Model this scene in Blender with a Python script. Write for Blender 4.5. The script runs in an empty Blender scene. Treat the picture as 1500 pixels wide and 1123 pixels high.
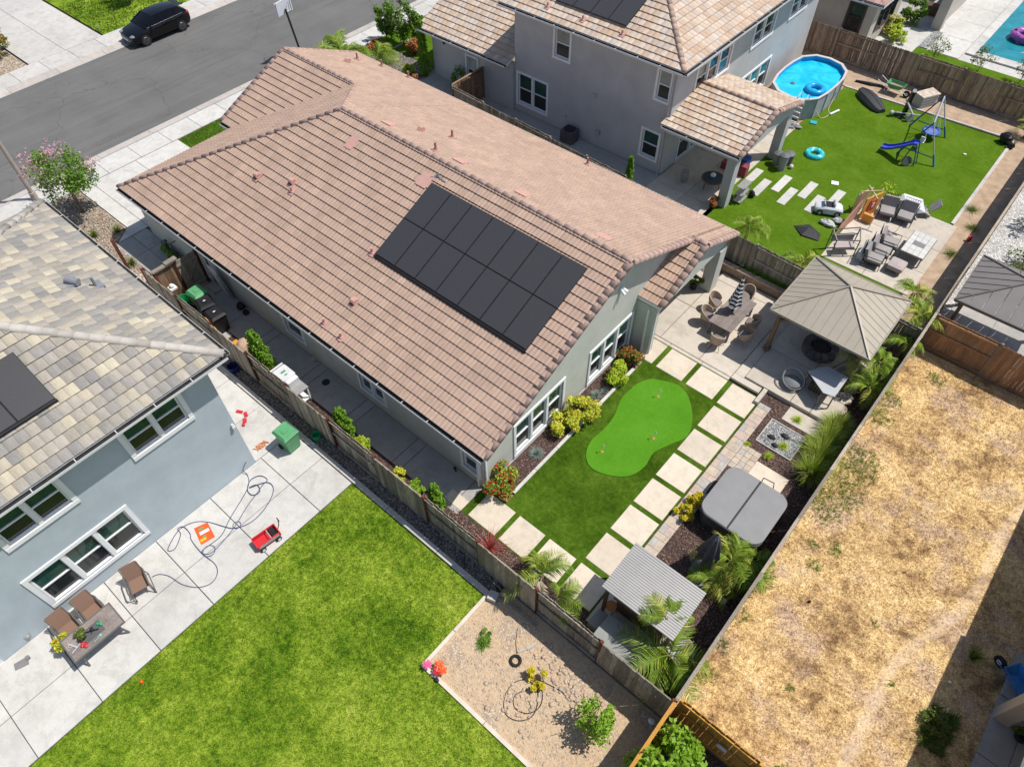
import bpy, bmesh, math, random
import numpy as np
from mathutils import Vector, Matrix

random.seed(7)
RNG = np.random.default_rng(7)
SC = bpy.context.scene
COL = SC.collection
PI = math.pi

# ---------------------------------------------------------------- camera
# world: +X runs from the street to the rear fence, +Y across the lots, metres
cam_d = bpy.data.cameras.new('camera')
cam = bpy.data.objects.new('camera', cam_d)
COL.objects.link(cam)
YAW, PIT, ROL = 2.29055202, .902090889, -.0122276747
cf = Vector((math.cos(PIT)*math.cos(YAW), math.cos(PIT)*math.sin(YAW), -math.sin(PIT)))
cr = cf.cross(Vector((0, 0, 1))).normalized()
cu = cr.cross(cf)
r2 = cr*math.cos(ROL) + cu*math.sin(ROL)
u2 = r2.cross(cf)
u2 = -cf.cross(r2) if u2.dot(cu) < 0 else u2
mw = Matrix((r2, u2, -cf)).transposed().to_4x4()
mw.translation = Vector((0, 0, 21.8))
cam.matrix_world = mw
cam_d.lens = 24.781
cam_d.sensor_width = 36
cam_d.sensor_fit = 'HORIZONTAL'
cam_d.clip_start = .5
cam_d.clip_end = 1500
SC.camera = cam

# ---------------------------------------------------------------- light
SUN = Vector((.36, .37, 1)).normalized()
world = bpy.data.worlds.new('World')
SC.world = world
world.use_nodes = True
wn = world.node_tree
sky = wn.nodes.new('ShaderNodeTexSky')
sky.sky_type = 'NISHITA'
sky.sun_disc = False
sky.sun_elevation = math.asin(SUN.z)
sky.sun_rotation = math.atan2(SUN.x, SUN.y)
bgn = wn.nodes['Background']
bgn.inputs['Strength'].default_value = .108
wn.links.new(sky.outputs[0], bgn.inputs['Color'])
sd = bpy.data.lights.new('sun', 'SUN')
sd.energy = 4.4
sd.angle = math.radians(.5)
sd.color = (1, .955, .89)
sun = bpy.data.objects.new('sun', sd)
COL.objects.link(sun)
sun.rotation_euler = SUN.to_track_quat('Z', 'Y').to_euler()
sun.location = (20, 20, 60)
SC.view_settings.view_transform = 'Standard'
SC.view_settings.look = 'None'
SC.view_settings.gamma = 1
SC.view_settings.use_curve_mapping = False
SC.view_settings.exposure = .13

# ---------------------------------------------------------------- materials
MATS = {}

def newmat(name):
    m = bpy.data.materials.new(name)
    m.use_nodes = True
    nt = m.node_tree
    b = nt.nodes['Principled BSDF']
    MATS[name] = m
    return m, nt, b

def N(nt, t, **kw):
    n = nt.nodes.new('ShaderNode' + t)
    for k, v in kw.items():
        setattr(n, k, v)
    return n

def pos(nt, scale=(1, 1, 1), rz=0):
    g = N(nt, 'NewGeometry')
    mp = N(nt, 'Mapping')
    mp.inputs['Scale'].default_value = scale
    mp.inputs['Rotation'].default_value = (0, 0, rz)
    nt.links.new(g.outputs['Position'], mp.inputs[0])
    return mp.outputs[0]

def noise(nt, v, scale, detail=4, rough=.55, dist=0):
    n = N(nt, 'TexNoise')
    n.inputs['Scale'].default_value = scale
    n.inputs['Detail'].default_value = detail
    n.inputs['Roughness'].default_value = rough
    n.inputs['Distortion'].default_value = dist
    nt.links.new(v, n.inputs['Vector'])
    return n.outputs['Fac']

def ramp(nt, fac, stops, interp='LINEAR'):
    r = N(nt, 'ValToRGB')
    r.color_ramp.interpolation = interp
    el = r.color_ramp.elements
    while len(el) > 1:
        el.remove(el[-1])
    for i, (p, c) in enumerate(stops):
        e = el[0] if i == 0 else el.new(p)
        e.position = p
        e.color = (c[0], c[1], c[2], 1) if hasattr(c, '__len__') else (c, c, c, 1)
    nt.links.new(fac, r.inputs[0])
    return r.outputs['Color']

def mixc(nt, fac, a, b, mode='MIX'):
    m = N(nt, 'Mix', data_type='RGBA', blend_type=mode)
    for sock, val in ((m.inputs[0], fac), (m.inputs[6], a), (m.inputs[7], b)):
        if isinstance(val, (int, float)):
            sock.default_value = val
        elif isinstance(val, tuple):
            sock.default_value = (val[0], val[1], val[2], 1)
        else:
            nt.links.new(val, sock)
    return m.outputs[2]

def bump(nt, b, h, strength=.3, dist=.02):
    bn = N(nt, 'Bump')
    bn.inputs['Strength'].default_value = strength
    bn.inputs['Distance'].default_value = dist
    nt.links.new(h, bn.inputs['Height'])
    nt.links.new(bn.outputs[0], b.inputs['Normal'])

def sc(c, k):
    return tuple(min(.95, x*k) for x in c)

def M(name, c, var=.12, scale=3, rough=.8, metal=0, bmp=0, bs=60, stretch=(1, 1, 1), spec=.3, obj=0, coat=0):
    """plain procedural material: two noises of the base colour, optional bump and per-object variation"""
    if name in MATS:
        return MATS[name]
    m, nt, b = newmat(name)
    v = pos(nt, stretch)
    f = noise(nt, v, scale, 5, .6)
    col = ramp(nt, f, [(.3, sc(c, 1-var)), (.7, sc(c, 1+var))])
    if obj:
        oi = N(nt, 'ObjectInfo')
        k = ramp(nt, oi.outputs['Random'], [(0, 1-obj), (1, 1+obj)])
        col = mixc(nt, 1.0, col, k, 'MULTIPLY')
    nt.links.new(col, b.inputs['Base Color'])
    b.inputs['Roughness'].default_value = rough
    b.inputs['Metallic'].default_value = metal
    b.inputs['Specular IOR Level'].default_value = spec
    if coat:
        b.inputs['Coat Weight'].default_value = coat
    if bmp:
        bump(nt, b, noise(nt, v, bs, 4, .6), bmp, .01)
    return m

def concrete(name, c, stain=.25, warm=(.34, .27, .19)):
    if name in MATS:
        return MATS[name]
    m, nt, b = newmat(name)
    v = pos(nt)
    f1 = noise(nt, v, .55, 5, .6, .3)
    f2 = noise(nt, v, 3.1, 6, .65)
    f3 = noise(nt, v, 34, 3, .6)
    f4 = noise(nt, v, .9, 7, .75, 1.2)
    col = ramp(nt, f1, [(.3, sc(c, 1-stain)), (.48, c), (.7, sc(c, 1.07))])
    col = mixc(nt, ramp(nt, f2, [(.46, 0), (.70, .55)]), col, sc(c, .74))
    col = mixc(nt, ramp(nt, noise(nt, v, 1.3, 5, .7, .8), [(.56, 0), (.72, .45)]), col, warm)
    col = mixc(nt, ramp(nt, f3, [(.35, .12), (.6, 0)]), col, (.1, .09, .08))
    col = mixc(nt, ramp(nt, f4, [(.55, 0), (.63, .42), (.70, .10), (.80, .5)]), col, sc(c, .62))
    oi = N(nt, 'ObjectInfo')
    col = mixc(nt, 1.0, col, ramp(nt, oi.outputs['Random'], [(0, .91), (1, 1.04)]), 'MULTIPLY')
    nt.links.new(col, b.inputs['Base Color'])
    b.inputs['Roughness'].default_value = .85
    b.inputs['Specular IOR Level'].default_value = .2
    bump(nt, b, f3, .12, .01)
    return m

def grassm(name, stops, big=.5, fine=14, blade=60, patch=None, bc=(.62, 1.3)):
    if name in MATS:
        return MATS[name]
    m, nt, b = newmat(name)
    v = pos(nt, (1, 1, .3))
    f1 = noise(nt, v, big, 6, .7, .4)
    f2 = noise(nt, v, fine, 6, .75)
    mx = N(nt, 'Math', operation='MULTIPLY_ADD')
    nt.links.new(f2, mx.inputs[0]); mx.inputs[1].default_value = .8; 
    mx2 = N(nt, 'Math', operation='MULTIPLY_ADD')
    nt.links.new(f1, mx2.inputs[0]); mx2.inputs[1].default_value = 1.0; mx2.inputs[2].default_value = -.4
    nt.links.new(mx2.outputs[0], mx.inputs[2])
    col = ramp(nt, mx.outputs[0], stops)
    if patch:
        col = mixc(nt, ramp(nt, noise(nt, v, patch[1], 4, .6), [(patch[2], 0), (patch[2]+.12, patch[3])]), col, patch[0])
    f3 = noise(nt, v, blade, 3, .7)
    col = mixc(nt, 1.0, col, ramp(nt, f3, [(.3, bc[0]), (.7, bc[1])]), 'MULTIPLY')
    nt.links.new(col, b.inputs['Base Color'])
    b.inputs['Roughness'].default_value = .95
    b.inputs['Specular IOR Level'].default_value = .03
    bump(nt, b, f3, .6, .03)
    return m

def pebblem(name, cols, scale, gap=(.02, .018, .016), bmp=.8, dirt=None, thr=.5):
    """small stones or chips: voronoi cells with dark joints"""
    if name in MATS:
        return MATS[name]
    m, nt, b = newmat(name)
    v = pos(nt)
    vo = N(nt, 'TexVoronoi')
    vo.inputs['Scale'].default_value = scale
    nt.links.new(v, vo.inputs['Vector'])
    sep = N(nt, 'SeparateColor')
    nt.links.new(vo.outputs['Color'], sep.inputs[0])
    n = len(cols)
    col = ramp(nt, sep.outputs[0], [(i/n, c) for i, c in enumerate(cols)], 'CONSTANT')
    vd = N(nt, 'TexVoronoi', feature='DISTANCE_TO_EDGE')
    vd.inputs['Scale'].default_value = scale
    nt.links.new(v, vd.inputs['Vector'])
    col = mixc(nt, ramp(nt, vd.outputs['Distance'], [(.0, 1), (.16, 0)]), col, gap)
    if dirt:
        col = mixc(nt, ramp(nt, noise(nt, v, 1.1, 5, .65), [(thr-.06, 1), (thr+.06, 0)]), col, ramp(nt, noise(nt, v, 9, 5, .7), [(.3, sc(dirt, .75)), (.7, sc(dirt, 1.15))]))
    nt.links.new(col, b.inputs['Base Color'])
    b.inputs['Roughness'].default_value = .9
    bump(nt, b, vd.outputs['Distance'], bmp, .03)
    return m

def tilem(name, cols, axis, u0, v0, w, e, stag=0):
    """roof tile colour: one tone per tile. axis 0: courses run along X, 1: along Y"""
    m, nt, b = newmat(name)
    g = N(nt, 'NewGeometry')
    s = N(nt, 'SeparateXYZ')
    nt.links.new(g.outputs['Position'], s.inputs[0])
    U, V = (s.outputs[0], s.outputs[1]) if axis == 0 else (s.outputs[1], s.outputs[0])
    def lin(x, a, k):
        n1 = N(nt, 'Math', operation='SUBTRACT'); nt.links.new(x, n1.inputs[0]); n1.inputs[1].default_value = a
        n2 = N(nt, 'Math', operation='DIVIDE'); nt.links.new(n1.outputs[0], n2.inputs[0]); n2.inputs[1].default_value = k
        return n2.outputs[0]
    vv = N(nt, 'Math', operation='FLOOR'); nt.links.new(lin(V, v0, e), vv.inputs[0])
    uu = lin(U, u0, w)
    if stag:
        md = N(nt, 'Math', operation='MULTIPLY_ADD'); nt.links.new(vv.outputs[0], md.inputs[0]); md.inputs[1].default_value = stag
        nt.links.new(uu, md.inputs[2]); uu = md.outputs[0]
    fu = N(nt, 'Math', operation='FLOOR'); nt.links.new(uu, fu.inputs[0])
    cb = N(nt, 'CombineXYZ'); nt.links.new(fu.outputs[0], cb.inputs[0]); nt.links.new(vv.outputs[0], cb.inputs[1])
    wn_ = N(nt, 'TexWhiteNoise', noise_dimensions='3D'); nt.links.new(cb.outputs[0], wn_.inputs['Vector'])
    n = len(cols)
    col = ramp(nt, wn_.outputs['Value'], [(i/n, c) for i, c in enumerate(cols)], 'CONSTANT')
    v = pos(nt)
    col = mixc(nt, 1.0, col, ramp(nt, noise(nt, v, 1.1, 5, .6), [(.3, .9), (.7, 1.08)]), 'MULTIPLY')
    st = (14, 2.5, 2.5) if axis == 0 else (2.5, 14, 2.5)
    col = mixc(nt, 1.0, col, ramp(nt, noise(nt, pos(nt, st), 1.6, 4, .7), [(.3, .84), (.7, 1.12)]), 'MULTIPLY')
    col = mixc(nt, ramp(nt, noise(nt, v, 55, 3, .7), [(.3, .25), (.55, 0)]), col, (.08, .06, .05))
    nt.links.new(col, b.inputs['Base Color'])
    b.inputs['Roughness'].default_value = .88
    b.inputs['Specular IOR Level'].default_value = .2
    return m

def leafm(name, c1, c2, rough=.5, c3=None):
    if name in MATS:
        return MATS[name]
    m, nt, b = newmat(name)
    v = pos(nt)
    f = noise(nt, v, 9, 3, .7)
    col = ramp(nt, f, [(.32, c1), (.66, c2)])
    if c3:
        col = mixc(nt, ramp(nt, noise(nt, v, 5.3, 3, .6), [(.5, 0), (.6, 1)]), col, c3)
    nt.links.new(col, b.inputs['Base Color'])
    b.inputs['Roughness'].default_value = rough
    b.inputs['Specular IOR Level'].default_value = .25
    tr = N(nt, 'BsdfTranslucent')
    nt.links.new(col, tr.inputs['Color'])
    mx = N(nt, 'MixShader'); mx.inputs[0].default_value = .3
    nt.links.new(b.outputs[0], mx.inputs[1]); nt.links.new(tr.outputs[0], mx.inputs[2])
    nt.links.new(mx.outputs[0], nt.nodes['Material Output'].inputs['Surface'])
    return m

def woodm(name, c1, c2, var=.42):
    """weathered boards: vertical grain, one tone per board"""
    if name in MATS:
        return MATS[name]
    m, nt, b = newmat(name)
    v = pos(nt, (1, 1, .12))
    f = noise(nt, v, 22, 5, .7)
    col = ramp(nt, f, [(.3, c1), (.7, c2)])
    oi = N(nt, 'ObjectInfo')
    col = mixc(nt, 1.0, col, ramp(nt, oi.outputs['Random'], [(0, 1-var), (1, 1+var*.6)]), 'MULTIPLY')
    col = mixc(nt, ramp(nt, noise(nt, pos(nt, (1, 1, .5)), 1.6, 5, .7), [(.45, 0), (.7, .5)]), col, sc(c1, .55))
    nt.links.new(col, b.inputs['Base Color'])
    b.inputs['Roughness'].default_value = .9
    b.inputs['Specular IOR Level'].default_value = .15
    bump(nt, b, f, .3, .01)
    return m

def glassm(name, c, rough=.06):
    if name in MATS:
        return MATS[name]
    m, nt, b = newmat(name)
    col = ramp(nt, noise(nt, pos(nt), 1.2, 4, .6), [(.3, sc(c, .6)), (.7, sc(c, 1.5))])
    nt.links.new(col, b.inputs['Base Color'])
    b.inputs['Roughness'].default_value = rough
    b.inputs['Specular IOR Level'].default_value = .6
    return m

# ---------------------------------------------------------------- mesh builder
class MB:
    def __init__(s):
        s.v = []; s.f = []; s.m = []
    def add(s, vs, fs, m=0):
        o = len(s.v)
        s.v += [tuple(p) for p in vs]
        s.f += [tuple(i+o for i in f) for f in fs]
        s.m += [m]*len(fs)
        return s
    def box(s, x0, y0, z0, x1, y1, z1, m=0):
        vs = [(x, y, z) for z in (z0, z1) for y in (y0, y1) for x in (x0, x1)]
        return s.add(vs, [(0, 2, 3, 1), (4, 5, 7, 6), (0, 1, 5, 4), (2, 6, 7, 3), (0, 4, 6, 2), (1, 3, 7, 5)], m)
    def obox(s, c, d, rz=0, m=0, ry=0, rx=0):
        R = Matrix.Rotation(rz, 3, 'Z') @ Matrix.Rotation(ry, 3, 'Y') @ Matrix.Rotation(rx, 3, 'X')
        c = Vector(c)
        vs = [c + R @ Vector((sx*d[0]/2, sy*d[1]/2, sz*d[2]/2)) for sz in (-1, 1) for sy in (-1, 1) for sx in (-1, 1)]
        return s.add(vs, [(0, 2, 3, 1), (4, 5, 7, 6), (0, 1, 5, 4), (2, 6, 7, 3), (0, 4, 6, 2), (1, 3, 7, 5)], m)
    def beam(s, p, q, w, h, m=0):
        p = Vector(p); q = Vector(q); d = (q-p)
        dn = d.normalized()
        up = Vector((0, 0, 1)) if abs(dn.z) < .95 else Vector((1, 0, 0))
        a = dn.cross(up).normalized()*w/2
        b = a.cross(dn).normalized()*h/2
        vs = [p-a-b, p+a-b, p+a+b, p-a+b, q-a-b, q+a-b, q+a+b, q-a+b]
        return s.add(vs, [(0, 1, 2, 3), (7, 6, 5, 4), (0, 4, 5, 1), (1, 5, 6, 2), (2, 6, 7, 3), (3, 7, 4, 0)], m)
    def cyl(s, p, q, r0, r1=None, n=10, m=0, caps=True):
        r1 = r0 if r1 is None else r1
        p = Vector(p); q = Vector(q); dn = (q-p).normalized()
        up = Vector((0, 0, 1)) if abs(dn.z) < .95 else Vector((1, 0, 0))
        a = dn.cross(up).normalized(); b = dn.cross(a)
        vs = []
        for c, r in ((p, r0), (q, r1)):
            for i in range(n):
                t = 2*PI*i/n
                vs.append(c + a*math.cos(t)*r + b*math.sin(t)*r)
        fs = [(i, (i+1) % n, n+(i+1) % n, n+i) for i in range(n)]
        if caps:
            fs += [tuple(range(n-1, -1, -1)), tuple(range(n, 2*n))]
        return s.add(vs, fs, m)
    def tube(s, pts, r, n=6, m=0, closed=False):
        pts = [Vector(p) for p in pts]
        k = len(pts); vs = []; last = None
        rr = r if hasattr(r, '__len__') else [r]*k
        for i, p in enumerate(pts):
            d = (pts[(i+1) % k] - pts[i-1]) if closed else (pts[min(i+1, k-1)] - pts[max(i-1, 0)])
            d.normalize()
            if last is None:
                up = Vector((0, 0, 1)) if abs(d.z) < .95 else Vector((1, 0, 0))
                a = d.cross(up).normalized()
            else:
                a = (last - d*last.dot(d)).normalized()
            last = a; b = d.cross(a)
            for j in range(n):
                t = 2*PI*j/n
                vs.append(p + (a*math.cos(t) + b*math.sin(t))*rr[i])
        fs = []
        for i in range(k if closed else k-1):
            i2 = (i+1) % k
            for j in range(n):
                fs.append((i*n+j, i*n+(j+1) % n, i2*n+(j+1) % n, i2*n+j))
        if not closed:
            fs += [tuple(range(n-1, -1, -1)), tuple(range((k-1)*n, k*n))]
        return s.add(vs, fs, m)
    def prism(s, poly, z0, z1, m=0):
        n = len(poly)
        a = sum(poly[i][0]*poly[(i+1) % n][1]-poly[(i+1) % n][0]*poly[i][1] for i in range(n))
        if a < 0:
            poly = poly[::-1]
        za = z0 if callable(z0) else (lambda x, y: z0)
        zb = z1 if callable(z1) else (lambda x, y: z1)
        vs = [(x, y, za(x, y)) for x, y in poly] + [(x, y, zb(x, y)) for x, y in poly]
        fs = [tuple(range(n-1, -1, -1)), tuple(range(n, 2*n))] + [(i, (i+1) % n, n+(i+1) % n, n+i) for i in range(n)]
        return s.add(vs, fs, m)
    def sheet(s, poly, z, m=0):
        n = len(poly)
        a = sum(poly[i][0]*poly[(i+1) % n][1]-poly[(i+1) % n][0]*poly[i][1] for i in range(n))
        if a < 0:
            poly = poly[::-1]
        return s.add([(x, y, z) for x, y in poly], [tuple(range(n))], m)
    def lathe(s, prof, c=(0, 0, 0), n=16, m=0, sx=1, sy=1, wob=0):
        vs = []
        for r, z in prof:
            for i in range(n):
                t = 2*PI*i/n
                k = 1 + wob*math.sin(t*5+z*7)
                vs.append((c[0]+r*k*math.cos(t)*sx, c[1]+r*k*math.sin(t)*sy, c[2]+z))
        fs = []
        for j in range(len(prof)-1):
            for i in range(n):
                fs.append((j*n+i, j*n+(i+1) % n, (j+1)*n+(i+1) % n, (j+1)*n+i))
        fs += [tuple(range(n-1, -1, -1)), tuple(range((len(prof)-1)*n, len(prof)*n))]
        return s.add(vs, fs, m)
    def ball(s, c, r, n=10, m=0, k=6, wob=0):
        r = r if hasattr(r, '__len__') else (r, r, r)
        vs = []; fs = []
        for j in range(k+1):
            ph = -PI/2 + PI*j/k
            for i in range(n):
                t = 2*PI*i/n
                w = 1+wob*(random.random()-.5)
                vs.append((c[0]+r[0]*math.cos(ph)*math.cos(t)*w, c[1]+r[1]*math.cos(ph)*math.sin(t)*w, c[2]+r[2]*math.sin(ph)*w))
        for j in range(k):
            for i in range(n):
                fs.append((j*n+i, j*n+(i+1) % n, (j+1)*n+(i+1) % n, (j+1)*n+i))
        return s.add(vs, fs, m)
    def torus(s, c, R, r, n=20, k=8, m=0, tilt=0):
        pts = [(c[0]+R*math.cos(2*PI*i/n), c[1]+R*math.sin(2*PI*i/n)*math.cos(tilt), c[2]+R*math.sin(2*PI*i/n)*math.sin(tilt)) for i in range(n)]
        return s.tube(pts, r, k, m, closed=True)
    def rbox(s, x0, y0, z0, x1, y1, z1, r=.05, m=0, n=4):
        """box with rounded vertical edges and a soft top edge"""
        def ring(rr, ins):
            o = []
            for cx, cy, a0 in ((x1-rr-ins, y1-rr-ins, 0), (x0+rr+ins, y1-rr-ins, PI/2), (x0+rr+ins, y0+rr+ins, PI), (x1-rr-ins, y0+rr+ins, 1.5*PI)):
                for i in range(n+1):
                    a = a0 + PI/2*i/n
                    o.append((cx+rr*math.cos(a), cy+rr*math.sin(a)))
            return o
        e = min(r*.5, (z1-z0)*.4)
        rows = [(ring(r, 0), z0), (ring(r, 0), z1-e), (ring(r*.8, e*.3), z1-e*.3), (ring(r*.6, e), z1)]
        k = len(rows[0][0]); vs = []
        for rg, z in rows:
            vs += [(x, y, z) for x, y in rg]
        fs = []
        for j in range(len(rows)-1):
            for i in range(k):
                fs.append((j*k+i, j*k+(i+1) % k, (j+1)*k+(i+1) % k, (j+1)*k+i))
        fs += [tuple(range(k-1, -1, -1)), tuple(range((len(rows)-1)*k, len(rows)*k))]
        return s.add(vs, fs, m)
    def out(s, name, mats, parent=None, smooth=False, kind=None, label=None, org=None):
        me = bpy.data.meshes.new(name)
        o = wloc(parent) if parent else Vector(org or (0, 0, 0))
        vs = np.array(s.v, dtype=float) - np.array(o)
        me.from_pydata(vs.tolist(), [], s.f)
        for mt in (mats if isinstance(mats, (list, tuple)) else [mats]):
            me.materials.append(mt)
        if len(me.materials) > 1:
            me.polygons.foreach_set('material_index', s.m)
        if smooth:
            me.polygons.foreach_set('use_smooth', [True]*len(s.f))
            try:
                me.set_sharp_from_angle(angle=math.radians(smooth if smooth > 1 else 40))
            except Exception:
                pass
        me.update()
        return link(name, me, parent, kind, label, None if parent else o)

def wloc(o):
    v = Vector((0, 0, 0))
    while o is not None:
        v += o.location
        o = o.parent
    return v

def link(name, me, parent=None, kind=None, label=None, loc=None):
    ob = bpy.data.objects.new(name, me)
    COL.objects.link(ob)
    if parent:
        ob.parent = parent
    if loc is not None:
        ob.location = loc
    if kind:
        ob['kind'] = kind
    if label:
        ob['label'] = label
    return ob

def tag(o, label, cat, group=None, kind=None):
    o['label'] = label; o['category'] = cat
    if group: o['group'] = group
    if kind: o['kind'] = kind
    return o

def thing(name, label, cat, loc=(0, 0, 0), group=None):
    o = bpy.data.objects.new(name, None)
    COL.objects.link(o)
    o.empty_display_size = .2
    o.location = loc
    return tag(o, label, cat, group)

def place(o, x, y, z=0, rz=0, s=None):
    o.location = (x, y, z)
    o.rotation_euler = (0, 0, rz)
    if s:
        o.scale = (s, s, s)
    return o

def copy_tree(o, parent=None):
    c = o.copy()
    COL.objects.link(c)
    c.parent = parent
    for ch in KIDS.get(o, []) or [x for x in o.children]:
        copy_tree(ch, c)
    return c
KIDS = {}

def dup(o, label, x, y, z=0, rz=0, s=None, group=None):
    c = copy_tree(o)
    c['label'] = label
    if group:
        c['group'] = group
    return place(c, x, y, z, rz, s)

def nmesh(name, vs, fs, mats, parent=None, kind=None, label=None, mi=None, smooth=False, org=None):
    """mesh from numpy arrays; all faces have the same corner count"""
    me = bpy.data.meshes.new(name)
    o = np.array(wloc(parent)) if parent else np.array(org or (0, 0, 0))
    vs = np.asarray(vs, dtype=np.float32) - o.astype(np.float32)
    fs = np.asarray(fs, dtype=np.int32)
    k = fs.shape[1]
    me.vertices.add(len(vs)); me.vertices.foreach_set('co', vs.ravel())
    me.loops.add(fs.size); me.loops.foreach_set('vertex_index', fs.ravel())
    me.polygons.add(len(fs))
    me.polygons.foreach_set('loop_start', np.arange(0, fs.size, k, dtype=np.int32))
    for mt in (mats if isinstance(mats, (list, tuple)) else [mats]):
        me.materials.append(mt)
    if mi is not None:
        me.polygons.foreach_set('material_index', np.asarray(mi, dtype=np.int32))
    if smooth:
        me.polygons.foreach_set('use_smooth', [True]*len(fs))
    me.update(calc_edges=True)
    me.validate()
    return link(name, me, parent, kind, label, None if parent else Vector(o))
# ---------------------------------------------------------------- palette
TIN = lambda r, g, b: (r, g, b)
def asphaltm():
    m, nt, b = newmat('asphalt')
    v = pos(nt); vs_ = pos(nt, (1, .07, 1))
    col = ramp(nt, noise(nt, v, .35, 5, .6), [(.3, (.122, .121, .116)), (.7, (.158, .153, .146))])
    col = mixc(nt, ramp(nt, noise(nt, vs_, .9, 4, .6, .5), [(.48, 0), (.72, .5)]), col, (.185, .178, .168))
    col = mixc(nt, ramp(nt, noise(nt, vs_, 2.6, 4, .6), [(.56, 0), (.72, .5)]), col, (.088, .087, .086))
    col = mixc(nt, ramp(nt, noise(nt, v, 1.7, 5, .7, 1.5), [(.68, 0), (.74, .55)]), col, (.07, .068, .066))
    g = noise(nt, v, 75, 3, .8)
    col = mixc(nt, 1.0, col, ramp(nt, g, [(.3, .72), (.7, 1.25)]), 'MULTIPLY')
    cr_ = N(nt, 'TexVoronoi', feature='DISTANCE_TO_EDGE'); cr_.inputs['Scale'].default_value = .16
    wv = N(nt, 'VectorMath', operation='ADD'); nt.links.new(v, wv.inputs[0])
    nz = N(nt, 'TexNoise'); nz.inputs['Scale'].default_value = 1.2; nt.links.new(v, nz.inputs['Vector']); nt.links.new(nz.outputs['Color'], wv.inputs[1])
    nt.links.new(wv.outputs[0], cr_.inputs['Vector'])
    col = mixc(nt, ramp(nt, cr_.outputs['Distance'], [(0, .55), (.004, 0)]), col, (.05, .05, .05))
    nt.links.new(col, b.inputs['Base Color']); b.inputs['Roughness'].default_value = .9; b.inputs['Specular IOR Level'].default_value = .2
    bump(nt, b, g, .3, .01)
    return m
m_asph = asphaltm()
m_conc = concrete('pale_concrete', (.53, .51, .475), .14, (.40, .36, .30))
m_conc2 = concrete('white_concrete', (.575, .56, .525), .18, (.47, .43, .37))
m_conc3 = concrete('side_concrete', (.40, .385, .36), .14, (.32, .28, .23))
m_warm = concrete('warm_concrete', (.56, .50, .42), .12, (.47, .36, .25))
m_pave = concrete('limestone_paver', (.66, .575, .46), .09, (.56, .42, .30))
m_kerb = concrete('kerb_concrete', (.50, .46, .42), .12, (.36, .31, .26))
m_edge = concrete('mow_edge', (.52, .50, .46), .12, (.36, .31, .26))
m_dark = M('joint_soil', (.05, .045, .04), .3, 8)
m_earth = M('bare_earth', (.30, .215, .15), .3, 1.4, .95, bmp=.5, bs=30)
m_soil = pebblem('pebbly_soil', [(.44, .34, .25), (.54, .44, .34), (.40, .30, .22), (.60, .51, .41)], 14, (.26, .19, .12), .6, (.52, .385, .245), .56)
m_sand = M('sandy_soil', (.40, .29, .20), .22, 2.2, .95, bmp=.6, bs=18)
m_river = pebblem('tan_river_pebbles', [(.42, .32, .22), (.50, .42, .32), (.34, .25, .17), (.56, .48, .40)], 9, (.12, .09, .06))
m_dkgrav = pebblem('dark_gravel', [(.17, .15, .13), (.25, .22, .19), (.12, .105, .095), (.34, .30, .26)], 12, (.04, .035, .03))
m_whgrav = pebblem('white_gravel', [(.60, .59, .57), (.70, .69, .67), (.5, .49, .47), (.42, .41, .40)], 11, (.2, .19, .18))
m_gygrav = pebblem('grey_gravel', [(.30, .31, .30), (.40, .41, .40), (.22, .23, .22), (.46, .46, .44)], 13, (.08, .08, .08))
m_mulch = pebblem('brown_mulch', [(.085, .045, .036), (.135, .075, .06), (.06, .032, .026), (.18, .115, .095), (.10, .058, .048)], 22, (.018, .011, .009), 1.0)
m_turf = grassm('turf_green', [(.25, (.028, .058, .004)), (.5, (.058, .115, .008)), (.8, (.12, .20, .022))], .7, 6, 90)
m_turfR = grassm('turf_bright', [(.2, (.058, .112, .004)), (.5, (.088, .165, .010)), (.85, (.13, .22, .022))], .6, 5, 90)
m_putt = grassm('putting_turf', [(.2, (.070, .215, .012)), (.5, (.090, .26, .016)), (.85, (.115, .30, .026))], .9, 12, 120)
m_lawn = grassm('lawn_green', [(.22, (.022, .062, .004)), (.36, (.070, .145, .008)), (.50, (.155, .245, .018)), (.64, (.26, .345, .036)), (.85, (.42, .47, .09))], .34, 4.2, 30, bc=(.5, 1.4))
m_dry = grassm('dry_straw', [(.20, (.15, .085, .04)), (.36, (.35, .215, .10)), (.47, (.58, .39, .18)), (.60, (.74, .53, .25)), (.82, (.86, .70, .44))], .62, 2.9, 18, ((.50, .36, .28), .5, .50, .6), bc=(.5, 1.35))
m_weed = leafm('weed_green', (.05, .11, .015), (.13, .21, .03))
m_stA = M('greige_stucco', (.50, .51, .46), .07, 1.4, .92, bmp=.25, bs=90)
m_stB = M('blue_stucco', (.42, .48, .515), .08, 1.2, .92, bmp=.3, bs=80)
m_stR = M('grey_stucco', (.445, .45, .45), .09, 1.0, .92, bmp=.3, bs=80)
m_stD = M('beige_stucco', (.50, .44, .35), .08, 1.2, .92, bmp=.25, bs=80)
m_stE = M('tan_stucco', (.48, .44, .38), .08, 1.2, .92, bmp=.25, bs=80)
m_white = M('white_trim', (.76, .77, .77), .04, 3, .5)
m_black = M('black_plastic', (.018, .018, .02), .25, 6, .45)
m_dkmet = M('dark_metal', (.035, .035, .038), .2, 6, .4, metal=.4)
m_gutter = M('gutter_white', (.62, .63, .63), .06, 3, .45)
m_gutin = M('gutter_inside', (.03, .028, .026), .3, 8, .9)
m_glg = glassm('green_glass', (.012, .055, .042))
m_gld = glassm('dark_glass', (.014, .018, .019), .12)
m_glr = glassm('mesh_screen', (.045, .05, .048), .35)
m_glb = glassm('pale_blind', (.24, .27, .25), .3)
m_glteal = glassm('teal_curtain_pane', (.02, .30, .33), .2)
m_salm = M('salmon_flashing', (.52, .30, .255), .08, 6, .8)
m_solar = None
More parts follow.
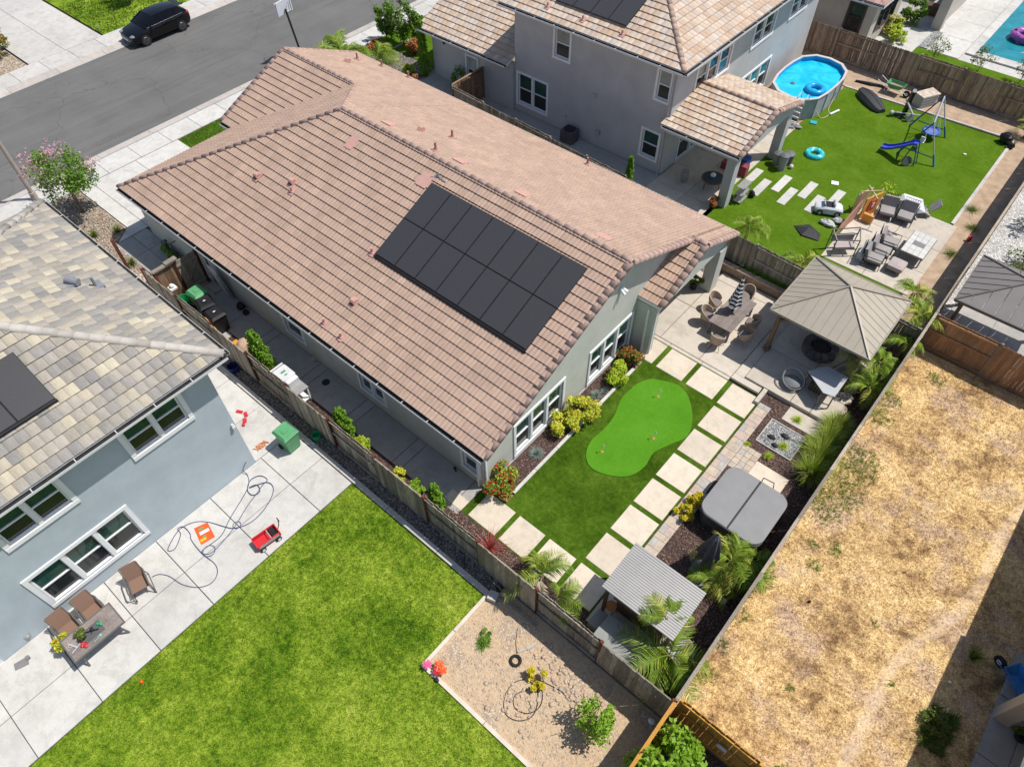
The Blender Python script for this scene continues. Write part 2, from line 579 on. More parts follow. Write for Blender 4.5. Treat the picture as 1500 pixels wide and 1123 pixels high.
def solar():
    m, nt, b = newmat('solar_black')
    g = noise(nt, pos(nt), 90, 2, .6)
    nt.links.new(ramp(nt, g, [(.35, (.034, .034, .037)), (.65, (.056, .055, .058))]), b.inputs['Base Color'])
    b.inputs['Roughness'].default_value = .4
    b.inputs['Specular IOR Level'].default_value = .5
    return m
m_solar = solar()
m_fence = woodm('weathered_fence', (.23, .185, .14), (.45, .39, .31))
m_fenceR = woodm('brown_fence', (.17, .10, .06), (.34, .23, .15))
m_fenceE = woodm('patchy_brown_fence', (.19, .14, .10), (.48, .35, .25), .42)
m_fenceC = woodm('amber_fence', (.46, .22, .045), (.62, .33, .08), .15)
m_fenceO = woodm('orange_brown_fence', (.32, .17, .085), (.52, .31, .17), .25)
m_post = woodm('rust_stained_post', (.10, .035, .022), (.18, .06, .04))
m_gpost = woodm('grey_post', (.20, .17, .14), (.34, .30, .25))
m_bark = M('bark', (.16, .11, .075), .3, 12, .95, bmp=.6, bs=30)
m_palmbark = M('palm_bark', (.20, .15, .10), .3, 14, .95, bmp=.6, bs=30)
m_palm = leafm('palm_leaf', (.12, .22, .02), (.30, .41, .055), .5)
m_palmy = leafm('palm_leaf_yellowing', (.42, .44, .06), (.66, .60, .14), .5)
m_palmd = leafm('palm_leaf_dry', (.42, .36, .26), (.60, .54, .42), .7)
m_lime = leafm('lime_leaf', (.32, .46, .02), (.56, .66, .06))
m_gold = leafm('golden_leaf', (.56, .56, .04), (.80, .74, .10), c3=(.34, .46, .04))
m_yel = leafm('yellow_leaf', (.50, .44, .02), (.72, .60, .05))
m_cyp = leafm('cypress_leaf', (.09, .22, .015), (.24, .42, .04))
m_green = leafm('mid_leaf', (.08, .18, .02), (.20, .34, .045))
m_bright = leafm('bright_leaf', (.16, .32, .015), (.32, .50, .05))
m_olive = leafm('olive_leaf', (.10, .14, .025), (.20, .26, .05))
m_red = leafm('red_flower', (.42, .03, .03), (.62, .06, .05))
m_rust = leafm('rust_leaf', (.40, .14, .04), (.55, .24, .08))
m_pink = leafm('pink_blossom', (.55, .24, .36), (.75, .42, .52))
m_bluegr = leafm('blue_fescue', (.20, .27, .24), (.36, .44, .40))
m_phorm = leafm('maroon_blade', (.36, .07, .06), (.55, .16, .13))
m_straw = leafm('straw_blade', (.50, .38, .19), (.70, .56, .32), .8)
m_wicker = M('tan_wicker', (.42, .32, .24), .2, 60, .85, bmp=.5, bs=200)
m_cush = M('grey_cushion', (.30, .28, .27), .12, 12, .95)
m_cushp = M('pinkish_grey_cushion', (.40, .34, .33), .12, 12, .95)
m_cover = M('grey_cover', (.20, .20, .205), .10, 2, .8, bmp=.1, bs=8)
m_tubcov = M('spa_vinyl', (.225, .225, .225), .06, 2, .45)
m_boxcov = M('sage_grey_cover', (.27, .285, .27), .08, 2, .7)
m_woodt = woodm('grey_brown_plank', (.20, .165, .15), (.34, .29, .265), .2)
m_beamw = woodm('brown_timber', (.16, .10, .06), (.28, .19, .12))
m_alum = M('aluminium', (.50, .50, .50), .08, 4, .4, metal=.7)
m_grplast = M('green_plastic', (.10, .31, .14), .10, 3, .45)
m_brgreen = M('bright_green_plastic', (.02, .34, .13), .1, 3, .45)
m_redp = M('red_plastic', (.55, .03, .04), .12, 4, .4)
m_orangep = M('orange_print', (.72, .10, .02), .15, 6, .6)
m_rubber = M('rubber', (.02, .02, .02), .2, 10, .8)
m_stone = M('river_stone', (.42, .34, .27), .25, 5, .85, bmp=.3, bs=30, obj=.25)

# ---------------------------------------------------------------- foliage
def rdirs(n, rng):
    d = rng.normal(size=(n, 3)); return d/np.linalg.norm(d, axis=1)[:, None]

def leafmesh(name, C, size, mats, parent=None, rng=RNG, mi=None, label=None, kind=None, up=.3, aspect=1.7, org=None):
    """one small folded leaf (2 triangles... a kite) at every point of C"""
    n = len(C)
    s = size*(.6+.8*rng.random(n))[:, None]
    d = rdirs(n, rng); nn = rdirs(n, rng); nn[:, 2] = np.abs(nn[:, 2])+up
    nn /= np.linalg.norm(nn, axis=1)[:, None]
    d = d - nn*(d*nn).sum(1)[:, None]; d /= np.linalg.norm(d, axis=1)[:, None]+1e-6
    e = np.cross(nn, d)
    V = np.empty((n, 4, 3))
    V[:, 0] = C - d*s*aspect/2
    V[:, 1] = C + e*s/2 + nn*s*.15
    V[:, 2] = C + d*s*aspect/2 - nn*s*.1
    V[:, 3] = C - e*s/2 + nn*s*.15
    F = np.arange(n*4).reshape(n, 4)
    return nmesh(name, V.reshape(-1, 3), F, mats, parent, kind, label, mi, org=org)

def blobpts(c, r, n, rng, nclump=14, fill=.5):
    """points in clumps over an ellipsoid: uneven outline with gaps"""
    r = np.array(r if hasattr(r, '__len__') else (r, r, r), float)
    cd = rdirs(nclump, rng)*(.55+.45*rng.random(nclump))[:, None]
    k = rng.integers(0, nclump, n)
    cr_ = (.30+.2*rng.random(nclump))[k][:, None]
    p = cd[k] + rdirs(n, rng)*(rng.random(n)**.45)[:, None]*cr_
    return np.array(c) + p*r

def shrub(name, label, cat, x, y, z, r, h, mats, n=1500, size=.05, mix=None, group=None, nclump=16, stem=True, squash=1):
    rng = np.random.default_rng(int(abs(x*131+y*17)*10) % 99991)
    t = thing(name, label, cat, (x, y, z), group)
    if stem:
        b = MB()
        for i in range(5):
            a = i*1.26+rng.random()
            b.tube([(x, y, z), (x+math.cos(a)*r*.25, y+math.sin(a)*r*.25, z+h*.35), (x+math.cos(a)*r*.5, y+math.sin(a)*r*.5, z+h*.7)], [.018, .012, .006], 5)
        b.out('stem', m_bark, t)
    P = blobpts((x, y, z+h*.5), (r*.82, r*.82*squash, h*.5), n, rng, nclump)
    P = P[P[:, 2] > z+.02]
    mi = None
    if mix:
        mi = rng.choice(len(mats), len(P), p=mix)
        if len(mats) > 1:   # accents sit on the outside of the crown
            pass
    leafmesh('foliage', P, size, mats, t, rng, mi, up=.5)
    return t

def cypress(name, label, x, y, h, r, group=None):
    r *= .8; h *= 1.18
    rng = np.random.default_rng(int(abs(x*31+y*7)*100) % 9999)
    t = thing(name, label, 'shrub', (x, y, 0), group)
    MB().cyl((x, y, 0), (x, y, h*.8), .04, .015, 6).out('trunk', m_bark, t)
    n = 3600
    hh = rng.random(n)**1.05
    lob = 1+.22*np.sin(rng.integers(0, 9, n)*2.1)
    rad = r*np.clip(1.12-hh, 0, 1)**.62*np.clip(hh*6+.35, 0, 1)*(.62+.42*rng.random(n)**.6)*lob
    a = rng.random(n)*2*PI
    ck = np.sin(a*5+hh*17)*.12*r
    P = np.stack([x+(rad+ck)*np.cos(a), y+(rad+ck)*np.sin(a), .05+hh*h], 1)
    leafmesh('foliage', P, .055, [m_cyp], t, rng, up=.2)
    return t

def frond_mesh(name, L, droop, mats, seed, nl=44, lw=.45, arch=.9, rmat=None, yfrac=0):
    """feather frond from the origin along +X: rachis plus drooping leaflets"""
    rng = np.random.default_rng(seed)
    pts = []
    for i in range(13):
        t = i/12
        pts.append(np.array([L*(t*.92), 0, L*(arch*t - (arch+droop)*t*t)]))
    pts = np.array(pts)
    b = MB(); b.tube([tuple(p) for p in pts], [.016*(1-.8*i/12) for i in range(13)], 5)
    vs = list(b.v); fs = [f for f in b.f if len(f) == 4]; mi = [0]*len(fs)
    for i in range(nl):
        t = .12+.88*(i+.5)/nl
        j = min(11, int(t*12)); fr = t*12-j
        p = pts[j]*(1-fr)+pts[j+1]*fr
        dr = pts[j+1]-pts[j]; dr /= np.linalg.norm(dr)
        ll = lw*math.sin(PI*(.12+.8*t))**.7*(.8+.4*rng.random())
        for sgn in (-1, 1):
            out = np.array([.55+.3*rng.random(), sgn*1.0, .12+.5*rng.random()-.3*t])
            out = out/np.linalg.norm(out)
            m1 = p+out*ll*.5
            e1 = p+out*ll*.9+np.array([0, 0, -ll*(.28+.35*rng.random())])
            w = dr*.011+np.array([0, 0, .006])
            k = len(vs)
            vs += [p-w, p+w, m1+w*1.1, m1-w*1.1, e1+w*.25, e1-w*.25]
            fs += [(k, k+1, k+2, k+3), (k+3, k+2, k+4, k+5)]
            mm = 1 if rng.random() < yfrac else 0
            mi += [mm, mm]
    me_o = nmesh(name, np.array([tuple(v) for v in vs]), fs, mats, mi=mi)
    me = me_o.data
    bpy.data.objects.remove(me_o)
    return me

FR = {}
def fronds(kind):
    if kind not in FR:
        if kind == 'g':
            FR[kind] = [frond_mesh('frond', 1.0, .35, [m_palm, m_palmy], 11, arch=.9, yfrac=.08), frond_mesh('frond', 1.0, .75, [m_palm, m_palmy], 12, arch=.8, yfrac=.2), frond_mesh('frond', 1.0, .1, [m_palm, m_palmy], 13, arch=1.1, yfrac=.05)]
        elif kind == 'y':
            FR[kind] = [frond_mesh('frond', 1.0, .8, [m_palmy, m_palm], 21, arch=.7, yfrac=.45), frond_mesh('frond', 1.0, .5, [m_palmy, m_palm], 22, arch=.9, yfrac=.5)]
        else:
            FR[kind] = [frond_mesh('frond', 1.0, 1.2, [m_palmd, m_palmd], 31, arch=.7, nl=30), frond_mesh('frond', 1.0, .9, [m_palmd, m_palmd], 32, arch=.6, nl=30)]
    return FR[kind]

def palm(label, x, y, h, L, n=11, kinds='ggggy', z=0, group=None, azs=None, seed=0):
    rng = random.Random(int(abs(x*77+y*13)*10)+seed)
    t = thing('palm_tree', label, 'palm', (x, y, z), group)
    b = MB()
    pr = [(.11, 0), (.085, h*.3), (.075, h*.7), (.085, h*.95), (.03, h*1.05)]
    b.lathe(pr, (x, y, z), 9, wob=.08)
    b.out('trunk', m_palmbark, t, smooth=True)
    for i in range(n):
        k = kinds[i % len(kinds)]
        me = rng.choice(fronds(k))
        az = azs[i] if azs and i < len(azs) else i*2.399+rng.random()*.4
        o = link('frond', me, t)
        o.location = (0, 0, h*(.95+.05*rng.random()))
        el = rng.uniform(-.55, .35) if k != 'd' else rng.uniform(.3, .8)
        o.rotation_euler = (rng.uniform(-.3, .3), el, az)
        s = L*rng.uniform(.8, 1.15)
        o.scale = (s, s, s)
        if k == 'd': o['label'] = 'dry straw coloured hanging frond'
    return t

def tuft(name, label, cat, x, y, r, h, mats, n=260, z=0, group=None, spread=1.0, w=.012, mix=None, stiff=.35):
    """clump of arching blades (3-segment strips)"""
    rng = np.random.default_rng(int(abs(x*97+y*29)*10) % 99991)
    a = rng.random(n)*2*PI
    L = h*(.65+.5*rng.random(n)); lean = (rng.random(n)**.7)*spread
    b0 = np.stack([x+np.cos(a)*r*.18*rng.random(n), y+np.sin(a)*r*.18*rng.random(n), np.full(n, z)], 1)
    dx = np.cos(a)*lean; dy = np.sin(a)*lean
    side = np.stack([-np.sin(a), np.cos(a), np.zeros(n)], 1)
    V = np.empty((n, 8, 3))
    for i, t in enumerate((0, .4, .75, 1.0)):
        p = b0 + np.stack([dx*r*t**1.3, dy*r*t**1.3, L*(t-stiff*lean*1.6*t*t)], 1)
        p[:, 2] = np.maximum(p[:, 2], z+.01)
        ww = w*(1-t*.85)
        V[:, i*2] = p-side*ww; V[:, i*2+1] = p+side*ww
    F = np.empty((n, 3, 4), int)
    base = (np.arange(n)*8)[:, None]
    for i in range(3):
        F[:, i] = base+np.array([i*2, i*2+1, i*2+3, i*2+2])
    mi = None
    if mix:
        mi = np.repeat(rng.choice(len(mats), n, p=mix), 3)
    o = nmesh(name, V.reshape(-1, 3), F.reshape(-1, 4), mats, mi=mi, org=(x, y, z))
    return tag(o, label, cat, group)

def blades(name, polys, dens, h, mats, mix, z=0, parent=None, w=.006, lean=.6, mask=None, per=5):
    """ground cover: very many small blades, one object"""
    rng = np.random.default_rng(5)
    pts = []
    for (x0, y0, x1, y1) in polys:
        n = int((x1-x0)*(y1-y0)*dens)
        pts.append(np.stack([x0+(x1-x0)*rng.random(n), y0+(y1-y0)*rng.random(n)], 1))
    P = np.concatenate(pts)
    if mask is not None:
        P = P[mask(P)]
    n = len(P)*per
    P = np.repeat(P, per, 0)+rng.normal(size=(n, 2))*.018
    a = rng.random(n)*2*PI; L = h*(.5+rng.random(n)); ln = lean*rng.random(n)
    V = np.empty((n, 3, 3))
    s = np.stack([-np.sin(a), np.cos(a)], 1)*w
    V[:, 0, :2] = P-s; V[:, 1, :2] = P+s
    V[:, 0, 2] = V[:, 1, 2] = z
    V[:, 2, 0] = P[:, 0]+np.cos(a)*ln*L*1.5; V[:, 2, 1] = P[:, 1]+np.sin(a)*ln*L*1.5; V[:, 2, 2] = z+L*(1-.5*ln)
    mi = rng.choice(len(mats), n, p=mix)
    return nmesh(name, V.reshape(-1, 3), np.arange(n*3).reshape(n, 3), mats, parent, 'stuff', mi=mi)

ICO = None
def ico():
    global ICO
    if ICO is None:
        bm = bmesh.new(); bmesh.ops.create_icosphere(bm, subdivisions=1, radius=1)
        ICO = (np.array([v.co[:] for v in bm.verts]), np.array([[v.index for v in f.verts] for f in bm.faces]))
        bm.free()
    return ICO

def scatter(name, C, rmin, rmax, mats, parent=None, kind='stuff', flat=.6, seed=3, z=0, powr=2, label=None):
    rng = np.random.default_rng(seed)
    vs0, fs0 = ico()
    n = len(C)
    S = (rmin+(rmax-rmin)*rng.random(n)**powr)
    sc3 = np.stack([S*(.7+.6*rng.random(n)), S*(.7+.6*rng.random(n)), S*flat*(.7+.6*rng.random(n))], 1)
    th = rng.random(n)*PI
    v = vs0[None]*(1+.18*rng.normal(size=(n, len(vs0), 1)))*sc3[:, None, :]
    cx, sx = np.cos(th)[:, None], np.sin(th)[:, None]
    X = v[..., 0]*cx-v[..., 1]*sx; Y = v[..., 0]*sx+v[..., 1]*cx
    V = np.stack([X+C[:, 0:1], Y+C[:, 1:2], v[..., 2]+sc3[:, 2:3]*.35+z], 2)
    F = (fs0[None]+(np.arange(n)*len(vs0))[:, None, None]).reshape(-1, 3)
    mi = np.repeat(rng.integers(0, len(mats), n), len(fs0))
    return nmesh(name, V.reshape(-1, 3), F, mats, parent, kind, label, mi)

def rpts(rects, n, seed=1):
    rng = np.random.default_rng(seed)
    A = np.array([(x1-x0)*(y1-y0) for x0, y0, x1, y1 in rects]); k = rng.choice(len(rects), n, p=A/A.sum())
    R = np.array(rects)[k]
    return np.stack([R[:, 0]+(R[:, 2]-R[:, 0])*rng.random(n), R[:, 1]+(R[:, 3]-R[:, 1])*rng.random(n)], 1)

# ---------------------------------------------------------------- roofs
def inside(poly, x, y, eps=0):
    n = len(poly)
    for i in range(n):
        ax, ay = poly[i]; bx, by = poly[(i+1) % n]
        L = math.hypot(bx-ax, by-ay)
        if ((bx-ax)*(y-ay)-(by-ay)*(x-ax))/L < -eps:
            return False
    return True

def ccw(poly):
    n = len(poly)
    a = sum(poly[i][0]*poly[(i+1) % n][1]-poly[(i+1) % n][0]*poly[i][1] for i in range(n))
    return poly if a > 0 else poly[::-1]

BUDGET = {}
def roof_slope(root, poly, down, ez, e0, k, w, E, prof, mat, key, nind=300, deck=True, deckmat=None, stag=0, u0=0, dk=(.02, .15), lift=.054):
    """poly: convex plan polygon; down: plan unit vector downhill (axis aligned);
    eave level ez at downhill coordinate e0; pitch k; tile width w, plan course E"""
    poly = ccw(poly)
    dx, dy = down
    D = lambda x, y: -((x*dx+y*dy)-e0)          # plan distance uphill from the eave
    zf = lambda x, y: ez + k*D(x, y)
    c = 1/math.sqrt(1+k*k)
    vd = Vector((-dx*c, -dy*c, k*c)); nr = Vector((dx*k*c, dy*k*c, c)); ud = vd.cross(nr)
    if deck:
        MB().prism(poly, lambda x, y: zf(x, y)-dk[1], lambda x, y: zf(x, y)-dk[0]).out('roof_deck', deckmat or m_white, root)
    ua = [p[0]*abs(dy)+p[1]*abs(dx) for p in poly]; va = [D(*p) for p in poly]
    umin, umax, vmin, vmax = min(ua), max(ua), min(va), max(va)
    usign = ud.x+ud.y  # +-1 along the axis
    SE = E/c
    # tile cross-section
    tv = []; tf = []
    nP = len(prof)
    for (t, z) in prof:
        tv.append((t*w*.992, .012, z-.006))
    for (t, z) in prof:
        tv.append((t*w*.992, 0, z+lift))
    for (t, z) in prof:
        tv.append((t*w*.992, SE+.05, z+.002))
    for (t, z) in prof:
        tv.append((t*w*.992, 0, z+lift))
    for i in range(nP-1):
        tf.append((i, i+1, 3*nP+i+1, 3*nP+i))
        tf.append((nP+i, nP+i+1, 2*nP+i+1, 2*nP+i))
    mk = 'tile%s%.2f%.1f' % (key, dx*2+dy, k)
    me = bpy.data.meshes.new('roof_tile'); me.from_pydata(tv, [], tf); me.materials.append(mat)
    me.polygons.foreach_set('use_smooth', [i % 2 == 1 for i in range(len(tf))]); me.update()
    R = Matrix((ud, vd, nr)).transposed().to_4x4()
    rows = range(int(math.floor(vmin/E)), int(math.ceil(vmax/E)))
    full = []; part = []
    for r in rows:
        o = (r*stag) % 1.0
        i0 = int(math.floor((umin-u0)/w))-1; i1 = int(math.ceil((umax-u0)/w))+1
        for i in range(i0, i1+1):
            ulo = u0+(i-o)*w; uhi = ulo+w
            us = ulo if usign > 0 else uhi
            vlo = r*E
            def P(u, v):
                return ((e0-v)*dx, u) if abs(dx) else (u, (e0-v)*dy)
            cs = [P(ulo, vlo), P(uhi, vlo), P(uhi, vlo+E), P(ulo, vlo+E)]
            ins = [inside(poly, x, y, .004) for x, y in cs]
            if all(ins):
                full.append((us, vlo, P(us, vlo)))
            else:
                cx = [x for x, y in cs]; cy = [y for x, y in cs]
                mx, my = sum(cx)/4, sum(cy)/4
                if any(ins) or inside(poly, mx, my, w*.35):
                    part.append((us, vlo, P(us, vlo)))
    tvn = np.array(tv)
    BA = np.array(R.to_3x3())
    def world(p):
        x, y = p
        return np.array([x, y, zf(x, y)])
    camp = np.array([0, 0, 21.8])
    full.sort(key=lambda t: np.linalg.norm(world(t[2])-camp))
    got = BUDGET.get(key, 0)
    k1 = max(0, min(len(full), nind-got)); BUDGET[key] = got+k1
    wl = wloc(root)
    for t in full[:k1]:
        o = link('roof_tile', me, root)
        o.matrix_local = Matrix.Translation(Vector(world(t[2]))-wl) @ R
    rest = full[k1:]
    if rest:
        n = len(rest); W = np.array([world(t[2]) for t in rest])
        jit = np.random.default_rng(1).normal(size=(n, 1, 1))*.0015
        V = (tvn @ BA.T)[None]+W[:, None]+jit
        F = (np.array(tf)[None]+(np.arange(n)*len(tv))[:, None, None]).reshape(-1, 4)
        ob = nmesh('roof_tile', V.reshape(-1, 3), F, mat, root, 'stuff')
        ob.data.polygons.foreach_set('use_smooth', np.tile([i % 2 == 1 for i in range(len(tf))], n))
    if part:
        bm = bmesh.new()
        for t in part:
            W = world(t[2])
            vv = [bm.verts.new(tuple(BA @ np.array(p)+W)) for p in tv]
            for f in tf:
                bm.faces.new([vv[i] for i in f])
        n = len(poly)
        for i in range(n):
            ax, ay = poly[i]; bx, by = poly[(i+1) % n]
            nx, ny = (by-ay), -(bx-ax)
            L = math.hypot(nx, ny)
            bmesh.ops.bisect_plane(bm, geom=bm.verts[:]+bm.edges[:]+bm.faces[:], plane_co=(ax+nx/L*.03, ay+ny/L*.03, 0), plane_no=(nx/L, ny/L, 0), clear_outer=True)
        bmesh.ops.translate(bm, verts=bm.verts, vec=-wl)
        if len(bm.faces):
            me2 = bpy.data.meshes.new('cut_tile'); bm.to_mesh(me2); me2.materials.append(mat)
            link('cut_tile', me2, root, 'stuff')
        bm.free()

PROFA = [(i/8, (.0, .019, .024, .019)[i % 4]) for i in range(9)]
PROFB = [(0, -.002), (.05, .010), (.5, .013), (.95, .010), (1, -.002)]

def caps(root, p, q, mat, step=.40, r=.105, name='ridge_tile', rake=0):
    p = Vector(p); q = Vector(q); d = q-p; L = d.length; n = max(1, round(L/step)); st = L/n
    vs = []; fs = []
    K = 7
    RK = [(-.13, -.09), (-.125, .035), (-.09, .055), (0, .062), (.09, .055), (.125, .035), (.13, -.09)]
    def pt(j, rr, dz):
        if rake: return (RK[j][0]*rr/r, RK[j][1]+dz)
        t = PI*(-.08+1.16*j/(K-1)); return (math.cos(t)*rr, math.sin(t)*rr*.7+dz)
    for x, rr, dz in ((0, r*1.01, .012), (st+.03, r*.985, 0)):
        for j in range(K):
            y_, z_ = pt(j, rr, dz); vs.append((x, y_, z_))
    for j in range(K):
        y_, z_ = pt(j, r*.9, -.008); vs.append((0.006, y_, z_))
    for j in range(K-1):
        fs += [(j, K+j, K+j+1, j+1), (2*K+j, j, j+1, 2*K+j+1)]
    me = bpy.data.meshes.new(name); me.from_pydata(vs, [], fs); me.materials.append(mat)
    me.polygons.foreach_set('use_smooth', [True, False]*(K-1)); me.update()
    X = d.normalized(); Y = Vector((0, 0, 1)).cross(X).normalized(); Z = X.cross(Y)
    R = Matrix((X, Y, Z)).transposed().to_4x4()
    wl = wloc(root)
    for i in range(n):
        o = link(name, me, root)
        o.matrix_local = Matrix.Translation(p+X*st*i-wl) @ R
        
def gutter(root, p, q, out, z):
    """U gutter along p-q (plan points); out = plan unit vector away from the roof"""
    b = MB()
    ox, oy = out
    (x0, y0), (x1, y1) = p, q
    def bx(o0, o1, z0, z1, m):
        xs = sorted([x0+ox*o0, x1+ox*o1]) if ox else sorted([x0, x1]); ys = sorted([y0+oy*o0, y1+oy*o1]) if oy else sorted([y0, y1])
        b.box(xs[0], ys[0], z0, xs[1], ys[1], z1, m)
    bx(.0, .012, z-.12, z-.03, 1); bx(.012, .145, z-.12, z-.105, 0); bx(.145, .157, z-.12, z-.03, 0)
    bx(.012, .145, z-.105, z-.075, 1)
    L = math.hypot(x1-x0, y1-y0); n = int(L/1.2)
    for i in range(1, n):
        t = i/n; cx, cy = x0+(x1-x0)*t, y0+(y1-y0)*t
        b.box(cx-(.012 if oy else 0)+min(0, ox*.155), cy-(.012 if ox else 0)+min(0, oy*.155), z-.04, cx+(.012 if oy else 0)+max(0, ox*.155), cy+(.012 if ox else 0)+max(0, oy*.155), z-.028, 0)
    b.out('gutter', [m_gutter, m_gutin], root)

# ---------------------------------------------------------------- walls
def wall(root, ax, c, out, a0, a1, z0, z1, holes, mat, th=.2, name='wall'):
    """wall on the plane ax=c facing out (+1/-1); holes = (a0,a1,z0,z1)"""
    b = MB()
    cs = sorted(set([a0, a1]+[h[0] for h in holes]+[h[1] for h in holes]))
    cs = [v for v in cs if a0 <= v <= a1]
    lo, hi = (c-th, c) if out > 0 else (c, c+th)
    for s, e in zip(cs[:-1], cs[1:]):
        mid = (s+e)/2
        hs = sorted([(h[2], h[3]) for h in holes if h[0] < mid < h[1]])
        z = z0
        for h0, h1 in hs+[(z1, z1)]:
            if h0 > z:
                if ax == 'x': b.box(lo, s, z, hi, e, h0)
                else: b.box(s, lo, z, e, hi, h0)
            z = max(z, h1)
    return b.out(name, mat, root)

def window(root, ax, c, out, a0, a1, z0, z1, n=1, style='hung', trim=.12, low=None, up=None, tm=None, sill=True):
    """trimmed window in a hole; n side-by-side sashes with a meeting rail each"""
    tm = tm or m_white; up = up or m_glg; low = low or m_gld
    b = MB()
    def bx(B, s0, s1, q0, q1, d0, d1, m=0):   # along-wall, height, depth (positive outwards)
        lo, hi = sorted((c+out*d0, c+out*d1))
        if ax == 'x': B.box(lo, s0, q0, hi, s1, q1, m)
        else: B.box(s0, lo, q0, s1, hi, q1, m)
    # outer trim, proud
    bx(b, a0-trim, a1+trim, z1, z1+trim, -.02, .045)
    bx(b, a0-trim, a1+trim, z0-trim, z0, -.02, .055)
    bx(b, a0-trim, a0, z0, z1, -.02, .045); bx(b, a1, a1+trim, z0, z1, -.02, .045)
    # jamb lining
    for s0, s1, q0, q1 in ((a0, a0+.03, z0, z1), (a1-.03, a1, z0, z1), (a0+.03, a1-.03, z0, z0+.03), (a0+.03, a1-.03, z1-.03, z1)):
        bx(b, s0, s1, q0, q1, -.12, -.02)
    W = (a1-a0)/n
    for i in range(1, n):
        bx(b, a0+W*i-.06, a0+W*i+.06, z0+.03, z1-.03, -.10, .02)
    wn_ = b.out('window', tm, root)
    for i in range(n):
        s0 = a0+W*i+(.03 if i == 0 else .06); s1 = a0+W*(i+1)-(.03 if i == n-1 else .06)
        zm = (z0+z1)/2
        sb = MB()
        bx(sb, s0, s1, zm-.025, zm+.025, -.10, -.045)
        for q0, q1 in ((z0+.03, z0+.065), (z1-.065, z1-.03)):
            bx(sb, s0, s1, q0, q1, -.10, -.05)
        for t0, t1 in ((s0, s0+.03), (s1-.03, s1)):
            bx(sb, t0, t1, z0+.065, zm-.025, -.10, -.05); bx(sb, t0, t1, zm+.025, z1-.065, -.10, -.05)
        sb.out('sash', tm, wn_)
        for q0, q1, mt in ((z0+.03, zm, low), (zm, z1-.03, up)):
            mt = mt[i] if isinstance(mt, (list, tuple)) else mt
            p = MB(); bx(p, s0+.005, s1-.005, q0, q1, -.10+.004, -.09)
            p.out('pane', mt, wn_)
    return wn_

# ---------------------------------------------------------------- fences
def fence(label, ax, c, a0, a1, mats, h=1.83, side=1, bay=2.4, first=1, postmat=None, cap=False, group=None, z=0, pw=.14, ind=300, kick=True, lift=None):
    """board fence along an axis: bays with boards alternately on either side of the rails"""
    pm, rm = mats
    mid = (a0+a1)/2
    t = thing('board_fence', label, 'fence', (c, mid, z) if ax == 'x' else (mid, c, z), group)
    wl = wloc(t)
    def XY(a, d): return (c+d, a) if ax == 'x' else (a, c+d)
    # board mesh with dog-eared top, shared
    def board(hh):
        b = MB(); w2 = pw/2-.004
        pf = [(-w2, 0), (w2, 0), (w2, hh-.03), (w2-.025, hh), (-w2+.025, hh), (-w2, hh-.03)]
        th = .016
        vs = [(x, -th/2, q) for x, q in pf]+[(x, th/2, q) for x, q in pf]
        b.add(vs, [(5, 4, 3, 2, 1, 0), (6, 7, 8, 9, 10, 11)]+[(i, (i+1) % 6, 6+(i+1) % 6, 6+i) for i in range(6)])
        me = bpy.data.meshes.new('board'); me.from_pydata(b.v, [], [tuple(reversed(f)) for f in b.f]); me.materials.append(pm); me.update()
        return me
    bm_ = board(h-.14)
    n = max(1, round((a1-a0)/bay)); B = (a1-a0)/n
    tot = int((a1-a0)/pw)
    rest = MB(); cnt = 0
    rng = random.Random(int(c*10)+int(a0))
    for i in range(n+1):
        a = a0+B*i; x, y = XY(a, 0)
        MB().box(x-.045, y-.045, z, x+.045, y+.045, z+h+.02).out('post', postmat or m_gpost, t)
    for i in range(n):
        s = a0+B*i; sd_ = first if i % 2 == 0 else -first
        off = sd_*.045
        for q in (.10, .95, 1.62):
            b = MB()
            p0 = XY(s+.045, -.02); p1 = XY(s+B-.045, .02)
            b.box(min(p0[0], p1[0]), min(p0[1], p1[1]), z+q, max(p0[0], p1[0]), max(p0[1], p1[1]), z+q+.085)
            b.out('rail', rm, t)
        if kick:
            p0 = XY(s+.045, -.022-0.0); p1 = XY(s+B-.045, .022)
            MB().box(min(p0[0], p1[0]), min(p0[1], p1[1]), z-.02, max(p0[0], p1[0]), max(p0[1], p1[1]), z+.095).out('kick_board', rm, t)
        m = int(B/pw)
        for j in range(m):
            a = s+(j+.5)*B/m
            x, y = XY(a, off+rng.uniform(-.007, .007))
            o = link('board', bm_, t)
            o.location = Vector((x, y, z+.11+rng.uniform(-.006, .006)))-wl
            o.scale = (B/m/pw*1.02, 1, 1)
            o.rotation_euler = (rng.uniform(-.008, .008), rng.uniform(-.006, .006), (PI/2 if ax == 'x' else 0)+(PI if rng.random() < .5 else 0))
        if cap:
            p0 = XY(s, -.05); p1 = XY(s+B, .05)
            MB().box(min(p0[0], p1[0]), min(p0[1], p1[1]), z+h+.0, max(p0[0], p1[0]), max(p0[1], p1[1]), z+h+.035).out('cap_rail', rm, t)
    return t

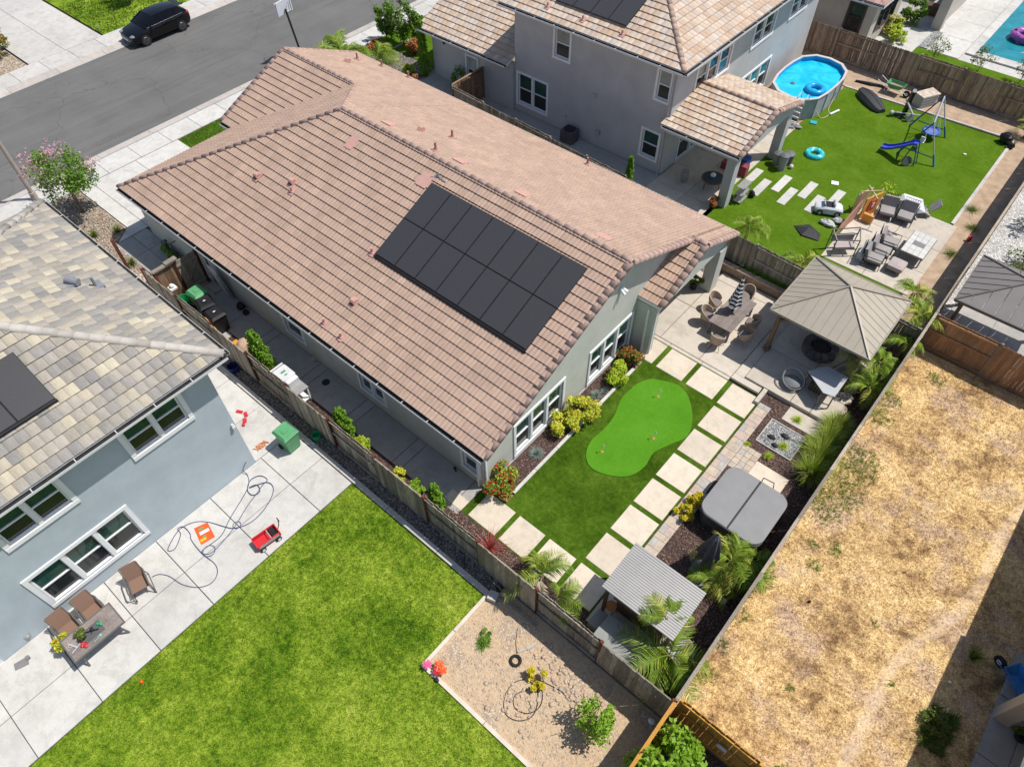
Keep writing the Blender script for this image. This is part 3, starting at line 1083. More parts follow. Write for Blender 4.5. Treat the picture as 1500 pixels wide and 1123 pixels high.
# ---------------------------------------------------------------- paving
def slabs(name, xs, ys, mat, zt=.04, gap=.018, base=m_dark, skip=(), piece='slab', zb=.005, edge=0):
    """a base sheet (structure) that parents separate slabs laid between xs and ys"""
    root = MB().box(xs[0], ys[0], -.05, xs[-1], ys[-1], zb+.012).out(name, base, kind='structure')
    for i in range(len(xs)-1):
        for j in range(len(ys)-1):
            if (i, j) in skip: continue
            b = MB()
            x0, x1, y0, y1 = xs[i]+gap/2, xs[i+1]-gap/2, ys[j]+gap/2, ys[j+1]-gap/2
            e = .012
            b.add([(x0, y0, 0), (x1, y0, 0), (x1, y1, 0), (x0, y1, 0), (x0, y0, zt-e), (x1, y0, zt-e), (x1, y1, zt-e), (x0, y1, zt-e),
                   (x0+e, y0+e, zt), (x1-e, y0+e, zt), (x1-e, y1-e, zt), (x0+e, y1-e, zt)],
                  [(0, 1, 5, 4), (1, 2, 6, 5), (2, 3, 7, 6), (3, 0, 4, 7), (4, 5, 9, 8), (5, 6, 10, 9), (6, 7, 11, 10), (7, 4, 8, 11), (8, 9, 10, 11)])
            b.out(piece, mat, root)
    return root

def ground(name, poly, z, mat, kind='structure'):
    return MB().sheet(poly, z).out(name, mat, kind=kind)

def R4(x0, y0, x1, y1):
    return [(x0, y0), (x1, y0), (x1, y1), (x0, y1)]
# ================================================================ SETTING
ground('ground', R4(-400, -300, 300, 400), -.03, m_earth)
# street, kerbs, pavements
ground('road', R4(-48.0, -80, -38.35, 120), .0, m_asph)
def kerb(name, x0, x1, xa, y0, y1, mat):
    """gutter pan with a rolled kerb"""
    b = MB()
    lo, hi = (x0, x1)
    pr = [(lo, -.05), (lo, .012), (lo+(hi-lo)*.6, .02), (lo+(hi-lo)*.72, .10), (hi, .115), (hi, -.05)] if xa > 0 else [(lo, -.05), (lo, .115), (lo+(hi-lo)*.28, .10), (lo+(hi-lo)*.4, .02), (hi, .012), (hi, -.05)]
    root = b.box(lo, y0, -.06, hi, y1, .002).out(name, m_dark, kind='structure')
    ys = np.arange(y0, y1, 3.05)
    for k in range(len(ys)-1):
        b = MB(); n = len(pr)
        vs = [(x, ys[k]+.008, z) for x, z in pr]+[(x, ys[k+1]-.008, z) for x, z in pr]
        b.add(vs, [tuple(range(n)), tuple(range(2*n-1, n-1, -1))]+[((i+1) % n, i, n+i, n+(i+1) % n) for i in range(n)])
        b.out('kerb_stone', mat, root)
kerb('kerb_far', -48.65, -48.0, -1, -4.9, 60, m_kerb)
kerb('kerb_near', -38.35, -37.7, 1, -4.9, 60, m_kerb)
slabs('pavement_far', [-50.35, -48.66], [2.0+1.86*i for i in range(22)], m_conc, .10)
slabs('pavement_near', [-37.69, -36.22], [-3.1+1.86*i for i in range(28)], m_conc2, .10)
slabs('driveway_far', [-61.5, -58.0, -54.2, -50.37], [12.6, 14.95, 17.45], m_conc, .10)
ground('lawn_far', R4(-62, 17.6, -50.37, 42), .09, m_lawn)
blades('grass', [(-56.5, 17.6, -50.4, 27)], 60, .10, [m_weed, m_lime], [.7, .3], .09, w=.02)
ground('planting_strip_far', R4(-62, 5.0, -50.37, 12.5), .06, m_river)
# our house: drive, side walk, garden bed
slabs('driveway', [-36.2, -34.92, -33.0, -31.0, -28.4], [8.9, 11.4, 13.95], m_conc2, .08)
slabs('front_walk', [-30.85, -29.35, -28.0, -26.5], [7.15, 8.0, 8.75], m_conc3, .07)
ground('drive_edge', [(-36.2, 8.2), (-31.6, 8.2), (-30.9, 7.3), (-30.9, 8.9), (-36.2, 8.9)], .05, m_conc2)
ground('front_lawn', R4(-36.2, 13.95, -31.6, 16.7), .06, m_turf)
blades('grass', [(-36.15, 14.0, -31.7, 16.6)], 120, .06, [m_green, m_weed], [.6, .4], .06, w=.012)
slabs('driveway_garage', [-36.2, -34.0, -31.2], [16.75, 19.3, 21.8, 23.2], m_conc2, .08)
ground('pebble_bed', [(-36.2, 6.55), (-27.5, 6.55), (-27.5, 7.1), (-30.9, 7.25), (-31.6, 8.15), (-36.2, 8.15)], .06, m_river)
scatter('pebbles', rpts([(-36, 6.6, -31.6, 8.1), (-31.5, 6.6, -28.5, 7.1)], 2600, 4), .025, .07, [m_stone, m_river], z=.06)
ground('white_stone_bed', R4(-37.7, 3.0, -36.3, 6.5), .105, m_conc2)
slabs('driveway_left', [-36.2, -33.4, -30.6, -27.8], [-1.0, 1.4, 3.9, 6.35], m_conc2, .08)
ground('bark_bed', R4(-36.2, 23.3, -30.9, 28.4), .05, m_dkgrav)
ground('side_strip_right', R4(-30.9, 23.3, -8.5, 24.5), .03, m_dkgrav)
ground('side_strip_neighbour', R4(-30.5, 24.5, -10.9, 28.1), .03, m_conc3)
ground('neighbour_lawn', [(-36.2, 28.45), (-31.0, 28.45), (-31.0, 46), (-36.2, 46)], .06, m_turfR)
MB().box(-36.2, 28.38, 0, -34.5, 28.45, .12).box(-34.57, 28.45, 0, -34.5, 31.0, .12).out('garden_edging', m_kerb, kind='structure')

# side yard (left of our house)
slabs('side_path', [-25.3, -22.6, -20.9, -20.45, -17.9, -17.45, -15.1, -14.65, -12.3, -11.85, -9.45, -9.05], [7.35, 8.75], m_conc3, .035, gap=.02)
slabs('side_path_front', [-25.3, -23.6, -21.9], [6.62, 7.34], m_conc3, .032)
ground('side_bed', R4(-21.9, 6.5, -9.4, 7.34), .035, m_mulch)
ground('mulch_strip', R4(-9.4, 6.5, -6.0, 7.56), .03, m_mulch)
ground('mulch_corner_left', R4(-6.0, 6.5, -.1, 7.56), .028, m_mulch)
ground('mulch_gap', R4(-9.04, 7.56, -8.77, 8.75), .03, m_mulch)
# back garden
ground('artificial_turf', [(-9.02, 7.56), (-3.5, 7.56), (-3.5, 18.58), (-8.6, 18.58), (-8.05, 17.2), (-8.05, 8.85), (-9.02, 8.85)], .034, m_turf)
blades('turf_blades', [(-8.0, 8.9, -4.8, 17.3)], 260, .016, [m_turf, m_green], [.85, .15], .034, w=.004)
stepping = []
yc = [(7.6, 8.74), (8.96, 10.15), (10.36, 11.54), (11.72, 12.92), (13.11, 14.31), (14.51, 15.71), (15.91, 17.12), (17.31, 18.53)]
path = MB().box(-4.74, 7.6, -.05, -3.56, 18.53, .02).out('stepping_path', m_dark, kind='structure')
def paver(x0, y0, x1, y1, z=.055, par=None, mat=None, name='paver'):
    e = .012; z0 = -.02
    b = MB().add([(x0, y0, z0), (x1, y0, z0), (x1, y1, z0), (x0, y1, z0), (x0, y0, z-e), (x1, y0, z-e), (x1, y1, z-e), (x0, y1, z-e),
                   (x0+e, y0+e, z), (x1-e, y0+e, z), (x1-e, y1-e, z), (x0+e, y1-e, z)],
                  [(0, 1, 5, 4), (1, 2, 6, 5), (2, 3, 7, 6), (3, 0, 4, 7), (4, 5, 9, 8), (5, 6, 10, 9), (6, 7, 11, 10), (7, 4, 8, 11), (8, 9, 10, 11)])
    return b.out(name, mat or m_pave, par if par is not None else path)
for y0, y1 in yc:
    paver(-4.74, y0, -3.56, y1)
for x0, x1 in ((-8.75, -7.55), (-7.36, -6.24), (-6.05, -4.93)):
    paver(x0, 7.6, x1, 8.73)
paver(-9.85, 7.55, -9.05, 8.0)
for x0, x1 in ((-8.52, -7.73), (-7.52, -6.34), (-6.14, -4.95)):
    paver(x0, 17.32, x1, 18.53)
# putting green: kidney shape
pg = []
ctrl = [(-7.14, 16.75), (-6.1, 17.05), (-5.2, 16.3), (-4.76, 15.3), (-5.05, 14.5), (-5.3, 13.8), (-5.22, 13.1), (-5.45, 12.4), (-6.1, 11.95), (-6.7, 11.85), (-7.15, 12.2), (-7.35, 12.8), (-7.3, 13.5), (-7.35, 14.2), (-7.6, 15.0), (-7.62, 15.7), (-7.5, 16.3)]
for i in range(len(ctrl)):
    p0, p1, p2, p3 = [ctrl[(i+j-1) % len(ctrl)] for j in range(4)]
    for k in range(5):
        t = k/5
        pg.append(tuple(.5*((2*p1[a])+(-p0[a]+p2[a])*t+(2*p0[a]-5*p1[a]+4*p2[a]-p3[a])*t*t+(-p0[a]+3*p1[a]-3*p2[a]+p3[a])*t**3) for a in (0, 1)))
pgo = MB().prism(pg, .0, .062).out('putting_green', m_putt, kind='structure')
# planting bed along the rear wall, with a white mow strip
ground('wall_bed', [(-9.0, 8.9), (-8.17, 9.3), (-8.17, 16.5), (-8.4, 17.5), (-9.0, 17.5)], .04, m_mulch)
es = MB()
root = MB().box(-8.16, 9.25, -.05, -8.05, 16.6, .03).out('mow_strip', m_dark, kind='structure')
for k in range(6):
    MB().box(-8.165, 9.25+k*1.23+.008, 0, -8.045, 9.25+(k+1)*1.23-.008, .085).out('edging_block', m_conc2, root)
# patio (warm concrete), steps, upper terrace
slabs('patio', [-12.0, -10.2, -8.25, -6.4, -4.95], [18.75, 21.1, 23.3], m_warm, .06, gap=.02)
slabs('patio_border', [-8.5, -7.7, -6.2, -4.95], [18.56, 18.74], m_warm, .06, gap=.014)
slabs('patio_edge', [-8.25, -6.6, -5.0], [23.3, 23.85], m_warm, .055)
slabs('lower_step', [-4.93, -3.72], [18.66, 18.98], m_warm, .16, zb=.02)
slabs('middle_step', [-4.93, -4.5], [18.98, 21.3, 23.8], m_warm, .14)
slabs('terrace', [-4.5, -2.6, -.95], [18.99, 21.0, 22.9, 23.9], m_warm, .24, skip=[(1, 0)])
slabs('bench_slab', [-2.6, -1.8, -.95], [19.0, 20.2, 21.0], m_warm, .236)
slabs('lounge_slab', [-3.5, -2.5, -.95], [18.2, 18.98], m_warm, .07, skip=[(0, 0)])
MB().box(-3.66, 18.2, 0, -3.5, 18.99, .2).out('step_riser', m_warm, kind='structure')
# planter wall along the right fence
pl = thing('planter_wall', 'low planter wall of brown stacked blocks in front of the brown board fence beside the patio', 'garden wall', (-6.9, 24.0, 0))
for r in range(3):
    for k in range(8):
        x0 = -8.6+k*.42-(.21 if r % 2 else 0)
        MB().box(x0+.006, 23.9, .02+r*.145, x0+.414, 24.08, .02+(r+1)*.145-.006).out('block', M('tan_block', (.30, .22, .16), .2, 4, .9, bmp=.4, bs=40, obj=.15), pl)
for k in range(6):
    MB().box(-8.65+k*.58+.006, 23.86, .455, -8.65+(k+1)*.58-.006, 24.12, .51).out('cap_block', M('cap_block', (.42, .32, .24), .15, 4, .9, bmp=.3, bs=40, obj=.1), pl)
ground('planter_soil', R4(-8.6, 24.08, -4.9, 24.45), .4, m_mulch)
# mulch behind the pavers and small paving stones
ground('mulch_bed', R4(-3.5, 7.56, -.1, 24.5), .026, m_mulch)
scatter('mulch_chips', np.concatenate([rpts([(-3.4, 8.4, -.2, 19.0), (-.9, 19, -.2, 24.4)], 9000, 5), rpts([(-9.3, 6.6, -6.0, 7.5), (-8.95, 9.3, -8.2, 16.5)], 3000, 6)]), .012, .035, [m_mulch, m_bark, M('chip_pale', (.26, .17, .13), .2)], flat=.35, z=.03, powr=1.5)
mps = [M('paving_tan', (.46, .37, .29), .15, 6, .85, bmp=.3, obj=.08), M('paving_grey', (.39, .36, .33), .15, 6, .85, bmp=.3, obj=.08), M('paving_buff', (.48, .40, .31), .15, 6, .85, bmp=.3, obj=.08), M('paving_rose', (.46, .36, .30), .15, 6, .85, bmp=.3, obj=.08)]
bord = MB().box(-3.47, 9.0, 0, -3.0, 18.2, .03).out('paver_border', m_dark, kind='structure')
rr = random.Random(4)
y = 9.05; k = 0
while y < 18.5:
    L = .38 if k % 3 else .25
    if y+L < 18.6:
        g = .006
        MB().box(-3.47+g, y+g, 0, -3.26 if k % 2 else -3.10, y+L-g, .062+rr.uniform(-.004, .004)).out('paving_stone', rr.choice(mps), bord)
        MB().box((-3.26 if k % 2 else -3.10)+g, y+g, 0, -3.0, y+L-g, .062+rr.uniform(-.004, .004)).out('paving_stone', rr.choice(mps), bord)
    y += L; k += 1
apr = MB().box(-3.0, 15.1, 0, -2.28, 16.3, .03).out('paver_apron', m_dark, kind='structure')
for i in range(3):
    for j in range(5):
        MB().box(-2.99+i*.24+.006, 15.1+j*.24+.006, 0, -2.99+(i+1)*.24-.006, 15.1+(j+1)*.24-.006, .064+rr.uniform(-.004, .004)).out('paving_stone', rr.choice(mps[2:3]*3+mps), apr)
paver(-2.27, 15.2, -1.02, 15.95, .07, apr, m_pave, 'pad')
ground('grey_gravel_square', R4(-2.72, 16.75, -1.4, 17.95), .05, m_gygrav)
scatter('grey_pebbles', rpts([(-2.72, 16.75, -1.4, 17.95)], 900, 8), .015, .035, [m_gygrav, M('peb_pale', (.5, .5, .48), .2)], z=.05)
MB().box(-2.76, 16.71, 0, -1.36, 16.75, .08).box(-2.76, 17.95, 0, -1.36, 17.99, .08).box(-2.76, 16.75, 0, -2.72, 17.95, .08).box(-1.4, 16.75, 0, -1.36, 17.95, .08).out('gravel_edging', m_kerb, kind='structure')
slabs('bar_floor', [-3.5, -2.95, -1.2], [7.3, 8.2, 9.35], m_warm, .05)

# blue house yard
slabs('back_patio', [-16.05, -14.35, -12.72], [-11.6, -9.6, -7.65, -5.68, -3.74, -1.82, .07, 2.21, 4.38, 5.84], m_conc2, .07, gap=.022)
slabs('side_walk', [-28, -26, -24, -22, -20, -18, -16.06], [4.17, 5.84], m_conc2, .065)
ground('lawn', [(-12.70, -14), (2.5, -14), (2.5, 3.0), (-6.36, 3.0), (-6.36, 5.84), (-12.70, 5.84)], .03, m_lawn)
blades('lawn_grass', [(-12.70, -5.5, -1.5, 3.0), (-12.70, 3.0, -6.4, 5.82)], 330, .05, [m_lawn, m_weed, m_lime], [.84, .10, .06], .03, w=.008, lean=.9)
mk = MB().box(-28, 5.86, -.05, -6.2, 6.04, .02).out('mow_kerb', m_dark, kind='structure')
for k in range(9):
    MB().box(-28+k*2.43+.01, 5.86, 0, -28+(k+1)*2.43-.01, 6.04, .13).out('kerb_block', m_edge, mk)
ground('gravel_strip', R4(-28, 6.04, -6.1, 6.5), .02, m_dkgrav)
scatter('gravel', rpts([(-20, 6.06, -6.1, 6.44)], 3200, 9), .012, .032, [m_dkgrav, m_stone, M('peb_grey', (.25, .24, .22), .2)], z=.02)
ground('dirt_patch', [(-6.3, 3.12), (-.05, 3.12), (-.05, 6.45), (-6.3, 6.45)], .02, m_soil)
ground('dirt_patch_lower', [(-.05, 3.1), (-.05, -14), (2.5, -14), (2.5, 3.1)], .02, m_soil)
scatter('soil_pebbles', rpts([(-6.2, 3.2, -.15, 6.1)], 4200, 10), .008, .028, [m_stone, m_soil, M('peb_buff', (.5, .4, .3), .2)], z=.02)
nrm = np.random.default_rng(2).normal(size=(130, 2))*np.array([.55, .28])+np.array([-2.9, 5.45])
scatter('cobble_pile', np.concatenate([nrm, np.random.default_rng(3).normal(size=(60, 2))*np.array([.5, .4])+np.array([-3.5, 4.1])]), .03, .075, [m_stone, M('peb_rose', (.50, .36, .28), .2), M('peb_buff', (.5, .4, .3), .2)], z=.02, powr=1)
tm_ = MB().box(-6.36, 3.0, 0, -6.3, 3.05, .05).out('timber_edging', m_kerb, kind='structure')
for x0, y0, x1, y1 in ((-6.40, 3.0, -6.28, 4.4), (-6.40, 4.42, -6.28, 5.84), (-6.28, 3.0, -3.9, 3.12), (-3.88, 3.0, -1.5, 3.12), (-1.48, 3.0, .9, 3.12)):
    MB().box(x0, y0, 0, x1, y1, .09).out('edging_board', M('pale_edging', (.62, .54, .44), .12, 4, .8), tm_)

# vacant lot of dry grass
def trailm():
    '''pale trodden soil along a wandering line, feathered with noise, over the straw colour'''
    m = m_dry; nt = m.node_tree; b = nt.nodes['Principled BSDF']
    src = b.inputs['Base Color'].links[0].from_socket
    g_ = N(nt, 'NewGeometry'); s_ = N(nt, 'SeparateXYZ'); nt.links.new(g_.outputs['Position'], s_.inputs[0])
    def mth(op, a, c, d=None):
        n = N(nt, 'Math', operation=op)
        for i, q in enumerate([a, c] + ([d] if d is not None else [])):
            if isinstance(q, (int, float)): n.inputs[i].default_value = q
            else: nt.links.new(q, n.inputs[i])
        return n.outputs[0]
    sn = mth('SINE', mth('MULTIPLY', s_.outputs[1], .9), 0)
    line = mth('MULTIPLY_ADD', sn, .25, mth('MULTIPLY_ADD', s_.outputs[1], .155, 4.15-9.5*.155))
    d_ = mth('ABSOLUTE', mth('SUBTRACT', s_.outputs[0], line), 0)
    d_ = mth('ADD', d_, mth('MULTIPLY', noise(nt, pos(nt), 3.2, 5, .7), .42))
    f = ramp(nt, d_, [(.18, .45), (.46, 0)])
    nt.links.new(mixc(nt, f, src, (.66, .53, .40)), b.inputs['Base Color'])
trailm()
ground('dry_field', R4(-.02, 6.7, 9.5, 25.1), .02, m_dry)
def fieldmask(P):
    tr = np.abs((P[:, 0]-4.15)-(P[:, 1]-9.5)*.155-.25*np.sin(P[:, 1]*.9))
    return (tr > .20) | (np.random.default_rng(3).random(len(P)) < .30)
blades('dry_grass', [(.0, 6.8, 7.5, 25.0)], 230, .06, [m_dry, m_straw, M('dry_brown', (.40, .27, .15), .3)], [.82, .10, .08], .02, w=.005, lean=1.0, mask=fieldmask)
def near(P, cs):
    k = np.zeros(len(P), bool)
    for x, y, r in cs: k |= np.hypot(P[:, 0]-x, P[:, 1]-y) < r*(.6+.5*np.random.default_rng(1).random(len(P)))
    return k
wk = [(.2, 21.7, .5), (.3, 20.7, .5), (.5, 18.4, .75), (.45, 17.4, .8), (.45, 16.4, .8), (.45, 15.7, .6), (.9, 17.9, .5), (.8, 16.8, .5), (.12, 12.3, .3), (.15, 10.6, .3), (.2, 8.4, .35), (.15, 9.4, .25), (1.4, 14.6, .35), (1.1, 13.6, .25), (1.2, 23.9, .4), (.7, 14.2, .25), (3.4, 13.1, .16), (2.2, 9.6, .15), (4.4, 11.6, .15), (3.1, 7.5, .2)]
blades('green_weeds', [(0, 7, 5, 25)], 170, .11, [m_weed, m_bright, m_olive], [.5, .3, .2], .02, w=.007, lean=.9, mask=lambda P: near(P, wk))
blades('kerb_weeds', [(5.6, 10.6, 6.3, 11.9)], 260, .25, [m_olive, m_weed], [.6, .4], .02, w=.012, lean=.8)

# right neighbour's back yard
ground('neighbour_turf', [(-11.3, 24.7), (-1.75, 24.7), (-1.75, 42.7), (-10.9, 42.3), (-11.3, 34.2)], .03, m_turfR)
ground('turf_side_soil', R4(-1.6, 24.7, -.15, 45), .02, m_sand)
ground('turf_end_soil', [(-11.0, 42.45), (-1.6, 42.95), (-1.6, 45), (-15, 45), (-15, 42.3)], .018, m_sand)
ke = MB().box(-1.75, 24.7, 0, -1.6, 42.9, .02).out('turf_kerb', m_dark, kind='structure')
for k in range(6):
    MB().box(-1.75, 33.8+k*1.52+.01, 0, -1.6, 33.8+(k+1)*1.52-.01, .07).out('kerb_block', m_conc, ke)
for k in range(6):
    y0 = 42.32+k*.09
    MB().prism([(-10.95+k*1.53+.01, y0), (-10.95+(k+1)*1.53-.01, y0+.09), (-10.95+(k+1)*1.53-.01, y0+.20), (-10.95+k*1.53+.01, y0+.11)], 0, .07).out('kerb_block', m_conc, ke)
slabs('neighbour_patio', [-5.45, -3.5, -1.4], [27.7, 29.5, 31.4, 33.7], m_warm, .06, gap=.016)
slabs('neighbour_walk', [-14.4, -12.6, -11.1], [24.9, 27.6, 29.6, 31.4, 33.2, 35.0, 37.0], m_warm, .065, gap=.016)
st = MB().box(-10.6, 29.6, 0, -6.2, 32.8, .01).out('stepping_stones', m_dark, kind='structure')
for x0, y0 in ((-10.55, 30.45), (-10.08, 29.6), (-9.0, 31.0)):
    pass
for x0, y0 in ((-10.95, 30.3), (-10.2, 29.75), (-9.55, 30.7), (-8.85, 29.95), (-8.3, 31.05), (-7.55, 30.25), (-6.95, 31.3)):
    paver(x0, y0, x0+.42, y0+1.55, .06, st, m_conc2)
# yard beyond the far fence
slabs('far_patio', [-11.9, -9.5], [48.6, 52.15], m_conc2, .05)
slabs('pool_deck', [-8.85, -7.0], [49.8, 52.4, 55, 57.6, 60.2, 62.8], m_conc2, .05)
ground('far_patio_sheet', R4(-30, 45.1, 2, 70), .012, m_conc2)
ground('far_turf', R4(-9.5, 45.1, 1.5, 49.75), .03, m_turfR)
ground('far_gravel', R4(-9.45, 49.8, -8.9, 52.55), .062, m_gygrav)
# yard behind the right corner: white gravel
ground('white_gravel_yard', R4(0.02, 25.3, 14, 60), .02, m_whgrav)
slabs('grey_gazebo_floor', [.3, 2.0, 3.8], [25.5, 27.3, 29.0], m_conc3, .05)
# corner garden with amber fence
ground('corner_soil', R4(-.02, -14, 9.5, 6.6), .024, m_mulch)

# ================================================================ OUR HOUSE
A = thing('tiled_house', 'single-storey greige house with brown tiled roof and a block of fourteen solar panels', 'house', (-20, 16, 0))
K = .43; ZE = 2.77
colA = [(.45, .315, .24), (.43, .30, .23), (.47, .33, .25), (.44, .31, .245), (.455, .32, .24), (.415, .295, .225)]
EA = .333
def slopemat(nm, cols, down, eave, w, e, stag=0):
    ax = 0 if down[1] else 1
    pos_ = (down[0]+down[1]) > 0
    return tilem(nm, cols, ax, 0, eave+(e+.02 if pos_ else -.02), w, e, stag)
mAL = slopemat('tile_brown_left', colA, (0, -1), 8.4, .33, EA)
mAR = slopemat('tile_brown_right', colA, (0, 1), 23.3, .33, EA)
mAH = slopemat('tile_brown_front', colA, (-1, 0), -30.5, .33, EA)
mAW = slopemat('tile_brown_wing', colA, (0, -1), 14.46, .33, EA)
mAP = slopemat('tile_brown_porch', colA, (0, -1), 17.6, .33, EA)
fas = m_white
def sA(poly, down, e0, mat, nind, ez=ZE, k=K): roof_slope(A, poly, down, ez, e0, k, .33, EA, PROFA, mat, 'A', nind, deckmat=fas)
sA([(-30.5, 8.4), (-8.6, 8.4), (-8.6, 15.85), (-23.05, 15.85)], (0, -1), -8.4, mAL, 230)
sA([(-23.05, 15.85), (-8.6, 15.85), (-8.6, 23.3), (-23.05, 23.3)], (0, 1), 23.3, mAR, 290)
sA([(-26.05, 18.9), (-23.05, 15.85), (-23.05, 23.3), (-26.05, 23.3)], (0, 1), 23.3, mAR, 290)
sA([(-31.4, 18.9), (-26.05, 18.9), (-26.05, 23.3), (-31.4, 23.3)], (0, 1), 23.3, mAR, 290)
sA([(-8.62, 20.4), (-8.0, 20.4), (-8.0, 23.3), (-8.62, 23.3)], (0, 1), 23.3, mAR, 290)
sA([(-30.5, 8.4), (-23.05, 15.85), (-26.05, 18.9), (-30.5, 14.46)], (-1, 0), 30.5, mAH, 290)
sA([(-26.05, 18.9), (-31.4, 18.9), (-31.4, 14.46), (-30.5, 14.46)], (0, -1), -14.46, mAW, 290)
sA([(-9.0, 20.4), (-9.0, 17.6), (-8.0, 17.6), (-8.0, 20.4)], (0, -1), -17.6, mAP, 400, ez=2.82)
mcap = M('ridge_clay', (.42, .29, .24), .14, 6, .85, obj=.12)
ZR = ZE+K*7.45
caps(A, (-23.05, 15.85, ZR+.02), (-8.55, 15.85, ZR+.02), mcap)
caps(A, (-30.5, 8.4, ZE+.03), (-23.05, 15.85, ZR+.02), mcap)
caps(A, (-23.05, 15.85, ZR+.02), (-26.05, 18.9, 4.68), mcap)
caps(A, (-31.45, 18.9, 4.69), (-26.05, 18.9, 4.69), mcap)
caps(A, (-8.6, 15.9, ZR-.03), (-8.6, 20.45, 4.0), mcap, step=.345, name='rake_tile', rake=1)
caps(A, (-8.62, 8.42, ZE-.01), (-8.62, 15.8, ZR-.03), mcap, step=.345, name='rake_tile', rake=1)
caps(A, (-8.62, 20.4, 4.06), (-7.98, 20.4, 4.06), mcap, r=.12)
caps(A, (-8.0, 20.45, 4.02), (-8.0, 23.3, 2.79), mcap, step=.345, name='rake_tile', rake=1)
caps(A, (-8.0, 17.6, 2.85), (-8.0, 20.35, 4.02), mcap, step=.345, name='rake_tile', rake=1)
caps(A, (-31.4, 14.46, ZE+.03), (-31.4, 18.85, 4.68), mcap, step=.345, name='rake_tile', rake=1)
caps(A, (-31.4, 18.95, 4.68), (-31.4, 23.3, 2.8), mcap, step=.345, name='rake_tile', rake=1)
gutter(A, (-30.5, 8.4), (-8.6, 8.4), (0, -1), ZE)
gutter(A, (-31.4, 23.3), (-8.0, 23.3), (0, 1), ZE)
gutter(A, (-31.4, 14.46), (-30.5, 14.46), (0, -1), ZE)
gutter(A, (-30.5, 8.4), (-30.5, 14.4), (-1, 0), ZE)
# rake boards
for p, q in (((-8.62, 8.42, 2.64), (-8.62, 15.85, 5.84)), ((-8.62, 15.85, 5.84), (-8.62, 20.4, 3.88)), ((-8.02, 20.4, 3.88), (-8.02, 23.3, 2.64)), ((-8.02, 17.62, 2.68), (-8.02, 20.4, 3.86))):
    MB().beam(p, q, .03, .2).out('rake_board', fas, A)
# walls
wins = [(14.75, 18.0, .12, 2.0)]
wins2 = [(10.45, 13.1, .22, 1.98)]
hole_r = [(14.74, 17.35, .28, 2.02), (10.42, 13.05, .30, 2.02)]
wall(A, 'x', -9.0, 1, 8.75, 17.6, -.03, 2.62, hole_r, m_stA)
gb = MB()
def gable(x0, x1, pts):
    b = MB(); n = len(pts)
    vs = [(x0, y, z) for y, z in pts]+[(x1, y, z) for y, z in pts]
    b.add(vs, [tuple(range(n)), tuple(range(2*n-1, n-1, -1))]+[((i+1) % n, i, n+i, n+(i+1) % n) for i in range(n)])
    return b
zr_ = lambda y: ZE+K*((y-8.4) if y < 15.85 else (23.3-y))-.17
gable(-9.2, -9.0, [(8.75, 2.62), (17.6, 2.62), (20.6, 2.62), (20.6, zr_(20.6)), (15.85, zr_(15.85)), (8.75, zr_(8.75))]).out('gable_wall', m_stA, A)
window(A, 'x', -9.0, 1, 14.74, 17.35, .28, 2.02, 3)
window(A, 'x', -9.0, 1, 10.42, 13.05, .30, 2.02, 3)
sw = [(-19.75, -18.65, .70, 1.9), (-15.25, -13.95, .66, 1.9), (-9.95, -9.22, .64, 1.85), (-25.2, -24.5, .0, 2.05)]
wall(A, 'y', 8.75, -1, -30.2, -9.2, -.03, 2.62, sw, m_stA)
for i, h in enumerate(sw[:3]):
    window(A, 'y', 8.75, -1, *h, n=2 if i == 1 else 1, trim=.10)
MB().box(-25.18, 8.80, .0, -24.52, 8.86, 2.03).out('side_door', m_white, A)
MB().box(-25.32, 8.70, 0, -25.2, 8.8, 2.15).box(-24.5, 8.70, 0, -24.38, 8.8, 2.15).box(-25.2, 8.70, 2.05, -24.5, 8.8, 2.15).out('door_trim', m_white, A)
MB().box(-25.2, 8.3, .0, -24.5, 8.68, .12).out('door_step', m_conc3, A)
wall(A, 'x', -30.2, -1, 8.95, 22.7, -.03, 2.62, [], m_stA)
wall(A, 'y', 22.9, 1, -30.2, -12.0, -.03, 2.62, [], m_stA)
wall(A, 'x', -12.0, 1, 17.7, 22.9, -.03, 2.62, [(18.6, 21.6, .1, 2.15)], m_stA)
window(A, 'x', -12.0, 1, 18.6, 21.6, .1, 2.15, 3, low=m_glr, up=m_gld)
wall(A, 'y', 17.75, 1, -11.95, -9.05, -.03, 2.62, [], m_stA, name='porch_side_wall')
# porch: fin wall, beam, column
MB().box(-9.0, 17.6, -.03, -8.15, 17.95, 2.62).out('porch_pier', m_stA, A)
MB().box(-8.17, 17.66, 0, -8.10, 17.72, 2.6).box(-8.45, 17.52, 0, -8.38, 17.59, 2.5).out('downpipe', m_white, A)
gable(-8.45, -8.15, [(17.95, 2.35), (22.9, 2.35), (22.9, 2.62), (20.4, zr_(20.4)-.02), (17.95, zr_(20.4)-.02-K*2.45+.1)]).out('porch_beam', m_stA, A)
MB().box(-8.55, 22.3, -.03, -8.05, 22.85, 2.35).out('porch_column', m_stA, A)
MB().box(-9.25, 8.66, 0, -9.17, 8.74, 2.6).box(-8.985, 8.80, 0, -8.93, 8.87, 2.62).out('downpipe', m_white, A)
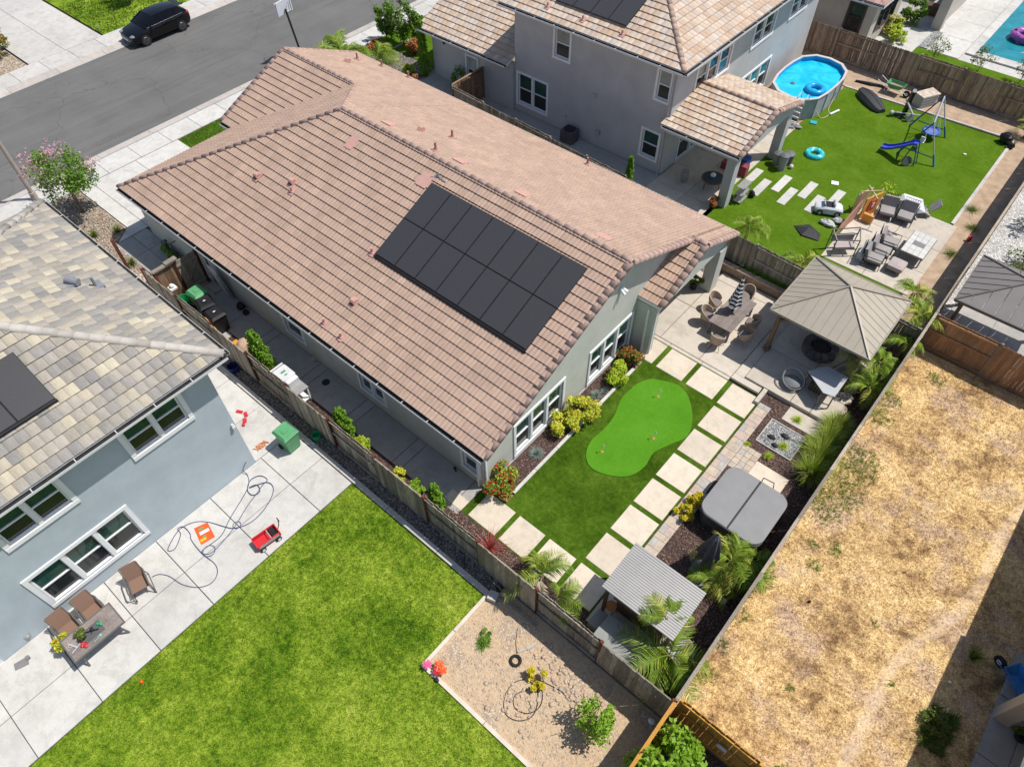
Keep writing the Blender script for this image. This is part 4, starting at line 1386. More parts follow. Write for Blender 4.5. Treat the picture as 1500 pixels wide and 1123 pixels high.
# solar array on the left slope
def array(root, x0, y0, nx, ny, pw, ph, zf, k, down, mat=m_solar):
    """panels on a slope: zf(x,y) is the roof plane; down = plan direction downhill (0,-1) or (1,0)"""
    c = 1/math.sqrt(1+k*k)
    for i in range(nx):
        for j in range(ny):
            if down == (0, -1):
                xa, xb = x0+i*pw+.008, x0+(i+1)*pw-.008; ya, yb = y0+j*ph*c+.008, y0+(j+1)*ph*c-.008
            else:
                ya, yb = y0+i*pw+.008, y0+(i+1)*pw-.008; xa, xb = x0+j*ph*c+.008, x0+(j+1)*ph*c-.008
            ps = MB().prism(R4(xa, ya, xb, yb), lambda x, y: zf(x, y)+.12, lambda x, y: zf(x, y)+.16).out('solar_panel', m_dkmet, root)
            MB().prism(R4(xa+.02, ya+.02, xb-.02, yb-.02), lambda x, y: zf(x, y)+.155, lambda x, y: zf(x, y)+.163).out('glass_face', mat, ps)
zL = lambda x, y: ZE+K*(y-8.4)
array(A, -16.95, 11.72, 7, 2, 1.045, 1.73, zL, K, (0, -1))
b = MB()
for y in (12.1, 13.0, 13.7, 14.6):
    b.beam((-16.95, y, zL(0, y)+.09), (-9.65, y, zL(0, y)+.09), .04, .05)
b.out('mounting_rail', m_dkmet, A)
MB().prism(R4(-16.95, 11.66, -9.64, 11.70), lambda x, y: zL(x, y)+.02, lambda x, y: zL(x, y)+.16).out('array_skirt', m_black, A)
def flash(root, x, y, zf, w=.26, h=.30, label=None):
    MB().prism(R4(x-w/2, y-h/2, x+w/2, y+h/2), lambda a, b_: zf(a, b_)+.05, lambda a, b_: zf(a, b_)+.085).out('flashing', m_salm, root)
def pipe_vent(root, x, y, zf, h=.35):
    flash(root, x, y, zf)
    z = zf(x, y); b = MB().cyl((x, y, z), (x, y, z+h), .05, .05, 9)
    b.cyl((x, y, z+h*.3), (x, y, z+h*.4), .09, .06, 9)
    b.out('vent_pipe', m_salm if h < .4 else M('pipe_maroon', (.36, .18, .15), .1), root)
def hood_vent(root, x, y, zf, mat=None, dy=-1):
    mat = mat or m_salm
    flash(root, x, y+.02*dy, zf, .28, .40)
    z = zf(x, y); b = MB()
    pts = [(0, 0), (.30, 0), (.34, .10), (.27, .20), (.12, .22), (0, .12)]
    for s in (0,):
        vs = [(x-.11, y+dy*(p*.8-.13), z+q*.85+.06) for p, q in pts]+[(x+.11, y+dy*(p*.8-.13), z+q*.85+.06) for p, q in pts]
        n = len(pts)
        b.add(vs, [tuple(range(n)), tuple(range(2*n-1, n-1, -1))]+[((i+1) % n, i, n+i, n+(i+1) % n) for i in range(n)])
    b.out('hood_vent', mat, root)
    MB().box(x-.085, y+dy*.145-.005, z+.07, x+.085, y+dy*.145+.005, z+.15).out('vent_opening', m_rubber, root)
zRt = lambda x, y: ZE+K*(23.3-y)
hood_vent(A, -24.22, 11.84, zL); hood_vent(A, -22.5, 12.36, zL); hood_vent(A, -16.35, 10.0, zL)
pipe_vent(A, -22.2, 12.05, zL, .3)
pipe_vent(A, -16.83, 8.85, zL, .3); pipe_vent(A, -15.85, 8.8, zL, .3); pipe_vent(A, -17.14, 11.75, zL, .28)
flash(A, -21.4, 14.78, zL, .42, .5); flash(A, -17.35, 14.9, zL, .55, .55)
hood_vent(A, -29.5, 21.2, zRt, dy=1); hood_vent(A, -20.2, 17.5, zRt, dy=1)
for x, y in ((-30.0, 22.2), (-29.0, 22.95), (-27.15, 23.1), (-19.3, 18.4), (-18.2, 16.4), (-15.36, 22.85)):
    pipe_vent(A, x, y, zRt, .41)
for x, y in ((-21.14, 16.63), (-17.07, 16.61), (-13.9, 16.6), (-10.15, 16.53)):
    flash(A, x, y, zRt, .55, .4)
b = MB().beam((-17.0, 15.25, zL(0, 15.25)+.1), (-16.5, 15.2, zL(0, 15.2)+.1), .03, .03).cyl((-17.1, 15.2, 5.7), (-16.9, 15.3, 5.95), .04, .04, 8).beam((-17.2, 15.1, 5.75), (-16.7, 15.35, 5.8), .02, .02)
b.out('roof_conduit', m_alum, A)
fl = MB().box(-8.99, 16.1, 4.15, -8.93, 16.3, 4.32).cyl((-8.93, 16.16, 4.2), (-8.76, 16.12, 4.12), .05, .06, 8).cyl((-8.93, 16.26, 4.22), (-8.78, 16.3, 4.14), .05, .06, 8)
fl.out('security_light', m_white, A)
MB().box(-9.0+.0, 8.9, .0, -8.96, 17.6, .06).out('wall_footing', m_conc3, A)

# ================================================================ BLUE HOUSE (lower left)
B = thing('blue_house', 'two-storey pale blue stucco house with blended grey and cream tiled roof', 'house', (-21, -2, 0))
colB = [(.34, .31, .26), (.28, .265, .24), (.50, .45, .34), (.38, .345, .29), (.26, .25, .235), (.31, .29, .265), (.44, .39, .30), (.36, .335, .29), (.29, .275, .25), (.41, .37, .31)]
EB = .333; WB = .30
zeB = 5.85
mBX = slopemat('tile_blend_rear', colB, (1, 0), -15.6, WB, EB, .5)
mBY = slopemat('tile_blend_side', colB, (0, 1), 4.75, WB, EB, .5)
roof_slope(B, [(-15.6, -14.5), (-15.6, 4.75), (-21.25, -.9), (-21.25, -14.5)], (1, 0), zeB, -15.6, K, WB, EB, PROFB, mBX, 'B', 200, deckmat=fas, stag=.5)
roof_slope(B, [(-15.6, 4.75), (-26.9, 4.75), (-21.25, -.9)], (0, 1), zeB, 4.75, K, WB, EB, PROFB, mBY, 'B', 298, deckmat=fas, stag=.5)
MB().prism([(-26.9, 4.75), (-26.9, -14.5), (-21.25, -14.5), (-21.25, -.9)], lambda x, y: zeB+K*(x+26.9)-.15, lambda x, y: zeB+K*(x+26.9)+.01).out('roof_far_side', M('tile_far', (.35, .32, .27), .2), B)
mcapB = M('cap_grey_cream', (.37, .345, .31), .12, 4, .85, obj=.28)
caps(B, (-15.6, 4.75, zeB+.03), (-21.25, -.9, zeB+K*5.65+.02), mcapB, name='hip_tile', r=.14)
caps(B, (-26.9, 4.75, zeB+.03), (-21.25, -.9, zeB+K*5.65+.02), mcapB, name='hip_tile', r=.14)
caps(B, (-21.25, -.9, zeB+K*5.65+.03), (-21.25, -12, zeB+K*5.65+.03), mcapB)
gutter(B, (-26.9, 4.75), (-15.6, 4.75), (0, 1), zeB); gutter(B, (-15.6, -14.5), (-15.6, 4.75), (1, 0), zeB)
hB = [(1.24, 3.04, 4.0, 5.28), (-2.62, -.80, 4.0, 5.28), (-6.6, -4.8, 4.0, 5.28), (-3.05, 0.0, .78, 2.38), (-8.6, -5.2, .1, 2.4)]
wall(B, 'x', -16.05, 1, -14, 4.16, -.03, 5.72, hB, m_stB)
window(B, 'x', -16.05, 1, *hB[0], n=2, trim=.15); window(B, 'x', -16.05, 1, *hB[1], n=2, trim=.15); window(B, 'x', -16.05, 1, *hB[2], n=2, trim=.15)
window(B, 'x', -16.05, 1, *hB[3], n=3, trim=.14); window(B, 'x', -16.05, 1, *hB[4], n=2, trim=.12)
wall(B, 'y', 4.16, 1, -26.5, -16.25, -.03, 5.72, [(-20.5, -19.5, 3.9, 5.1)], m_stB)
window(B, 'y', 4.16, 1, -20.5, -19.5, 3.9, 5.1, 1)
wall(B, 'x', -26.5, -1, -14, 3.96, -.03, 5.72, [], m_stB)
zB = lambda x, y: zeB-K*(x+15.6)
array(B, -18.66, -7.75, 8, 1, 1.045, 1.78, zB, K, (1, 0))
MB().prism(R4(-17.02, -7.75, -16.98, .62), lambda x, y: zB(x, y)+.02, lambda x, y: zB(x, y)+.15).out('array_skirt', m_black, B)
m_gyv = M('grey_vent', (.22, .23, .25), .1, 5, .6)
zBy = lambda x, y: zeB+K*(4.75-y)
b = MB().cyl((-21.1, 3.1, zBy(0, 3.1)+.17), (-20.75, 3.3, zBy(0, 3.3)+.2), .12, .12, 12).box(-21.15, 2.95, zBy(0, 3.1)+.0, -20.75, 3.35, zBy(0, 3.1)+.1)
b.out('hood_vent', m_gyv, B)
z = zBy(0, 3.7); MB().cyl((-20.6, 3.65, z), (-20.6, 3.65, z+.42), .045, .045, 9).box(-20.8, 3.5, z-.02, -20.4, 3.85, z+.08).out('vent_pipe', m_gyv, B)
MB().box(-16.04, 4.0, 2.42, -15.92, 4.1, 2.52).cyl((-15.97, 4.05, 2.52), (-15.97, 4.05, 2.62), .05, .03, 10).out('wall_vent', m_white, B)
MB().ball((-16.0, -4.2, .35), (.05, .06, .06)).box(-16.04, -4.28, .28, -16.0, -4.12, .42).out('hose_bib', m_alum, B)

# ================================================================ GREY HOUSE (upper right)
Rr = thing('grey_house', 'two-storey grey stucco house with tan blended tiles, covered patio and rooftop panels', 'house', (-19, 35, 0))
colR = [(.52, .39, .29), (.56, .44, .34), (.60, .50, .41), (.49, .37, .28), (.52, .45, .385), (.51, .375, .27), (.58, .47, .37), (.50, .41, .34)]
ER = .333; WR = .30; zeR = 5.85
mRY = slopemat('tile_tan_side', colR, (0, -1), 27.61, WR, ER, .5)
mRX = slopemat('tile_tan_rear', colR, (1, 0), -13.87, WR, ER, .5)
mRL = slopemat('tile_tan_garage', colR, (0, -1), 27.45, WR, ER, .5)
mRP = slopemat('tile_tan_patio', colR, (0, -1), 27.65, WR, ER, .5)
mRQ = slopemat('tile_tan_patio_right', colR, (0, 1), 33.75, WR, ER, .5)
def sR(poly, down, e0, mat, nind, ez=zeR, k=K): roof_slope(Rr, poly, down, ez, e0, k, WR, ER, PROFB, mat, 'R', nind, deckmat=fas, stag=.5)
sR([(-14.6, 27.65), (-10.4, 27.65), (-10.4, 30.7), (-14.6, 30.7)], (0, -1), -27.65, mRP, 90, ez=3.05, k=.295)
sR([(-14.6, 30.7), (-10.4, 30.7), (-10.4, 33.75), (-14.6, 33.75)], (0, 1), 33.75, mRQ, 120, ez=3.05, k=.295)
sR([(-24.8, 27.61), (-13.87, 27.61), (-19.33, 33.07)], (0, -1), -27.61, mRY, 200)
sR([(-13.87, 27.61), (-13.87, 44.3), (-19.33, 38.8), (-19.33, 33.07)], (1, 0), -13.87, mRX, 298)
sR([(-30.9, 27.45), (-24.2, 27.45), (-24.2, 34), (-30.9, 34)], (0, -1), -27.45, mRL, 298, ez=2.85)
MB().prism([(-24.8, 27.61), (-19.33, 33.07), (-19.33, 38.8), (-24.8, 44.3)], lambda x, y: zeR+K*(x+24.8)-.15, lambda x, y: zeR+K*(x+24.8)+.01).out('roof_far_side', M('tile_far_tan', (.5, .4, .3), .2), Rr)
mcapR = M('cap_rose', (.42, .30, .24), .14, 6, .85, obj=.15)
caps(Rr, (-13.87, 27.61, zeR+.03), (-19.33, 33.07, zeR+K*5.46), mcapR, name='hip_tile', r=.12)
caps(Rr, (-14.5, 30.7, 3.97), (-10.4, 30.7, 3.97), mcapR, r=.11)
caps(Rr, (-10.4, 27.65, 3.07), (-10.4, 30.65, 3.95), mcapR, step=.345, name='rake_tile', rake=1)
caps(Rr, (-10.4, 30.75, 3.95), (-10.4, 33.75, 3.07), mcapR, step=.345, name='rake_tile', rake=1)
gutter(Rr, (-24.8, 27.61), (-13.87, 27.61), (0, -1), zeR); gutter(Rr, (-13.87, 27.61), (-13.87, 44.3), (1, 0), zeR)
gutter(Rr, (-30.9, 27.45), (-24.2, 27.45), (0, -1), 2.85); gutter(Rr, (-14.5, 27.65), (-10.4, 27.65), (0, -1), 3.05)
hY = [(-21.52, -20.6, 3.95, 5.36), (-15.40, -14.72, 3.9, 5.3), (-23.95, -21.95, .55, 2.22), (-15.78, -14.85, .72, 2.12), (-27.65, -26.85, .55, 2.05)]
wall(Rr, 'y', 28.16, -1, -24.2, -14.65, -.03, 5.72, hY[:4], m_stR)
window(Rr, 'y', 28.16, -1, *hY[0], n=1, trim=.12, up=m_glb); window(Rr, 'y', 28.16, -1, *hY[1], n=1, trim=.12, up=m_glb)
window(Rr, 'y', 28.16, -1, *hY[2], n=2, trim=.12); window(Rr, 'y', 28.16, -1, *hY[3], n=1, trim=.12)
wall(Rr, 'y', 28.0, -1, -30.4, -24.22, -.03, 2.72, [hY[4]], m_stR)
window(Rr, 'y', 28.0, -1, *hY[4], n=1, trim=.10, up=m_glb, low=m_gld)
hX = [(30.12, 33.3, 3.62, 4.85), (35.7, 37.9, 3.72, 4.9), (39.9, 41.9, 3.75, 4.9), (35.6, 38.8, .45, 2.0), (29.6, 32.2, .05, 2.1)]
wall(Rr, 'x', -14.45, 1, 28.16, 43.8, -.03, 5.72, hX, m_stR)
window(Rr, 'x', -14.45, 1, *hX[0], n=3, trim=.12, up=[m_glb, m_glg, m_gld], low=[m_gld, m_gld, glassm('blue_curtain_pane', (.02, .16, .30), .2)])
window(Rr, 'x', -14.45, 1, *hX[1], n=2, trim=.12); window(Rr, 'x', -14.45, 1, *hX[2], n=2, trim=.12)
window(Rr, 'x', -14.45, 1, *hX[3], n=3, trim=.12, up=m_glteal)
window(Rr, 'x', -14.45, 1, *hX[4], n=2, trim=.08, up=m_gld)
wall(Rr, 'x', -24.2, -1, 28.36, 43.6, 2.8, 5.72, [], m_stR); wall(Rr, 'y', 43.8, 1, -24.2, -14.65, -.03, 5.72, [], m_stR)
wall(Rr, 'x', -30.4, -1, 28.2, 34, -.03, 2.72, [], m_stR)
for x, y in ((-11.0, 27.85), (-11.0, 33.05)):
    MB().box(x, y, 0, x+.45, y+.5, 2.62).out('patio_column', m_stR, Rr)
gable(-10.95, -10.55, [(27.85, 2.62), (33.55, 2.62), (33.55, 2.95), (30.7, 3.72), (27.85, 2.95)]).out('patio_beam', m_stR, Rr)
MB().box(-14.4, 27.85, 2.62, -10.96, 28.1, 2.92).out('patio_side_beam', m_stR, Rr)
zRR = lambda x, y: zeR+K*(y-27.61)
array(Rr, -21.9, 28.55, 4, 1, 1.045, 1.80, zRR, K, (0, -1))
for x in (-22.1, -19.95, -17.67):
    pipe_vent(Rr, x, 28.2, zRR, .28)
flash(Rr, -16.5, 33.5, lambda x, y: zeR-K*(x+13.87), .4, .4)
MB().box(-18.95, 28.06, 2.68, -18.77, 28.15, 2.85).out('wall_vent', m_stR, Rr)
MB().box(-18.5, 28.04, .75, -18.3, 28.15, 1.0).box(-20.65, 28.1, .9, -20.55, 28.15, 1.02).out('meter_box', m_alum, Rr)
MB().ball((-29.35, 27.93, 2.25), (.08, .08, .1)).box(-29.4, 27.93, 2.2, -29.3, 28.0, 2.4).out('wall_lamp', m_black, Rr)
MB().box(-14.62, 28.06, 0, -14.54, 28.15, 5.6).out('downpipe', m_stR, Rr)

# ================================================================ FAR HOUSE beyond the fence, and the shaded house at lower right
E_ = thing('tan_house', 'single-storey light stucco house with dark window trim behind the far board fence', 'house', (-16, 50, 0))
m_brtrim = M('brown_trim', (.07, .065, .055), .1)
wall(E_, 'y', 47.0, -1, -24, -11.95, -.03, 2.8, [(-13.5, -12.62, 1.0, 2.5)], m_stE)
window(E_, 'y', 47.0, -1, -13.5, -12.62, 1.0, 2.5, 1, trim=.12, tm=m_brtrim, up=m_glg)
wall(E_, 'x', -11.95, 1, 47.2, 52.0, -.03, 2.8, [(48.0, 50.8, .9, 2.3)], m_stE)
window(E_, 'x', -11.95, 1, 48.0, 50.8, .9, 2.3, 3, trim=.08, tm=m_brtrim)
MB().box(-9.8, 52.6, -.03, -9.2, 53.2, 2.7).out('porch_pier', m_stE, E_)
MB().box(-9.8, 53.2, -.03, -9.4, 66, 2.9).out('wall', m_stE, E_)
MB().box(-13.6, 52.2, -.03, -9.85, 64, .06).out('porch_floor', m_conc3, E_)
MB().box(-14, 58, -.03, -9.9, 58.3, 2.8).out('wall', m_stE, E_)
colE = [(.44, .28, .24), (.50, .33, .27), (.40, .25, .21)]
mEY = slopemat('tile_rose_side', colE, (0, -1), 46.55, .33, .38); mEX = slopemat('tile_rose_end', colE, (1, 0), -11.5, .33, .38)
roof_slope(E_, [(-24, 46.55), (-11.5, 46.55), (-15.6, 50.65), (-24, 50.65)], (0, -1), 2.95, -46.55, K, .33, .38, PROFA, mEY, 'E', 0, deckmat=fas)
roof_slope(E_, [(-11.5, 46.55), (-11.5, 52.4), (-15.6, 52.4), (-15.6, 50.65)], (1, 0), 2.95, -11.5, K, .33, .38, PROFA, mEX, 'E', 0, deckmat=fas)
roof_slope(E_, [(-10.0, 56.5), (-10.0, 66), (-16, 66), (-16, 56.5)], (1, 0), 2.95, -10.0, .3, .33, .38, PROFA, mEX, 'E', 0, deckmat=fas)
gutter(E_, (-24, 46.55), (-11.5, 46.55), (0, -1), 2.95)

D = thing('shaded_house', 'beige stucco house whose patio beam enters the frame at the lower right', 'house', (12, 10, 0))
mDW = slopemat('tile_tan_patio_cover', colR, (-1, 0), 7.1, WR, ER, .5)
DZ = 3.0
MB().box(7.0, 12.6, -.03, 7.4, 13.0, 2.85).out('patio_column', m_stD, D)
MB().box(9.0, 3, -.03, 18, 26, 2.8).out('wall', m_stD, D)
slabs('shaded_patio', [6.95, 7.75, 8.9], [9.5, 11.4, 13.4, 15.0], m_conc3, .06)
roof_slope(D, [(6.73, 15.5), (6.73, 27), (12, 27), (12, 15.5)], (-1, 0), DZ, -6.73, .3, WR, ER, PROFB, mDW, 'D', 0, deckmat=fas, stag=.5)
roof_slope(D, [(6.62, 11.9), (6.62, 15.5), (12, 15.5), (12, 11.9)], (-1, 0), DZ, -6.62, .3, WR, ER, PROFB, mDW, 'D', 30, deckmat=fas, stag=.5)
roof_slope(D, [(6.85, 3.0), (6.85, 11.9), (12, 11.9), (12, 3.0)], (-1, 0), 3.3, -6.85, .3, WR, ER, PROFB, mDW, 'D', 60, deckmat=fas, stag=.5)
# ================================================================ FENCES
F1 = fence('weathered grey board fence between the blue house yard and our garden', 'y', 6.52, -26.1, -.12, (m_fence, m_fence), first=-1, postmat=m_post)
F2 = fence('grey board fence along the dry field behind the hot tub and gazebo', 'x', -.07, 6.6, 25.2, (m_fence, m_fence), first=-1, cap=True)
F3 = fence('greenish grey board fence between our house and the grey house', 'y', 24.68, -26.3, -.2, (m_fence, m_fence), first=1)
F3.rotation_euler = (0, 0, -.052)
F4 = fence('patchy brown board fence behind the above-ground pool and swing set', 'y', 44.95, -30, 4.0, (m_fenceE, m_fenceE), first=-1)
F5 = fence('board fence between the play lawn soil strip and the white gravel yard', 'x', -.07, 25.3, 46.0, (m_fence, m_fence), first=1, cap=True)
F6 = fence('orange-brown board fence at the far end of the dry field', 'y', 25.2, .05, 9.5, (m_fenceO, m_fenceO), first=1)
F7 = fence('amber stained board fence beside the bright green tree, facing the dry field', 'y', 6.66, .05, 9.4, (m_fenceC, m_fenceC), first=1, postmat=m_fenceC)
F8 = fence('amber stained fence seen edge-on beside the cobbled dirt patch', 'x', -.07, -8.0, 6.45, (m_fenceC, m_fenceC), first=1, postmat=m_fenceC, cap=True)
F9 = fence('short grey fence return joining the grey house wall', 'x', -26.35, 25.45, 27.9, (m_fenceR, m_fenceR), first=1, bay=1.6, cap=True)
# side gate
g = thing('side_gate', 'weathered side gate with rust red posts and a post-and-rail header by our bins', 'gate', (-25.5, 7.6, 0))
for y in (6.66, 7.55, 8.6):
    MB().box(-25.56, y-.05, 0, -25.44, y+.05, 1.85).out('gate_post', m_post, g)
MB().box(-25.6, 6.6, 1.85, -25.4, 7.55, 1.92).box(-25.62, 7.2, 1.92, -25.38, 7.75, 1.99).out('header', m_gpost, g)
for k in range(6):
    MB().box(-25.52, 7.62+k*.155, .08, -25.49, 7.62+k*.155+.148, 1.8).out('board', m_fence, g)
for k in range(5):
    MB().box(-25.52, 6.73+k*.155, .08, -25.49, 6.73+k*.155+.148, 1.8).out('board', m_fenceR, g)
MB().beam((-25.46, 7.6, .3), (-25.46, 8.55, 1.5), .03, .09).box(-25.48, 7.6, .25, -25.44, 8.56, .34).box(-25.48, 7.6, 1.5, -25.44, 8.56, 1.59).out('gate_frame', m_gpost, g)
p_ = MB().box(-28.9, 6.6, 0, -28.78, 6.72, 1.8)
tag(p_.out('fence_post', m_post, org=(-28.84, 6.66, 0)), 'lone rust red fence post standing in the pebble bed by the roof edge', 'fence post')
p_ = MB().box(-26.9, 6.6, 0, -26.78, 6.72, 1.3)
tag(p_.out('fence_post', m_post, org=(-26.84, 6.66, 0)), 'short rust red post between the lone post and the side gate', 'fence post')

# ================================================================ STREET
def car():
    t = thing('parked_car', 'black five-door hatchback parked against the far kerb beside the green lawn', 'car', (0, 0, 0))
    cp = M('black_paint', (.004, .004, .005), .1, 3, .14, spec=.3, coat=.25)
    gl = glassm('tinted_glass', (.003, .003, .004), .1)
    gl.node_tree.nodes['Principled BSDF'].inputs['Specular IOR Level'].default_value = .25
    # stations along length (front at -2.15): x, sill, belt, half widths
    st = [(-2.16, .34, .58, .60), (-2.08, .24, .68, .76), (-1.8, .22, .80, .86), (-1.2, .20, .91, .90), (-.9, .20, .95, .905), (0, .20, .98, .91), (1.0, .20, 1.02, .905), (1.6, .22, 1.05, .88), (1.98, .28, 1.04, .80), (2.12, .40, .92, .70)]
    rows = []
    for x, zs, zb, w in st:
        zm = zs+(zb-zs)*.55
        half = [(0, zs), (w*.88, zs), (w*.985, zs+.10), (w, zm), (w*.985, zb-.10), (w*.90, zb), (w*.6, zb+.035), (0, zb+.05)]
        ring = [(y, z) for y, z in half]+[(-y, z) for y, z in half[-2:0:-1]]
        rows.append([(x, y, z) for y, z in ring])
    k = len(rows[0]); b = MB(); vs = [p for r in rows for p in r]; fs = []
    for j in range(len(rows)-1):
        for i in range(k):
            fs.append((j*k+i, (j+1)*k+i, (j+1)*k+(i+1) % k, j*k+(i+1) % k))
    fs += [tuple(range(k)), tuple(range(len(rows)*k-1, (len(rows)-1)*k-1, -1))]
    b.add(vs, fs); b.out('body', cp, t, smooth=35)
    # cabin
    cab = [(-1.15, .96, .96, .80, .80), (-.35, .99, 1.42, .84, .62), (.1, 1.0, 1.475, .85, .64), (.9, 1.03, 1.475, .85, .63), (1.55, 1.05, 1.40, .82, .60), (2.02, 1.05, 1.06, .74, .70)]
    vs = []; fs = []
    for x, z0, z1, w0, w1 in cab:
        vs += [(x, -w0, z0), (x, -w1, z1-.02), (x, -w1*.55, z1+.012), (x, w1*.55, z1+.012), (x, w1, z1-.02), (x, w0, z0)]
    for j in range(len(cab)-1):
        for i in range(5):
            fs.append((j*6+i, j*6+i+1, (j+1)*6+i+1, (j+1)*6+i))
    MB().add(vs, fs).out('window_glass', gl, t, smooth=30)
    rf = []; 
    b = MB()
    top = cab[1:5]; vs = []; fs = []
    for x, z0, z1, w0, w1 in top:
        vs += [(x, -w1-.01, z1-.01), (x, -w1*.55, z1+.024), (x, w1*.55, z1+.024), (x, w1+.01, z1-.01)]
    for j in range(3):
        for i in range(3):
            fs.append((j*4+i, j*4+i+1, (j+1)*4+i+1, (j+1)*4+i))
    MB().add(vs, fs).out('roof', cp, t, smooth=30)
    MB().obox((1.78, 0, 1.42), (.34, 1.16, .035), ry=.12).out('spoiler', cp, t)
    for s in (-1, 1):
        b = MB()
        for (x0, z0, y0), (x1, z1, y1) in (((-1.1, .98, .80), (-.37, 1.41, .63)), ((.15, 1.0, .855), (.15, 1.46, .65)), ((1.1, 1.04, .845), (1.2, 1.44, .63))):
            b.beam((x0, s*y0, z0), (x1, s*y1, z1), .05, .03)
        b.out('pillar', cp, t)
        MB().beam((-1.0, s*.865, .965), (1.6, s*.85, 1.06), .02, .02).out('belt_trim', m_alum, t)
        MB().ball((-.72, s*.99, 1.02), (.09, .12, .08), 8).out('wing_mirror', cp, t, smooth=60)
        MB().ball((-1.96, s*.62, .70), (.20, .17, .08), 10).out('headlight', M('lamp_lens', (.22, .22, .24), .1, 4, .1), t, smooth=60)
        MB().ball((2.0, s*.66, .93), (.13, .15, .13), 10).out('tail_light', M('tail_red', (.65, .01, .03), .1, 4, .2), t, smooth=60)
        MB().box(-.2, s*.905-.01, .82, 0, s*.905+.015, .86).box(.85, s*.905-.01, .85, 1.05, s*.905+.015, .89).out('door_handle', cp, t)
        for x in (-1.32, 1.30):
            w = MB().cyl((x, s*.70, .33), (x, s*.93, .33), .335, .325, 22).out('wheel', m_rubber, t, smooth=40)
            b = MB().cyl((x, s*.925, .33), (x, s*.94, .33), .235, .22, 20)
            for i in range(5):
                a = i*2*PI/5
                b.beam((x, s*.95, .33), (x+math.cos(a)*.22, s*.945, .33+math.sin(a)*.22), .05, .02)
            b.out('rim', M('rim_grey', (.16, .16, .165), .1, 4, .3, metal=.8), w)
    MB().box(-2.19, -.26, .42, -2.15, .26, .52).out('number_plate', m_white, t)
    MB().box(-2.10, -.75, .20, -1.9, .75, .27).out('front_lip', m_black, t)
    return t
c = car(); place(c, -47.84, 20.07, .0, PI/2)
# basketball hoop seen from behind
h = thing('basketball_hoop', 'portable basketball hoop with white backboard standing at the near kerb', 'basketball hoop', (-37.95, 23.9, 0))
MB().beam((-37.9, 23.95, .05), (-38.25, 23.8, 3.0), .09, .09).out('pole', m_black, h)
MB().obox((-38.35, 23.75, 3.12), (.05, 1.12, .76), rz=.25, ry=0).out('backboard', M('backboard', (.55, .57, .62), .05, 3, .5), h)
b = MB()
for s in (-1, 1):
    b.beam((-38.3, 23.8+s*.15, 2.85), (-38.32, 23.78+s*.3, 3.3), .03, .03); b.beam((-38.3+s*.0, 23.2 if s < 0 else 24.3, 2.75), (-38.33, 23.2 if s < 0 else 24.3, 3.5), .04, .04)
b.beam((-38.24, 23.22, 2.76), (-38.46, 24.3, 2.76), .04, .04).beam((-38.24, 23.22, 3.49), (-38.46, 24.3, 3.49), .04, .04)
b.out('frame', m_white, h)
MB().torus((-38.65, 23.7, 2.95), .23, .015, 16, 5).out('rim', m_orangep, h)
MB().rbox(-38.3, 23.5, .11, -37.3, 24.3, .3, .12).out('base', m_black, h)
lp = thing('street_lamp', 'tall tan street lamp pole rising at the left edge beside the crape myrtle', 'street lamp', (-37.05, 6.4, .1))
MB().cyl((-37.05, 6.4, .1), (-37.05, 6.4, 8.6), .11, .07, 12).cyl((-37.05, 6.4, .1), (-37.05, 6.4, .5), .17, .15, 12).out('pole', M('lamp_pole', (.36, .31, .27), .1, 3, .6), lp, smooth=40)
MB().beam((-37.05, 6.4, 8.5), (-38.6, 6.4, 8.9), .08, .08).out('arm', M('lamp_pole', (.4,)*3), lp)
MB().rbox(-39.3, 6.25, 8.8, -38.5, 6.55, 8.95, .1).out('lamp_head', m_alum, lp)

def tree(name, label, cat, x, y, h, r, leaf, n=3200, size=.07, trunk=.06, fl=None, z=0, bare=.35, ncl=20, multi=1):
    rng = np.random.default_rng(int(abs(x*19+y*5)*10))
    t = thing(name, label, cat, (x, y, z))
    b = MB()
    for k in range(multi):
        ox, oy = (rng.normal()*.15, rng.normal()*.15) if multi > 1 else (0, 0)
        b.tube([(x+ox*.3, y+oy*.3, z), (x+ox, y+oy, z+h*.3), (x+ox*2, y+oy*2, z+h*.62)], [trunk, trunk*.75, trunk*.4], 7)
    for i in range(9):
        a = i*2.4; rr = r*(.5+.3*rng.random())
        b.tube([(x, y, z+h*(bare+.03*i/2)), (x+math.cos(a)*rr*.5, y+math.sin(a)*rr*.5, z+h*(bare+.18+.03*i)), (x+math.cos(a)*rr, y+math.sin(a)*rr, z+h*(.6+.035*i))], [trunk*.5, trunk*.3, .008], 5)
    b.out('trunk', m_bark, t)
    P = blobpts((x, y, z+h*(1+bare)/2), (r, r, h*(1-bare)/2), n, rng, ncl)
    leafmesh('crown', P, size, leaf, t, rng)
    if fl:
        P2 = blobpts((x, y, z+h*(1+bare)/2+.1*h), (r*1.1, r*1.1, h*(1-bare)/2), fl[1], rng, ncl//2)
        o = leafmesh('blossom', P2, size*.8, fl[0], t, rng)
    return t
tree('crape_myrtle', 'crape myrtle with pink blossom in the pebble bed beside the driveway', 'tree', -34.3, 7.45, 3.2, 1.35, [m_green, m_olive], 3600, .08, fl=([m_pink], 700), ncl=26, multi=3, z=.06)
tree('young_tree', 'small young tree on the far lawn behind the black car', 'tree', -53.2, 21.2, 2.6, .9, [m_green], 1500, .09, z=.09)
shrub('shrub', 'rust and green shrubs at the left edge beside the far driveway', 'shrub', -53.2, 11.9, .06, 1.1, 1.3, [m_green, m_rust, m_olive], 2600, .09, [.5, .3, .2])
shrub('shrub', 'green shrub at the upper left corner next to the far driveway', 'shrub', -55.2, 12.5, .06, .9, 1.4, [m_green, m_olive], 1800, .09)
